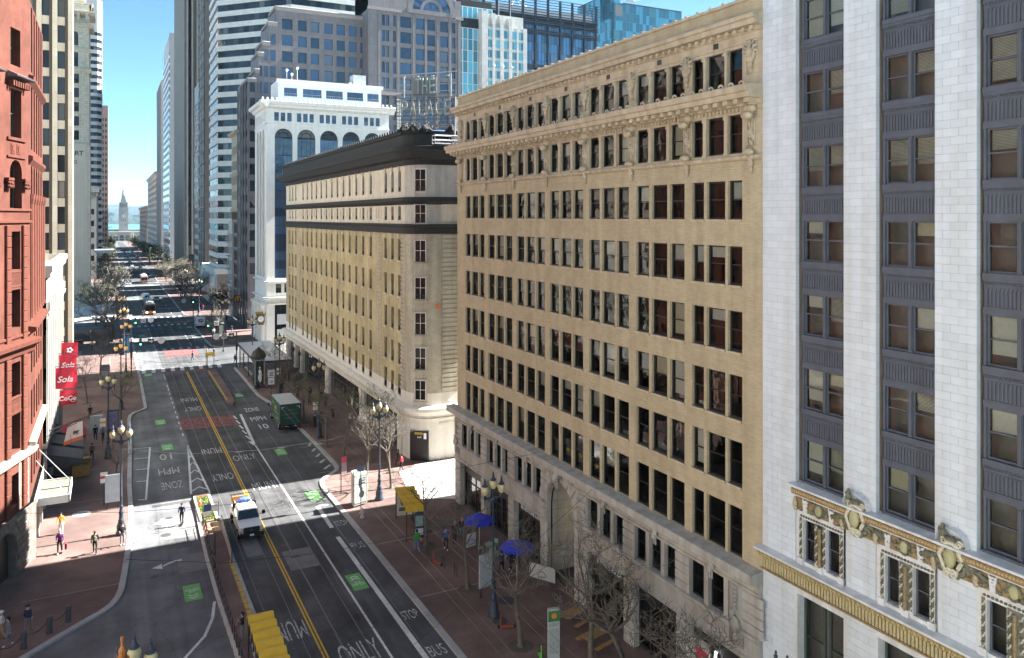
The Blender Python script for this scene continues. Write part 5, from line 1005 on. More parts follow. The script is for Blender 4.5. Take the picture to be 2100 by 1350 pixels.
b2=MB().tube([(2.5,0,1.7),(2.5,.3,3.6)],.02,4).tube([(2.7,0,1.7),(2.7,.3,3.6)],.02,4).build('cable',scf,b)
tp=thing('blue_tarpaulin','blue tarpaulin stretched over the hotel roof edge below the sign','tarpaulin',(33.2,82,36.6)); b=MB(); [b.face([(k,0,.2*math.sin(k)),(k+1,0,.2*math.sin(k+1)),(k+1,4,.5+.2*math.sin(k+1)),(k,4,.5+.2*math.sin(k))]) for k in range(9)]; b.build('sheet',flat('tarp_blue',(.06,.13,.32),.6),tp)
# ================================================================ red brick building with an oblique bay (left edge)
C=Bld('red_building','red brick romanesque building with brick piers, arches and rusticated stone base','building',(-5.7,71.7)); red=M('red_brick',(.122,.044,.031),.9,spec=.15,patch=.15,var=.2,scale=1.0,brick=(.22,.075,.008),mortar=(.8,.85,.9),streak=.15); redst=M('red_sandstone',(.105,.036,.025),.85,spec=.15,var=.14,scale=2,bump=.2,bscale=14,streak=.12); brst=M('brown_rustic_stone',(.17,.135,.115),.9,var=.25,scale=1.5,bump=.6,bscale=5,rand=.25); crst=M('pale_band_stone',(.33,.28,.23),.8,var=.15,scale=2); redpn=M('red_panel_brick',(.40,.16,.09),.85,var=.12)
gC=GLASS('green_sash_glass',(.45,.62,.55),.012,3.2); fC=flat('green_sash',(.05,.07,.06),.5); HC=44
# oblique face: runs from the far corner back to the left; its frame has u along the face towards the far corner
OA=R(90-18.7); dirx,diry=math.cos(OA),math.sin(OA); LB_=34.0; fo=(-5.7-LB_*dirx,71.7-LB_*diry,OA)
f=FL(71.7)
wu=[LB_-3.05-4.6*k for k in range(7)]          # left edges of window bays, nearest the corner first
lev=[(5.2,7.6),(9.3,12.1),(13.2,16.0),(18.6,21.5),(23.0,25.9),(38.4,41.2)]
ops=[(u,u+1.55,a,c) for u in wu for a,c in lev]
big=[(u,u+1.7,33.0,36.6) for u in wu]; ar=[(u-.1,u+1.8,27.6,31.3) for u in wu]
mb=MB(); wall(mb,0,LB_,4.6,HC,ops+big,.62,arches=ar); C.add('bay_wall',mb,red,fo)
for o in ops+big: window(C,fo,o,fC,gC,t=.08,y=.55,ft=.1)
for o in ar: window(C,fo,o,fC,gC,t=.08,y=.55,ft=.1,arch=True)
mb=MB().box(0,LB_,2.5,2.6,0,HC); [mb.box(0,LB_,.7,2.5,a-.5,a-.2) for a,c in lev]; C.add('interior',mb,inter,fo)
pier=MB()
for k in range(26): z=4.8+k*.83; pier.bbox(-.34,.34,-.2,.02,z,z+.80,.04)
prm=pier.mesh('pier',redst); cpm=MB().box(-.42,.42,-.32,.02,0,.2)
[cpm.blob((x,-.26,-.2-.25*j),(.16,.14,.16),6,0,.25) for x in (-.25,0,.25) for j in (0,1)]; cpm=cpm.mesh('capital',redst)
for u in wu:
    for du in (-.55,2.05): C.inst('pier',prm,fo,u+du,0,0); C.inst('capital',cpm,fo,u+du,-.02,29.7)
    C.add('lattice_panel',MB().box(0,1.55,-.04,.06,0,1.0),redst,fo,u,.3,16.9) 
    for a in (21.7,16.85,12.2): 
        q=MB(); q.box(-.1,1.65,-.1,.1,1.1,1.22); q.box(-.1,1.65,-.1,.1,0,.1); [q.tube([(.1+.2*k,-.03,.15),(.25+.2*k,-.03,1.05)],.035,4) for k in range(7)]; [q.tube([(.25+.2*k,-.035,.15),(.1+.2*k,-.035,1.05)],.035,4) for k in range(7)]; C.add('lattice_spandrel',q,redst,fo,u,.05,a)
    q=MB().extr([(0,0),(-.75,.1),(-.8,.2),(0,.55)],-.7,2.4); C.add('hood_roof',q,flat('slate_hood',(.10,.085,.085),.6),fo,u,0,37.35); q=MB(); [q.box(-.5+.36*k,-.3+.36*k,-.45,0,0,.4) for k in range(8)]; C.add('corbel_row',q,redst,fo,u,0,36.75)
    q=MB(); [(q.box(x,x+.62,-.05,0,.25,1.0),q.box(x+.15,x+.47,-.09,-.04,.4,.86)) for x in (.05,.95)]; q.box(-.6,2.3,-.14,.02,1.25,1.45); q.box(-.6,2.3,-.12,.02,-.05,.08); C.add('panel_band',q,redst,fo,u,0,31.5)
for z,pr in ((17.9,.12),(26.6,.16),(27.5,.14)): C.add('string_course',MB().extr([(0,z-.12),(-pr,z-.05),(-pr,z+.1),(0,z+.14)],0,LB_+.15),redst,fo)
C.add('cornice',MB().extr([(0,16.3),(-.2,16.5),(-.3,16.9),(-.75,17.2),(-.8,17.5),(0,17.65)],0,LB_+.4),redst,fo)
# Market side of the red building
us=[(1.2+k*2.35,2.5+k*2.35) for k in range(5)]; LM=13.3
arm=[(a,c,19.0,31.2) for a,c in us]; o2=[(a,c,z,z+5.2) for a,c in us for z in (32.4,38.6)]+[(a,c,z,z+2.9) for a,c in us for z in (10.2,14.4,5.4)]
mb=MB(); wall(mb,0,LM,4.6,HC,o2,.5,arches=arm); mb.face([(LM,0,0),(LM,20,0),(LM,20,HC),(LM,0,HC)]); C.add('street_wall',mb,red,f)
for o in o2: window(C,f,o,fC,gC,t=.08,y=.4,ft=.08)
for a in arm: C.add('arch_glazing',MB().box(a[0],a[1],.45,.5,a[2],a[3]),DARKGLASS('red_bldg_glass',(.03,.035,.035),0) if 'red_bldg_glass' not in bpy.data.materials else bpy.data.materials['red_bldg_glass'],f)
colr=MB().lathe([(.26,19.0),(.2,19.4),(.17,28.0),(.26,28.4),(.3,28.8)],0,-.05,8); colm_=colr.mesh('colonnette',redst)
for k in range(6): C.inst('colonnette',colm_,f,.7+k*2.35,0,0); C.inst('colonnette',colm_,f,.7+k*2.35+.35,0,0)
for z,pr in ((18.2,.5),(9.2,.45),(31.6,.25),(37.9,.3)): C.add('string_course',MB().extr([(0,z-.5),(-pr,z-.1),(-pr,z+.15),(0,z+.25)],-.2,LM),crst if z<10 else redst,f)
C.add('ledge',MB().extr([(0,8.3),(-.35,8.5),(-.5,8.8),(-.5,9.0),(0,9.1)],0,LB_+.4),crst,fo)
# stone base with an arch and striped panels
ab=[(LB_-6.4,LB_-3.0,.05,3.9),(LB_-14,LB_-10.6,.05,3.9)]
mb=MB(); wall(mb,0,LB_+.35,0,4.7,[],.6,-.35,arches=ab); C.add('stone_base',mb,brst,fo); mb=MB(); wall(mb,-.1,LM,0,4.7,[(2+k*3.6,4.6+k*3.6,.1,3.6) for k in range(3)],.6,-.3); C.add('stone_base',mb,crst,f)
rb={}
for k in range(9):
    for j in range(4 if k<8 else 4):
        u=LB_-2.35+j*.72-(.3 if k%2 else 0)
        if u>LB_-.2: continue
        kk=(k%3,j%2); 
        if kk not in rb: rb[kk]=MB().bbox(-.35,.35,-.12,.02,0,.46,.05).mesh('stone_block',brst)
        C.inst('stone_block',rb[kk],fo,u,-.35,.3+k*.49)
    for j in range(3): u=LB_-7.1-j*.72; C.inst('stone_block',rb[(0,0)],fo,u,-.35,.3+k*.49)
for k in range(11): a=PI*(k+.5)/11; o=MB().bbox(-.26,.26,-.12,.02,0,.62,.05).build('stone_block',brst,C.root,C.at(fo,LB_-4.7+1.72*math.cos(a),-.35,2.2+1.72*math.sin(a)),OA); o.rotation_euler=(0,PI/2-a,OA)
C.add('arch_door',MB().box(LB_-6.4,LB_-3.0,.2,.3,0,3.9),flat('door_brown',(.05,.035,.025),.5),fo)  # plain dark brown door sheet closing the arch
for k in range(5): C.add('brick_panel',MB().box(LB_-1.5,LB_-.35,-.02,.03,4.95+k*.66,5.4+k*.66),redpn,fo,0,-.01,0)
C.add('pale_panel',MB().box(LB_-1.75,LB_-.1,-.015,.03,4.7,8.3),crst,fo)
o=link('carved_letters',textmesh('BUILDING',.42,1,.02,crst),C.root,C.at(fo,LB_-2.2,-.49,4.35),OA); o.rotation_euler=(PI/2,0,OA)
mb=MB(); mb.face([(0,0,HC),(LB_,0,HC),(LB_+4,14,HC),(0,14,HC)]); C.add('roof',mb,roofm,fo)
cn=thing('canopy','flat beige entrance canopy hung on rods from the red brick building','canopy',(-5.6,78.0,0)); cnm=M('canopy_roof',(.16,.155,.115),.7,var=.15); wst=flat('canopy_white',(.40,.40,.38),.6)
MB().box(0,2.4,-2.3,2.6,3.35,3.5).build('roof_panel',cnm,cn); b=MB(); [b.box(*q) for q in ((-.1,2.5,-2.4,-2.3,2.95,3.6),(-.1,2.5,2.6,2.7,2.95,3.6),(2.4,2.5,-2.4,2.7,2.95,3.6))]; b.build('fascia',wst,cn); MB().box(0,2.4,.1,.2,3.5,3.56).build('seam',blackm,cn)
b=MB(); b.tube([(0,-1.7,6.6),(2.2,-2.0,3.6)],.03,5).tube([(0,1.7,6.6),(2.2,2.2,3.6)],.03,5); b.build('tie_rod',wst,cn)
# ================================================================ low white terracotta building with red banners
Lw=Bld('white_shop_building','low white terracotta shop building with fluted piers and scalloped parapet','building',(-5.7,85.1)); wt=M('white_terracotta_front',(.42,.415,.385),.7,var=.07,scale=1.5,streak=.1); f=FL(85.1,-5.4); L=27.4
us=[(1+k*2.9,2.6+k*2.9) for k in range(9)]; ops=[(a,c,z,z+3.2) for a,c in us for z in (8,12.6)]; mb=MB(); wall(mb,0,L,5.6,22.1,ops,.3); mb.face([(L,0,0),(L,14,0),(L,14,22.1),(L,0,22.1)]); mb.face([(0,.4,0),(0,14,0),(0,14,22.1),(0,.4,22.1)]); Lw.add('wall',mb,wt,f)
gL=GLASS('shop_sash_glass',(.4,.42,.42),.012,3.5); Lw.add('interior',MB().box(.2,L-.2,1.5,1.6,0,21),inter,f)
for o in ops: window(Lw,f,o,wst,gL,t=.1,y=.2,ft=.08)
fp=MB(); [fp.box(-.35+.2*k,-.25+.2*k,-.14,0,6,17.4) for k in range(4)]; fpm=fp.mesh('fluted_pier',wt)
sbm=MB().scroll((0,-.1,17.9),.4,.2,1.4,.12).box(-.3,.3,-.3,0,18.2,19).mesh('scroll_bracket',wt)
for k in range(10): Lw.inst('fluted_pier',fpm,f,.45+k*2.9,0,0); Lw.inst('scroll_bracket',sbm,f,.45+k*2.9,0,0)
Lw.add('cornice',MB().box(0,L+.1,-.35,.3,21.3,21.8).box(0,L+.15,-.5,.3,21.8,22.4),wt,f); Lw.add('roof',MB().box(0,L,.3,14,21.4,21.5),M('cream_roof',(.5,.47,.38),.8),f); Lw.add('parapet',MB().box(L-.3,L,.3,14,21.5,22.4),wt,f); Lw.add('parapet',MB().box(0,.3,.3,14,21.5,22.4),wt,f)
Lw.add('shop_front',MB().box(.5,L-.5,.2,.3,.3,5.4),gD,f); Lw.add('shop_fascia',MB().box(0,L,.0,.3,5.0,5.7).box(0,.5,0,.4,0,5.2).box(L-.5,L,0,.4,0,5.2).box(9,9.6,0,.4,0,5.2).box(18,18.6,0,.4,0,5.2),wt,f)
rfl=M('banner_red',(.52,.02,.045),.7,var=.1); wte=flat('banner_white',(.7,.7,.7),.7)
def banner(y,z,w_,h,label,txt,tsz=.6,mat=rfl,x=-5.3,cat='banner',grp='red banners on the white shop building'):
    t=thing('banner',label,cat,(x,y,z),0,grp); MB().tube([(-.2,0,.15),(w_+.5,0,.2)],.04,5).build('pole',blackm,t)
    b=MB(); n=8
    for i in range(n):
        for j in range(4):
            q=lambda u,v:(u*w_,.12*math.sin(u*5+v*3)+.1*v,-v*h); u0,u1,v0,v1=i/n,(i+1)/n,j/4,(j+1)/4; b.face([q(u0,v0),q(u1,v0),q(u1,v1),q(u0,v1)])
    b.build('cloth',mat,t,smooth=True)
    if txt: o=link('print',textmesh(txt,tsz,1,.004,wte,shear=.3 if txt=='Sola' else 0,bold=.01),t,(w_*.5,-.2,-h*.55)); o.rotation_euler=(PI/2,0,0)
    return t
for y,z,h,lb,tx,s_ in ((107,12.0,1.9,'red banner with small white flower emblem, farthest and highest of the row',None,.5),(102.5,11.25,2.1,'red banner lettered Sola, half hidden behind the nearer big one','Sola',.8),(96.5,10.8,2.25,'largest red banner lettered Sola, in front of the row','Sola',.9),(103,7.15,1.75,'red banner lettered COCO hanging lowest in the row','CoCo',.7),(105,9.0,2.1,'narrow red banner with thin white stripes behind the lettered ones',None,.5)):
    t=banner(y,z,1.75,h,lb,tx,s_)
    if 'flower' in lb: b=MB(); [b.blob((.9+.22*math.cos(a),-.16,-.9+.22*math.sin(a)),(.13,.02,.13),8) for a in (0,1.3,2.5,3.8,5)]; b.build('emblem',wte,t)
    if 'stripes' in lb: MB().box(.5,1.4,-.2,-.17,-.9,-.78).box(.5,1.4,-.2,-.17,-1.1,-1.04).build('emblem',wte,t)
    if 'COCO' in lb: b=MB().tube([(1.4+.2*math.cos(2*PI*k/12),-.2,-1.2+.2*math.sin(2*PI*k/12)) for k in range(13)],.03,4); b.build('emblem',wte,t)
t=thing('flag','dark red flag folded on the slanting pole behind the white bear flag','flag',(-5.4,88,6.2)); MB().tube([(0,0,0),(4.6,-.3,1.5)],.05,6).build('pole',blackm,t); b=MB(); b.face([(.9,-.1,.2),(2.9,-.2,.85),(2.7,0,-.5),(2.2,.1,-1.3)]); b.face([(2.9,-.2,.85),(3.2,-.1,-.9),(2.7,0,-.5)]); b.build('cloth',M('flag_dark_red',(.28,.015,.03),.8),t); 
t=thing('flag','white state flag with brown bear and red stripe on a slanting pole','flag',(-5.4,85,6.4)); t.scale=(.72,.72,.72); MB().tube([(0,0,0),(4.7,-.2,1.9)],.05,6).blob((4.75,-.2,1.95),(.1,.1,.1),6).build('pole',blackm,t)
b=MB(); n=6
for i in range(n):
    for j in range(5):
        q=lambda u,v:(2.4+u*1.75-.5*v*(1-u),-.1+.15*math.sin(u*6+v*2),1.0+u*.7-v*2.5+.1*math.sin(u*4)); b.face([q(i/n,j/5),q((i+1)/n,j/5),q((i+1)/n,(j+1)/5),q(i/n,(j+1)/5)],1 if j==4 else 0)
b.build('cloth',[flat('flag_cream',(.68,.66,.60),.8),flat('flag_orange_red',(.6,.16,.06),.8)],t,smooth=True)
b=MB(); b.blob((0,0,0),(.3,.03,.2),8).blob((.3,0,.12),(.14,.03,.12),7)
[b.box(x,x+.09,-.02,.02,-.34,-.1) for x in (-.26,-.12,.1,.24)]; b.build('bear_emblem',flat('bear_brown',(.16,.06,.04),.8),t,(3.3,-.32,.25))
lt=link('print',textmesh('CALIFORNIA',.2,1,.004,bpy.data.materials['bear_brown']),t,(2.75,-.32,-.5)); lt.rotation_euler=(PI/2,PI/2.1,0)
aw=M('awning_black',(.035,.037,.042),.8,var=.15)
for i,(y,lb) in enumerate(((86.5,'black shop awning, nearest of the three under the bear flag'),(91,'black shop awning, middle of the three beneath the flags'),(95.6,'black shop awning, farthest of the three by the wooden crates'))):
    t=thing('awning',lb,'awning',(-5.4,y,0),0,'black awnings along the white shop front'); b=MB(); b.face([(0,0,4.3),(0,3.6,4.3),(2.9,3.6,3.5),(2.9,0,3.5)]); b.face([(2.9,0,3.5),(2.9,3.6,3.5),(2.9,3.6,3.1),(2.9,0,3.1)]); b.face([(0,0,4.3),(2.9,0,3.5),(2.9,0,3.1),(0,0,3.1)]); b.face([(0,3.6,4.3),(2.9,3.6,3.5),(2.9,3.6,3.1),(0,3.6,3.1)]); b.build('canvas',aw,t); MB().tube([(0,0,3.1),(2.9,0,3.1)],.03,4).tube([(2.9,0,3.1),(2.9,3.6,3.1)],.03,4).build('frame',blackm,t)
wd_=M('crate_wood',(.34,.19,.05),.8,var=.25,scale=4)
for i,(x,y,lb) in enumerate(((-2.9,92.6,'open wooden kiosk cart of orange planks, nearer of the two under the flags'),(-2.8,95.6,'open wooden kiosk cart, farther one with white trays inside'))):
    t=thing('wooden_cart',lb,'cart',(x,y,.13),R(8),'wooden carts beside the black awnings'); b=MB()
    for k in range(5): MB().box(-.8,.8,-.03,.03,0,.19).build('plank',wd_,t,(0,-.8,.1+k*.2)); MB().box(-.03,.03,-.8,.8,0,.19).build('plank',wd_,t,(.8,0,.1+k*.2))
    MB().box(-.8,.8,-.8,.8,.85,.9).build('tray',wd_ if i==0 else wst,t); MB().box(-.8,-.76,-.8,.8,.1,1.2).box(-.8,.8,.76,.8,.1,1.2).build('back_panel',wd_,t)
# ================================================================ beige tower with projecting piers
Bt=Bld('beige_tower','tall beige stone tower with dark window columns between projecting piers','building',(-5.7,150)); bg_=M('beige_stone',(.63,.58,.47),.8,var=.09,scale=.35,brick=(2.4,1.45,.02),mortar=(.8,.8,.8),streak=.08); dkp=M('bronze_spandrel',(.14,.12,.09),.6); f=FF(-5.7-18.4,150)
NB=8; zs=[4.2+4.32*k for k in range(17)]
mb=MB().box(0,18.4,.9,2.5,0,86); Bt.add('wall',mb,bg_,f)
for k in range(NB+1): x=18.4-k*2.27; Bt.add('pier',MB().box(-.72,.0,-.12,.9,0,86),bg_,f,x,0,0)
for k in range(NB): Bt.add('pier_reveal',MB().box(-1.18,-.74,-.02,.9,0,86),M('brown_metal_pier',(.095,.075,.055),.6) if k==0 else bpy.data.materials['brown_metal_pier'],f,18.4-k*2.27,0,0)
for k in range(NB):
    for z in zs: window(Bt,f,(18.4-k*2.27-2.25,18.4-k*2.27-1.2,z,z+2.9),bronze,gW,t=.07,y=.3,ft=.1,rail=False)
    for z in zs: Bt.add('spandrel',MB().box(0,1.07,.1,.9,2.9,4.32),bg_,f,18.4-k*2.27-2.26,0,z)
Bt.add('street_wall',MB().box(0,1.5,0.02,6,0,86),bg_,FL(151.0,-5.75))
# ================================================================ ornate tower, blank wall with lettering, green glass annex
Hb=Bld('ornate_tower','ornate cream stone tower with balconies above a plain lettered side wall','building',(-5.7,255)); cr=M('cream_carved_stone',(.62,.56,.44),.8,var=.16,scale=1.2,streak=.12,brick=(1.4,.7,.04),mortar=(.7,.7,.7)); pl=M('plain_beige_wall',(.62,.56,.45),.85,var=.06,scale=.2,streak=.1)
f=FF(-5.7-9.0,255); zs=[49+4.05*k for k in range(5)]
wn=[(4.7,6.5,z,z+2.7) for z in zs]+[(.6,1.9,z,z+2.7) for z in zs]+[(4.7,6.3,70,75)]
mb=MB(); wall(mb,0,9,46,84,wn,.4,arches=[(4.7,6.3,76,80)]); mb.face([(9,0,0),(9,20,0),(9,20,84),(9,0,84)]); Hb.add('tower_wall',mb,cr,f)
for o in wn: window(Hb,f,o,bronze,gW,t=.12,y=.25,ft=.1)
window(Hb,f,(4.7,6.3,76,80),bronze,gW,t=.12,y=.25,ft=.1,arch=True)
for z,pr in ((69.2,.6),(74.9,.4),(82,1.2),(85.5,1.5),(88,1.0)): Hb.add('cornice',MB().extr([(0,z-.9),(-pr*.4,z-.6),(-pr,z-.1),(-pr,z+.3),(0,z+.4)],-.5,9+pr),cr,f); Hb.add('cornice',MB().box(-.1,10,-pr,0,z-.6,z+.35),cr,FL(255))
for k in range(4): Hb.add('corbel',MB().extr([(0,82.5),(-.5,83.2),(-1.2,84.6),(-1.2,85.2),(0,85.2)],-.35,.35),cr,f,2.2+k*2.1)
Hb.add('balcony',MB().box(0,9.6,-1.3,-1.1,85.8,87.6).box(9.2,9.6,-1.3,9,85.8,87.6),cr,f); Hb.add('upper_stage',MB().box(1,8,0.5,9,84,97).prism([(.5,.2),(8.5,.2),(8.5,9.2),(.5,9.2)],96.5,97.4),cr,f); mb=MB(); mb.face([(.2,0,97.4),(8.8,0,97.4),(6.5,4,101),(2.5,4,101)]); mb.face([(8.8,0,97.4),(8.8,9,97.4),(6.5,5,101),(6.5,4,101)]); Hb.add('roof',mb,M('slate_roof',(.09,.09,.09),.7),f)
Hb.add('side_wall',MB().box(0,8.6,-.5,4,0,47.6).box(-.1,9.0,-.6,.2,47.2,47.8),pl,f); Hb.add('street_wall',MB().box(0,20,.0,3,0,46),cr,FL(255,-5.6)); Hb.add('pilaster_strip',MB().box(8.6,9.3,-.45,4,0,47.4),cr,f)
for t_,z,s_ in (('ART',45.1,1.9),('ING',42.6,1.25)): o=link('wall_lettering',textmesh(t_,s_,1,.03,flat('letter_black',(.02,.02,.02),.7)),Hb.root,Hb.at(f,5.9 if t_=='ART' else 5.0,-.56,z)); o.rotation_euler=(PI/2,0,0)
Gn=Bld('green_glass_annex','small annex with green glass strip below the blank beige wall','building',(-5.7,190)); f=FF(-5.7-7.6,190); Gn.add('wall',MB().box(0,.6,0,8,0,17).box(5.0,5.6,0,8,0,17).box(0,5.6,-.2,8,15.4,17),M('annex_grey',(.16,.17,.17),.6),f); gg=DARKGLASS('green_glass',(.03,.13,.06),0,.1,.8)
for k in range(4):
    for j in range(2): window(Gn,f,(.6+j*2.2,2.8+j*2.2,1+k*3.6,4.5+k*3.6),bronze,gg,t=.1,y=.1,ft=.1,rail=False)
# ================================================================ far left towers
A=Bld('pale_banded_tower','distant pale tower with dark window ribbons and blank top on the left','building',(-4.6,505)); pb=M('pale_band',(.5,.5,.51),.6,var=.05)
pts=[(-22,500),(-7,500),(-4.6,503),(-4.6,530)]; ribbon(A,pts,[8+4.05*k for k in range(31)],2.1,150,pb,gD,-8); A.add('antenna',MB().tube([(0,0,150),(0,0,178)],.3,5),wst,FF(-13,506))
A2=Bld('rust_tower','distant narrow rust coloured tower beside the pale banded tower','building',(-3.6,640)); rs=M('rust_granite',(.33,.20,.16),.7); f=FF(-9,640); mb=MB(); ops=[(1.2+k*1.9,2.3+k*1.9,z,z+2.2) for k in range(3) for z in [0+4.2*k for k in range(24)]]; wall(mb,0,7,-10,108,ops,.3); mb.face([(7,0,-10),(7,20,-10),(7,20,108),(7,0,108)]); A2.add('wall',mb,rs,f)
for o in ops: window(A2,f,o,bronze,gD,t=.1,y=.2,ft=.1,rail=False)
A3=Bld('corbelled_building','distant grey stone building with corbelled cornice on the left','building',(-5.7,380)); old_=M('old_grey_stone',(.33,.31,.28),.85,var=.15); f=FF(-14.7,380); mb=MB(); ops=[(1.0+k*2.0,2.2+k*2.0,z,z+2.4) for k in range(4) for z in (8,13,18,23,28)]; wall(mb,0,9,0,39,ops,.3); mb.face([(9,0,0),(9,60,0),(9,60,39),(9,0,39)]); A3.add('wall',mb,old_,f)
for o in ops: window(A3,f,o,bronze,gD,t=.1,y=.2,ft=.1,rail=False)
A3.add('cornice',MB().box(-.5,10,-1,60,37.6,39.4),old_,f)
for k in range(7): A3.add('corbel',MB().box(-.25,.25,-.8,0,36,37.6),old_,f,.8+k*1.4)
aw2=thing('awning','distant pale entrance awning jutting from the left buildings over the pavement','awning',(-5.6,330,0)); MB().face([(0,0,16),(0,12,16),(6,12,20),(6,0,20)]) ; b=MB(); b.box(0,6.5,0,14,13.6,14.4); b.build('canvas',flat('pale_metal',(.55,.57,.6),.5),aw2); MB().box(4.5,4.7,-.1,.1,9,13.4).build('hanging_banner',rfl,aw2)
# unseen blocks on the left, added for window reflections and bounced light
K2=Bld('corner_block','pale corner building added to bounce light, out of the picture on the left','building',(-36,6)); f=FL(6,-36); us=[(2+k*4,4+k*4) for k in range(9)]; ops=[(a,c,z,z+2.6) for a,c in us for z in [6+4*k for k in range(9)]]; mb=MB(); wall(mb,0,40,0,46,ops,.3); K2.add('wall',mb,M('corner_stone_pale',(.42,.40,.37),.8),f); K2.add('glazing',MB().box(0,40,.28,.3,0,46),gD,f)
K=Bld('corner_block','pale stone corner building across the side street from the red brick building','building',(-22,-10)); f=FL(-40,-22); us=[(2+k*4,4+k*4) for k in range(11)]; ops=[(a,c,z,z+2.6) for a,c in us for z in [6+4*k for k in range(9)]]; mb=MB(); wall(mb,0,48,0,44,ops,.3); K.add('wall',mb,M('corner_stone',(.55,.51,.44),.8),f); K.add('glazing',MB().box(0,48,.28,.3,0,44),gD,f)
K3=Bld('stone_tower','grey brown stone tower behind the low white shop building, seen only mirrored in windows','building',(-19,86)); f=FL(86,-19); us=[(2+k*3.4,3.8+k*3.4) for k in range(17)]; ops=[(a,c,z,z+2.2) for a,c in us for z in [24+3.9*k for k in range(13)]]; mb=MB(); wall(mb,0,60,0,78,ops,.3); K3.add('wall',mb,M('tower_stone_brown',(.30,.26,.22),.85,var=.15),f); K3.add('glazing',MB().box(0,60,.28,.3,0,78),gD,f)
# ================================================================ the ferry terminal at the end of the street
Fb=Bld('ferry_terminal','distant grey stone ferry terminal with arched arcade and tall clock tower','building',(19,1512)); fs=M('terminal_stone',(.25,.245,.24),.85,var=.08,scale=.1); fz=-16; f=FF(-81,1512)
aa=[(2+k*9.2,8.8+k*9.2,fz+2,fz+11.5) for k in range(21)]; mb=MB(); wall(mb,0,200,fz,fz+17,[],1.5,arches=aa); mb.face([(0,0,fz+17),(200,0,fz+17),(200,40,fz+17),(0,40,fz+17)]); Fb.add('arcade_wall',mb,fs,f)
for a in aa: Fb.add('arch_glazing',MB().box(a[0],a[1],1.4,1.6,a[2],a[3]),gD,f)
for a in aa: Fb.add('fan_glazing',MB().box(a[0],a[1],.9,1.1,fz+5.2,fz+6),fs,f)
Fb.add('cornice',MB().extr([(0,fz+15.6),(-1.2,fz+16.4),(-1.2,fz+17.2),(0,fz+17.6)],0,200),fs,f); Fb.add('roof_storey',MB().box(6,194,12,40,fz+17,fz+21).box(6,194,11.4,40.5,fz+20.7,fz+21.3),fs,f)
f=FF(11.8,1520); T_=lambda nm,mb_: Fb.add(nm,mb_,fs,f)
T_('tower_shaft',MB().box(0,14.6,0,14.6,-1,41.5)); T_('tower_cornice',MB().box(-.8,15.4,-.8,15.4,41,42.2).box(-.5,15.1,-.5,15.1,33.5,34.1)); mb=MB(); wall(mb,0.4,14.2,42.2,52,[(1.8+k*2.3,3.2+k*2.3,43.4,49.8) for k in range(5)],1.5,.3); mb.box(.5,14.1,2,14.2,42.2,52); mb.face([(14.2,.3,42.2),(14.2,14.2,42.2),(14.2,14.2,52),(14.2,.3,52)]); T_('belfry',mb)
T_('belfry_cornice',MB().box(-.8,15.4,-.8,15.4,51.6,52.8)); T_('stage',MB().box(2.6,12,2.6,12,52.8,57.5).box(2.2,12.4,2.2,12.4,57,57.8).box(4,10.6,4,10.6,57.8,63.5).box(3.6,11,3.6,11,63,63.8))
T_('lantern',MB().lathe([(2.8,63.8),(2.6,67),(3.1,67.3),(2.0,69),(1.9,71.5),(2.4,71.8),(1.6,73.5),(1.5,75.5),(.5,77),(.4,79)],7.3,7.3,10))
dl=MB().lathe([(4.1,0),(4.0,.2),(.1,.2)],0,0,24).build('clock_dial',flat('clock_pale',(.45,.45,.43),.6),Fb.root,Fb.at(f,7.3,-.2,28.4)); dl.rotation_euler=(PI/2,0,0)
b=MB(); b.tube([(3.9*math.cos(2*PI*k/24),-.5,28.4+3.9*math.sin(2*PI*k/24)) for k in range(25)],.3,4); b.tube([(0,-.55,28.4),(-1.2,-.55,31)],.2,4).tube([(0,-.55,28.4),(-1.6,-.55,27.4)],.2,4); b.tube([(2.6*math.cos(2*PI*k/24),-.5,28.4+2.6*math.sin(2*PI*k/24)) for k in range(25)],.15,4); Fb.add('clock_hands',b,flat('clock_dark',(.12,.12,.12),.6),f,7.3)
for z in (12,20): 
    for x in (3,10): Fb.add('slit_window',MB().box(x,x+1.1,-.05,.1,z,z+2.2),gD,f)
Fb.add('slit_window',MB().box(6.8,7.9,-.05,.1,19.5,22),gD,f)
for t_,x in (('PORT OF',62),('SAN FRANCISCO',-18)): o=link('roof_letters',textmesh(t_,5,1,.3,flat('roof_letter_dark',(.1,.12,.16),.7) if t_[0]=='P' else bpy.data.materials['roof_letter_dark']),Fb.root,(x-19+0,14,8.5)); o.rotation_euler=(PI/2,0,PI)
for x in (24.6,27.2): Fb.add('flagpole',MB().tube([(0,0,-15),(0,0,1)],.5,5),wst,FF(x+5,1440))
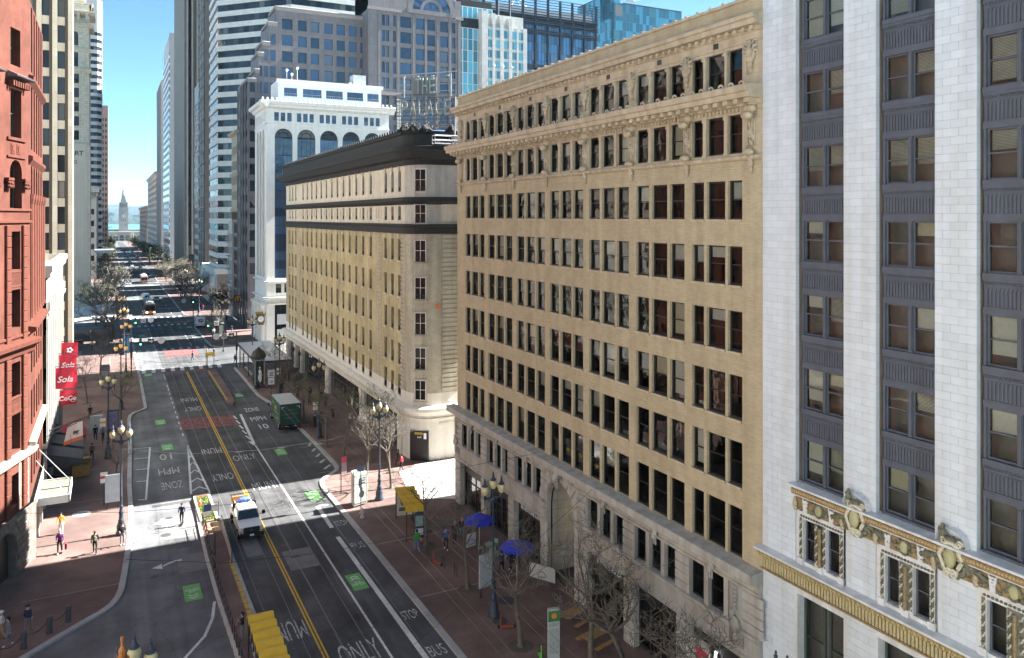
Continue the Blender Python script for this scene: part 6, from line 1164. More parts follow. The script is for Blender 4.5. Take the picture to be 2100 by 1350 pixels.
# ================================================================ street lamps with three globes
glb=emit('lamp_globe',(1,.8,.45),.0,(.55,.46,.25)); glb2=emit('lamp_globe_lit',(1,.55,.15),.08,(.42,.27,.10))
def lamp_meshes():
    b=MB().lathe([(.42,0),(.42,.25),(.34,.35),(.36,.75),(.3,.9),(.22,1.15),(.27,1.22),(.19,1.3),(.16,1.75),(.2,1.82),(.2,1.92),(.14,2.0),(.13,2.35),(.17,2.42),(.1,2.5)],0,0,12,0,.05).mesh('base',darkblue,True)
    s_=MB().lathe([(.105,2.5),(.1,3.2),(.12,3.25),(.095,3.3),(.07,7.6),(.11,7.65),(.08,7.75),(.09,8.3),(.15,8.4),(.08,8.5)],0,0,8).mesh('shaft',darkblue,True)
    a=MB().tube([(-.62,0,8.05),(-.4,0,7.9),(0,0,7.95),(.4,0,7.9),(.62,0,8.05)],[.06,.08,.1,.08,.06],6).blob((0,0,7.8),(.26,.14,.26),8).lathe([(.06,7.85),(.1,8.0),(.06,8.15),(.11,8.2)],-.62,0,6).lathe([(.06,7.85),(.1,8.0),(.06,8.15),(.11,8.2)],.62,0,6).tube([(-.62,0,7.9),(-.62,0,7.3)],[.05,.02],5).tube([(.62,0,7.9),(.62,0,7.3)],[.05,.02],5).mesh('arm',darkblue,True)
    g=MB().lathe([(.1,0),(.2,.1),(.27,.3),(.27,.42),(.2,.56),(.12,.6)],0,0,12,0,.06).mesh('globe',glb,True); g2=g.copy(); g2.materials[0]=glb2
    c=MB().lathe([(.21,.57),(.22,.62),(.12,.72),(.07,.9),(.09,.95),(.03,1.02),(.06,1.08),(.02,1.16)],0,0,8).mesh('cap',darkblue); return b,s_,a,g,g2,c
LM_=lamp_meshes()
def lamp(x,y,label,lit=False,rot=0,grp='three globe street lamps along the pavements'):
    t=thing('street_lamp',label,'street lamp',(x,y,.13),rot,grp); link('base',LM_[0],t); link('shaft',LM_[1],t); link('arm',LM_[2],t)
    for i,(dx,z) in enumerate(((-.62,8.2),(.62,8.2),(0,8.55))): g=link('globe',LM_[4] if lit else LM_[3],t,(dx,0,z)); link('cap',LM_[5],g)
    return t
for x,y,lb in ((.75,73.8,'ornate three globe lamp in the sunlit strip on the left kerb, pale sunlit shaft'),(.84,35.7,'near lamp with only its cream globe and finial showing beside the copper fountain top'),(22.9,47.35,'dark blue three globe lamp beside the blue umbrellas, nearest on the right pavement'),(22.65,71.66,'three globe lamp in the sunlit strip behind the glass ad kiosk'),(22.5,95.2,'three globe lamp behind the green box truck'),(23.4,22.7,'street lamp whose finial alone shows before the white tower'),(-.3,97.8,'three globe lamp behind the white bear flag, second along the left pavement'),(22.3,119.2,'three globe lamp past the green box truck by the speed limit signs'),(22.1,143,'three globe lamp beneath the glass canopy on the right')): lamp(x,y,lb)
for x,y in ((1.2,121.8),(2.2,145.8),(2.2,169.8),(2.2,193.8)): lamp(x,y,'three globe lamp with glowing amber globes in the far left row',True,grp='amber lit lamps in the far left row')
for y in (178,202,236,260,284,308): lamp(22,y,'three globe lamp in the far row along the right pavement',grp='lamps in the far right row')
ft=thing('fountain','ornate copper coloured fountain column, only its top showing at the bottom left','fountain',(.38,34.3,0)); cop=M('copper_paint',(.40,.15,.045),.5,var=.35,scale=8,metal=.3)
MB().lathe([(1.3,0),(1.3,.6),(.9,.8),(.8,2.2),(1,2.4),(.5,2.6),(.42,4.5),(.35,6.4)],0,0,12).build('shaft',cop,ft); MB().lathe([(.26,6.4),(.3,6.9),(.34,7.2),(.3,7.6),(.38,7.7)],0,0,10).build('lantern',glb,ft); b=MB().lathe([(.42,7.7),(.3,7.95),(.2,8.1),(.22,8.4),(.12,8.5),(.13,8.75),(.05,8.9),(.06,9.2)],0,0,8)
for k in range(8): a=2*PI*k/8; b.tube([(.2*math.cos(a),.2*math.sin(a),8.0),(.24*math.cos(a),.24*math.sin(a),8.4),(.2*math.cos(a),.2*math.sin(a),8.5)],.03,4)
b.build('crown',cop,ft); ft.scale=(1.05,1.05,1.14)
# ================================================================ bare plane trees
bark=M('tree_bark',(.115,.095,.077),.9,var=.35,scale=4,bump=.4,bscale=20); twig=M('tree_twigs',(.135,.118,.095),.9,var=.3,scale=3); leafm=M('tree_leaf',(.16,.19,.045),.7,var=.45,scale=2,rand=.4)
def tree_meshes(seed,h=8.5,lean=0,spread=1.0,leaves=0,lev=5,trunk=.42,thin=1.0,tm=None):
    g=random.Random(seed); tk=MB(); cr=MB(); lf=MB(); tips=[]
    def grow(p,d,L,r,l):
        n=4 if l<3 else 3; pts=[p]; rs=[r]; q=Vector(p); dd=Vector(d)
        for i in range(n):
            w_=.16+.13*l; dd=(dd+Vector((g.uniform(-w_,w_),g.uniform(-w_,w_),g.uniform(-w_*.6,w_*.8)+.05))).normalized(); q=q+dd*(L/n); pts.append(q.copy()); rs.append(r*(1-.5*(i+1)/n))
        cr.tube(pts,rs,5 if l<2 else (4 if l<3 else 3),0 if l<3 else 1,False)
        if l>=lev: tips.append(q); return
        k=g.choice((2,3,3)) if l<3 else g.choice((2,3,4))
        for i in range(k):
            j=g.randint(max(1,n-2),n); a=g.uniform(0,2*PI); e=g.uniform(.45,1.0); perp=Vector((math.cos(a),math.sin(a),g.uniform(-.2,.35))); nd=(dd*(1-e*.45)+perp*e*.8*spread).normalized(); grow(pts[j],nd,L*g.uniform(.58,.82),max(rs[j]*g.uniform(.55,.75),.013*thin),l+1)
    top=Vector((lean,lean*.3,h*trunk)); P=[Vector((0,0,0)),Vector((lean*.2+g.uniform(-.05,.05),0,h*trunk*.35)),Vector((lean*.55,.08,h*trunk*.7)),top]
    tk.lathe([(.26,-.02),(.2,.12)],0,0,8); tk.tube(P,[.17,.14,.125,.11],8)
    for i in range(4): a=2*PI*i/4+g.uniform(-.4,.4); grow(top,Vector((math.cos(a)*.95*spread,math.sin(a)*.95*spread,.75)),h*.27,.075*thin,1)
    grow(top,Vector((.1,.1,1)),h*.26,.08*thin,1)
    for t in tips:
        if g.random()<leaves:
            for _ in range(g.randint(2,6)):
                c=t+Vector((g.gauss(0,.16),g.gauss(0,.16),g.gauss(0,.13))); a=g.uniform(0,PI); u=Vector((math.cos(a),math.sin(a),g.uniform(-.5,.5)))*g.uniform(.05,.11); v=Vector((-math.sin(a),math.cos(a),g.uniform(-.6,.6)))*g.uniform(.04,.09); lf.face([c-u,c+v,c+u,c-v])
    return tk.mesh('trunk',bark,True),cr.mesh('crown',[bark,tm or twig]),(lf.mesh('leaves',leafm) if lf.f else None)
TV=[tree_meshes(11,8.6,.3,1.0,.0),tree_meshes(5,8.2,-.5,1.25,.03),tree_meshes(23,9.2,.6,.95,.0),tree_meshes(31,8.8,.1,1.1,.6),tree_meshes(47,8,.5,1.35,.02),tree_meshes(61,8.0,1.6,1.7,.01,5,.34,1.5),tree_meshes(77,8.0,-1.3,1.8,.0,5,.30,1.4)]
ftw=M('sunlit_twigs',(.165,.145,.115),.9,var=.3,scale=3); TV+=[tree_meshes(91,8.5,.2,1.25,.18,5,.33,2.3,ftw),tree_meshes(97,8.5,-.3,1.35,.06,5,.33,2.3,ftw)]  # paler copy of the twigs, sunlight put into their colour
pit=M('tree_pit_soil',(.09,.075,.06),.95)
def tree(x,y,v,label,rot=0,sc=1,grp='bare street trees on the pavements',pitr=.8,vz=None):
    t=thing('plane_tree',label,'tree',(x,y,.13),rot,grp); t.scale=(sc,sc,vz or sc); link('trunk',TV[v][0],t); link('crown',TV[v][1],t)
    if TV[v][2]: link('leaves',TV[v][2],t)
    if pitr: MB().lathe([(pitr,.0),(pitr*.97,.012),(.01,.012)],0,0,18).build('tree_pit',pit,t)
    return t
for a in ((22.5,75.4,0,'bare pale barked tree catching the sun before the rounded hotel corner',.4,1.0),(24.7,74.2,2,'slim dark trunked tree just behind the sunlit street lamp',2,.9),(22.9,60.0,4,'bare leaning tree beside the yellow bus shelter and the woman in green',1.1,.92),(22.9,51.6,0,'bare slim tree between the bike racks and the first blue umbrella',3,.85),(22.8,43.2,1,'bare tree with thick trunk next to the fallen scooter',.2,1.0),(25.4,39.2,1,'twisting bare tree in front of the picnic tables',4.2,1.15),(25.4,35.4,5,'wide crowned bare tree whose branches cover the pizza shop',1.2,1.1),(25.8,30.0,6,'bare tree at the bottom edge before the corner of the tan building',4.2,1.1),(22.4,91.1,3,'slim tree with yellow green leaves behind the green truck',.5,.9),(22.8,85.1,1,'tall thin tree with sparse leaves beside the bus stop flag',2.4,1.0),(25.4,83.5,3,'leafy sunlit tree in front of the hotel lobby windows',3.3,.95),(26.2,79.5,4,'bare low tree before the hotel corner door',1.0,.75),(-1.64,145.1,0,'dark bare tree before the left glass canopy',.7,.95),(-3.1,127.9,2,'slender bare tree beside the lowest red banner',2.1,.85),(1.1,112.8,3,'leafy leaning tree over the left kerb by the ad panel',3.9,.9),(.36,88,4,'young leafless tree beside the sunlit lamp shaft on the left',5,.6),(22.4,103,3,'leafy tree just past the green truck',1.4,.8),(22.6,113,0,'bare tree beyond the speed limit sign on the right',2.9,.8),(24,131,1,'bare tree growing through the right glass canopy edge',.3,.95),(24.6,125,0,'bare tree with fine twigs between the canopy and the ad column',4,.85)): tree(*a[:4],rot=a[4],sc=a[5])
g=random.Random(5)
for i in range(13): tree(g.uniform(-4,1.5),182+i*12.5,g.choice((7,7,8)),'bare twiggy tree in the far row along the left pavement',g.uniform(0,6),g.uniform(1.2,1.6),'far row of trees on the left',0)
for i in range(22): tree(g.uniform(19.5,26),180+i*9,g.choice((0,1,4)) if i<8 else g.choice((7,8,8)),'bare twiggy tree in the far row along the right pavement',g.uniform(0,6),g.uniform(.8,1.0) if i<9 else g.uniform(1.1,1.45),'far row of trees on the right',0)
fol=M('dark_foliage',(.055,.065,.035),.8,var=.4,scale=1.5); 
def leafy(seed,r=3.2,h=8,n=900,pal=False):
    g=random.Random(seed); lf=MB(); tk=MB().tube([(0,0,0),(.1,0,h*.4),(0,.1,h*.75)],[.25,.2,.1],6)
    for i in range(6): a=i*1.05; tk.tube([(0,0,h*.4),(math.cos(a)*r*.5,math.sin(a)*r*.5,h*.7),(math.cos(a)*r*.8,math.sin(a)*r*.8,h*.85)],[.12,.07,.03],4)
    cl=[(g.gauss(0,r*.45),g.gauss(0,r*.45),h*.72+g.gauss(0,h*.13)) for _ in range(24)]
    for i in range(n):
        c=g.choice(cl); p=Vector(c)+Vector((g.gauss(0,.6),g.gauss(0,.6),g.gauss(0,.5))); a=g.uniform(0,PI); s_=g.uniform(.15,.4); u=Vector((math.cos(a),math.sin(a),g.uniform(-.6,.6)))*s_; v=Vector((-math.sin(a),math.cos(a),g.uniform(-.6,.6)))*s_*.7; lf.face([p-u,p+v,p+u,p-v])
    return tk.mesh('trunk',bark),lf.mesh('crown',fol)
LV=[leafy(3),leafy(8,2.6,7)]
for i in range(26):
    y=380+i*33; side=i%2; x=(-1.5 if side else 22)+g.uniform(-2,2); t=thing('leafy_tree','dark leafy tree in the far double row towards the clock tower','tree',(x,y,-max(0,y-450)*.0141),g.uniform(0,6),'far dark trees near the clock tower'); sc=g.uniform(1.1,1.6); t.scale=(sc,sc,sc); link('trunk',LV[i%2][0],t); link('crown',LV[i%2][1],t)
palm=M('palm_frond',(.14,.19,.05),.8,var=.3); pf=MB()
for k in range(26): a=k*2.4; e=.9-.055*k; [pf.face([(math.cos(a)*l0*math.cos(e)-.25*math.sin(a),math.sin(a)*l0*math.cos(e)+.25*math.cos(a),8+l0*math.sin(e)-l0*l0*.06),(math.cos(a)*l1*math.cos(e),math.sin(a)*l1*math.cos(e),8+l1*math.sin(e)-l1*l1*.06),(math.cos(a)*l0*math.cos(e)+.25*math.sin(a),math.sin(a)*l0*math.cos(e)-.25*math.cos(a),8+l0*math.sin(e)-l0*l0*.06)]) for l0,l1 in ((.2,1.6),(1.2,2.6),(2.2,3.8))]
pfm=pf.mesh('crown',palm); ptm=MB().tube([(0,0,0),(.1,0,8)],[.35,.28],7).mesh('trunk',bark)
for i,x in enumerate((-14,-4,6,34,43,52,60)): t=thing('palm_tree','distant palm tree before the ferry terminal arches','tree',(x,1462+6*(i%2),-15),i,'palms before the ferry terminal'); t.scale=(1.5,1.5,1.5); link('trunk',ptm,t); link('crown',pfm,t)
t=thing('leafy_tree','round dark green tree beside the white podium on the right pavement','tree',(26.3,222,.13)); t.scale=(.9,.9,1.05); link('trunk',LV[1][0],t); link('crown',LV[1][1],t)
# ================================================================ people
SK=[flat('skin_light',(.42,.26,.18),.6),flat('skin_dark',(.16,.09,.06),.6)]; shoeW=flat('shoe_white',(.6,.6,.6),.6); shoeB=flat('shoe_black',(.02,.02,.02),.6)
CL={}
def cloth(n,c):
    if n not in CL: CL[n]=M('cloth_'+n,c,.9,var=.15,scale=9)
    return CL[n]
COLS=dict(black=(.015,.015,.018),navy=(.02,.03,.07),grey=(.16,.16,.17),white=(.6,.6,.58),orange=(.6,.24,.03),purple=(.13,.03,.14),green=(.03,.28,.05),blue=(.05,.1,.3),denim=(.09,.14,.25),tan=(.35,.25,.15),red=(.4,.03,.05),olive=(.12,.12,.06),pink=(.5,.1,.2))
def body_mesh(pose):
    # joints: pelvis, chest, neck, head, arms, legs; facing +y
    P={'pel':(0,0,.95),'wai':(0,.01,1.1),'che':(0,.02,1.32),'nek':(0,.02,1.48),'hd0':(0,.03,1.57),'hd1':(0,.035,1.68)}
    l,r=pose.get('leg',((.1,.18),(-.1,-.18))),None
    (lk,lf_),(rk,rf)=pose['legs']
    P.update({'lh':(-.1,0,.9),'lk':(-.11,lk,.5),'la':(-.11,lf_,.09),'lt':(-.12,lf_+.17,.04),'rh':(.1,0,.9),'rk':(.11,rk,.5),'ra':(.11,rf,.09),'rt':(.12,rf+.17,.04)})
    ae=pose['arms']
    P.update({'ls':(-.19,.01,1.4),'le':(-.25,ae[0][0],1.14),'lw':(-.24,ae[0][1],ae[0][2]),'lm':(-.23,ae[0][1]+.07,ae[0][2]-.05),'rs':(.19,.01,1.4),'re':(.25,ae[1][0],1.14),'rw':(.24,ae[1][1],ae[1][2]),'rm':(.23,ae[1][1]+.07,ae[1][2]-.05)})
    rad={'pel':.155,'wai':.135,'che':.165,'nek':.06,'hd0':.085,'hd1':.085,'lh':.1,'lk':.07,'la':.05,'lt':.045,'rh':.1,'rk':.07,'ra':.05,'rt':.045,'ls':.075,'le':.052,'lw':.038,'lm':.036,'rs':.075,'re':.052,'rw':.038,'rm':.036}
    E=[('pel','wai'),('wai','che'),('che','nek'),('nek','hd0'),('hd0','hd1'),('pel','lh'),('lh','lk'),('lk','la'),('la','lt'),('pel','rh'),('rh','rk'),('rk','ra'),('ra','rt'),('che','ls'),('ls','le'),('le','lw'),('lw','lm'),('che','rs'),('rs','re'),('re','rw'),('rw','rm')]
    ks=list(P); me=bpy.data.meshes.new('sk'); me.from_pydata([P[k] for k in ks],[(ks.index(a),ks.index(b_)) for a,b_ in E],[]); o=bpy.data.objects.new('sk',me); COL.objects.link(o)
    m1=o.modifiers.new('s','SKIN'); m1.use_smooth_shade=True; m2=o.modifiers.new('u','SUBSURF'); m2.levels=1; m2.render_levels=1
    sv=me.skin_vertices[0].data
    for i,k in enumerate(ks): sv[i].radius=(rad[k],rad[k]*(.78 if k in('pel','wai','che') else 1)); sv[i].use_root=(k=='pel')
    dg=bpy.context.evaluated_depsgraph_get(); ev=bpy.data.meshes.new_from_object(o.evaluated_get(dg)); bpy.data.objects.remove(o); bpy.data.meshes.remove(me)
    b=MB(); b.v=[tuple(v.co) for v in ev.vertices]; segs=[(Vector(P[a]),Vector(P[c]),(a,c)) for a,c in E]
    def cls(c):
        best=None
        for a,d,k in segs:
            t=max(0,min(1,(c-a).dot(d-a)/max((d-a).length_squared,1e-9))); ds=(c-(a+(d-a)*t)).length
            if best is None or ds<best[0]: best=(ds,k)
        k=best[1]
        if k[1] in('lt','rt') : return 3
        if k[1] in ('lm','rm','hd0','hd1'): return 0
        if 'nek' in k: return 1 if c.z<1.47 else 0
        if k[0] in ('pel','lh','rh','lk','rk') and c.z<1.0: return 2
        return 1
    for p in ev.polygons: b.f.append(tuple(p.vertices)); b.m.append(cls(Vector(p.center)))
    bpy.data.meshes.remove(ev)
    for s_ in ('l','r'):
        w_=Vector(P[s_+'m'])
        for i in range(4): x=(i-1.5)*.016; L=(.06,.072,.068,.055)[i]; b.tube([w_+Vector((x,0,0)),w_+Vector((x,.03,-.03)),w_+Vector((x,.03+L*.4,-.03-L*.5))],[.01,.009,.007],4,0)
        sg=1 if s_=='l' else -1; b.tube([w_,w_+Vector((sg*.035,.03,.0)),w_+Vector((sg*.035,.06,-.02))],[.011,.01,.008],4,0)
    b.blob((0,.125,1.62),(.014,.02,.02),5,0); b.blob((-.03,.11,1.65),(.012,.008,.008),4,3); b.blob((.03,.11,1.65),(.012,.008,.008),4,3); b.blob((0,.112,1.575),(.025,.008,.007),4,3); b.blob((-.09,.03,1.63),(.012,.02,.03),4,0); b.blob((.09,.03,1.63),(.012,.02,.03),4,0)
    return b.mesh('person',[SK[0],SK[0],SK[0],shoeB],True)
POSE={'walk':body_mesh(dict(legs=((.16,.2),(-.02,-.3)),arms=((-.1,-.12,.9),(.12,.24,.95)))),'walk2':body_mesh(dict(legs=((-.02,-.24),(.14,.2)),arms=((.1,.2,.94),(-.1,-.14,.9)))),'stand':body_mesh(dict(legs=((.03,0),(.02,.03)),arms=((.02,.08,.9),(.02,.06,.9)))),'phone':body_mesh(dict(legs=((.03,0),(.02,.04)),arms=((.03,.26,1.18),(.03,.26,1.2)))),'skate':body_mesh(dict(legs=((.14,.16),(.06,-.22)),arms=((-.06,.1,.95),(.0,.16,.98))))}
hairm=MB()
for k in range(1): hairm.blob((0,.0,1.69),(.105,.115,.095),10).blob((0,-.04,1.6),(.09,.075,.1),8)
hair_me={n:hairm.mesh('hair',flat('hair_'+n,c,.8),True) for n,c in dict(dark=(.015,.012,.01),brown=(.08,.045,.02),white=(.55,.53,.5),grey=(.2,.2,.2)).items()}
capm_=MB().blob((0,.02,1.71),(.108,.12,.075),10).lathe([(.11,1.69),(.17,1.69),(.17,1.70),(.1,1.71)],0,.03,12)
cap_me={n:capm_.mesh('hat',cloth(n,COLS[n]),True) for n in ('black','orange','white')}
def person(x,y,face,top,legs,label,pose='walk',hair='dark',skin=0,shoe=shoeB,z=.13,hat=None,bag=None,sc=1.0,coat=False):
    o=link('person',POSE[pose],None,(x,y,z),R(face)); tag(o,label,'person','pedestrians on the street')
    for i,m in enumerate((SK[skin],cloth(top,COLS[top]),cloth(legs,COLS[legs]),shoe)): s_=o.material_slots[i]; s_.link='OBJECT'; s_.material=m
    if hat: link('hat',cap_me[hat],o)
    else: link('hair',hair_me[hair],o)
    o.scale=(sc*1.0,sc*1.0,sc*1.03)
    if bag=='pack': MB().blob((0,-.24,1.25),(.17,.12,.24),10).blob((0,-.32,1.15),(.12,.07,.13),8).build('backpack',cloth('olive',COLS['olive']),o,smooth=True)
    if bag=='tote': MB().blob((.36,.02,.75),(.08,.2,.2),8).tube([(.25,.02,1.35),(.36,.02,.9)],.012,4).build('handbag',cloth('pink',COLS['pink']),o,smooth=True)
    if bag=='shop': MB().bbox(-.5,-.36,-.18,.18,.3,.72,.02).tube([(-.43,0,.72),(-.36,.02,.9)],.012,4).build('shopping_bag',cloth('red',COLS['red']),o)
    if bag=='shoulder': MB().blob((.3,-.06,.95),(.06,.14,.12),8).tube([(-.12,.05,1.42),(.28,-.04,1.0)],.015,4).build('shoulder_bag',cloth('tan',COLS['tan']),o,smooth=True)
    if coat: MB().lathe([(.24,.72),(.21,.95),(.19,1.2)],0,0,12).build('coat_skirt',cloth(top,COLS[top]),o)
    return o
# face angle: 0 looks up the street, 180 towards the camera
person(-3.8,76.3,180,'orange','white','person in orange hooded top and pale shorts walking towards the camera',hair='dark',shoe=shoeW)
person(-3.65,71.9,175,'purple','black','person in purple jacket and hood carrying a red shopping bag','walk2',hat=None,hair='grey',shoe=shoeW,bag='shop',sc=1.04)
person(-1.16,70.6,-4,'black','black','person with an olive backpack and bare legs walking away in the sunlit strip','walk',hair='brown',shoe=shoeW,bag='pack')
person(.8,71.4,-170,'black','grey','person in black hoodie standing at the foot of the sunlit lamp','phone',hair='dark',shoe=shoeW)
person(-4.8,59.1,-20,'navy','grey','person in dark coat and brimmed black hat behind the bollards','walk2',hat='black',bag='shoulder')
person(-5.72,57.9,100,'grey','grey','person in dark jacket and grey trousers with white shoes at the left edge','walk',hair='dark',shoe=shoeW)
person(-6.2,59.0,95,'white','tan','person in pale jacket and pale cap at the left edge','walk2',hat='white')
sk_=person(5.5,74.0,165,'navy','black','person in navy jacket riding a skateboard in the sunlit road','skate',hair='dark',z=.12)
sb=thing('skateboard','skateboard under the rider in the sunlit road','skateboard',(5.5,74.0,0),R(-15)); MB().prism([(-.1,-.36),(.1,-.36),(.12,0),(.1,.36),(-.1,.36),(-.12,0)],.1,.125,bot=True).build('deck',shoeB,sb); [MB().tube([(x-.02,y,.05),(x+.02,y,.05)],.05,8).build('wheel',shoeW,sb) for x in (-.09,.09) for y in (-.24,.24)]
person(7.4,51.75,70,'black','grey','person in black hooded top reading a phone at the yellow tram shelter','phone',hat=None,z=.17)
person(21.8,59.1,0,'green','denim','person in bright green jacket and jeans walking past the bus shelter','walk',hair='dark',bag='shoulder')
person(24.05,58.5,160,'blue','black','person in blue jacket walking left of the pink bag carrier','walk',hair='dark',shoe=shoeW)
person(25.2,59.4,165,'black','black','person in black with white hair carrying a pink bag','walk2',hair='white',bag='tote')
person(26.0,59.8,170,'black','denim','person in dark jacket and jeans with orange beanie beside the pink bag carrier','walk',hat='orange')
person(27.3,78.7,60,'red','black','person in red hoodie with white shoes by the hotel corner','walk2',shoe=shoeW)
person(27.5,80.4,50,'black','black','person in black ahead of the red hoodie by the hotel corner','walk')
person(23.1,99.9,180,'black','black','person in black behind the green truck beside the lamp base','stand')
person(24.5,101.9,150,'black','grey','person in black swinging an arm left of the white shirted walker','walk')
person(26.1,102.7,185,'navy','black','person in navy jacket and white shirt walking beyond the leafy tree','walk2',shoe=shoeW)
person(26.1,52.5,0,'navy','black','person in navy walking behind the grey board by the near lamp','walk')
person(26.95,52.6,20,'black','black','person in black with white shoes between the umbrellas','walk2',shoe=shoeW)
person(27.9,53.6,200,'grey','black','person seated side walking into the shop between the umbrellas','walk')
person(-2.5,118,180,'black','black','person in black with a white scarf alone beyond the bear flag','stand')
person(-1.7,106.5,180,'black','black','person in black open jacket left of the pair by the crates','walk'); person(-.9,105.5,200,'grey','black','person in grey camouflage jacket right of the pair by the crates','walk2')
person(-1.9,98.1,185,'olive','black','person in dark olive coat walking by the wooden cart','walk'); person(-2.9,96.4,185,'grey','grey','person in pale grey tracksuit with a blue bag by the black awnings','walk2',shoe=shoeW)
for x,y,f_,t_,l_,lb in ((13.6,158,90,'black','black','person in black crossing the sunlit crosswalk, leftmost of the crossing group'),(16.4,161,270,'tan','olive','person in tan jacket on the sunlit crosswalk'),(17.6,160,270,'black','black','person in dark clothes just right of the tan jacket on the crosswalk'),(20.2,150.5,200,'black','black','person in black waiting at the kerb by the right canopy'),(7.5,232,180,'black','navy','person in dark clothes standing on the island left of the bus'),(7.9,233.4,170,'navy','black','second person on the island left of the bus'),(26,150.8,90,'black','black','person in black by the hotel end wall')): person(x,y,f_,t_,l_,lb,'walk',z=.02)
g=random.Random(9)
for i in range(16):
    tp_=g.choice(('black','navy','grey','olive')); person(g.uniform(20,28),g.uniform(108,149),g.choice((0,180)),tp_,'black','small pedestrian in '+tp_+' top on the shaded pavement before the hotel',g.choice(('walk','walk2')))
for i in range(26):
    sd_=g.random()<.6; tp_=g.choice(('black','navy','grey','white','red')); lg_=g.choice(('black','denim')); person(g.uniform(19.5,28) if sd_ else g.uniform(-4,2.5),g.uniform(174,335),g.choice((0,180)),tp_,lg_,'tiny far pedestrian in '+tp_+' top and '+lg_+' trousers on the '+('right' if sd_ else 'left')+' pavement',g.choice(('walk','walk2')))
# ================================================================ vehicles
tyre=flat('tyre_black',(.015,.015,.015),.9); rimm=flat('wheel_rim',(.35,.35,.36),.4,.6); vglass=DARKGLASS('vehicle_glass',(.012,.015,.018),0,.05,.8,wob=.0); chrome=flat('chrome',(.5,.5,.5),.25,.8); hlm=flat('headlamp_clear',(.6,.55,.45),.2); tail=flat('tail_lamp_red',(.4,.02,.02),.4); amb=flat('amber_lamp',(.6,.2,.02),.3); vblack=flat('trim_black',(.012,.012,.013),.45)
def bev(mb,name,mat,parent,loc=(0,0,0),e=.06,seg=2):
    me=mb.mesh(name,mat); bm=bmesh.new(); bm.from_mesh(me); bmesh.ops.remove_doubles(bm,verts=bm.verts,dist=1e-4); bmesh.ops.recalc_face_normals(bm,faces=bm.faces); bmesh.ops.bevel(bm,geom=[x for x in bm.edges if x.is_manifold and x.calc_face_angle(0)>.5],offset=e,segments=seg,affect='EDGES',clamp_overlap=True); bm.to_mesh(me); bm.free()
    return link(name,me,parent,loc)
def side(prof,hw,top_in=0,zt=None):   # side profile (y,z) extruded across the width, upper points drawn in
    b=MB(); A=[]; zt=zt or max(z for y,z in prof)
    z0=min(z for y,z in prof); f=lambda z:hw-top_in*max(0,(z-z0)/(zt-z0))
    n=len(prof)
    for k in range(n):
        (a,c),(d,e)=prof[k],prof[(k+1)%n]; b.face([(-f(c),a,c),(f(c),a,c),(f(e),d,e),(-f(e),d,e)])
    b.face([(-f(z),y,z) for y,z in prof]); b.face([(f(z),y,z) for y,z in reversed(prof)]); return b
def wheel(t,x,y,r=.36,w_=.24):
    o=MB().tube([(-w_/2,0,0),(w_/2,0,0)],r,16).build('wheel',tyre,t,(x,y,r)); MB().tube([(-w_/2-.01,0,0),(w_/2+.01,0,0)],r*.58,12).build('rim',rimm,o); return o
def car(x,y,label,col,face=0,z=0,kind='sedan',grp=None,lit=False):
    t=thing('car' if kind=='sedan' else 'van',label,'car' if kind=='sedan' else 'van',(x,y,z),R(face),grp); m=M('paint_'+label[:14].replace(' ','_'),col,.3,var=.03,coat=.6)
    if kind=='sedan':
        bev(side([(-2.2,.3),(2.2,.3),(2.25,.62),(2.1,.82),(1.0,.92),(-1.6,.95),(-2.2,.88),(-2.25,.55)],.9,.06),'body',m,t,e=.07); bev(side([(-1.75,.93),(1.15,.9),(.35,1.42),(-.9,1.46)],.8,.16),'cabin',vglass,t,e=.05); bev(MB().box(-.6,.6,-.85,.3,1.42,1.48),'roof',m,t,e=.03); zs=.72
    else:
        bev(side([(-2.6,.35),(2.4,.35),(2.6,.7),(2.5,1.05),(1.75,1.25),(1.25,2.1),(.9,2.35),(-2.55,2.4)],.98,.08),'body',m,t,e=.09); bev(side([(1.72,1.3),(1.82,1.28),(1.36,2.06),(1.26,2.06)],.84,.08),'windscreen',vglass,t,e=.01); zs=.8
        for s_ in (-1,1): MB().box(s_*.95-.03,s_*.95+.03,.3,1.3,1.35,2.0).build('side_window',vglass,t)
    L=2.25 if kind=='sedan' else 2.6
    for s_ in (-1,1):
        MB().box(s_*.62-.18,s_*.62+.18,L-.12,L-.0,zs-.1,zs+.06).build('headlight',hlm,t); MB().box(s_*.66-.14,s_*.66+.14,-L-.02,-L+.08,zs-.05,zs+.1).build('tail_light',tail,t)
        for yy in (-L*.62,L*.64): wheel(t,s_*.8,yy,.33 if kind=='sedan' else .36)
    MB().box(-.26,.26,-L-.04,-L,.5,.63).build('number_plate',wte,t); MB().box(-.5,.5,L-.03,L+.02,.42,.6).build('grille',vblack,t); return t
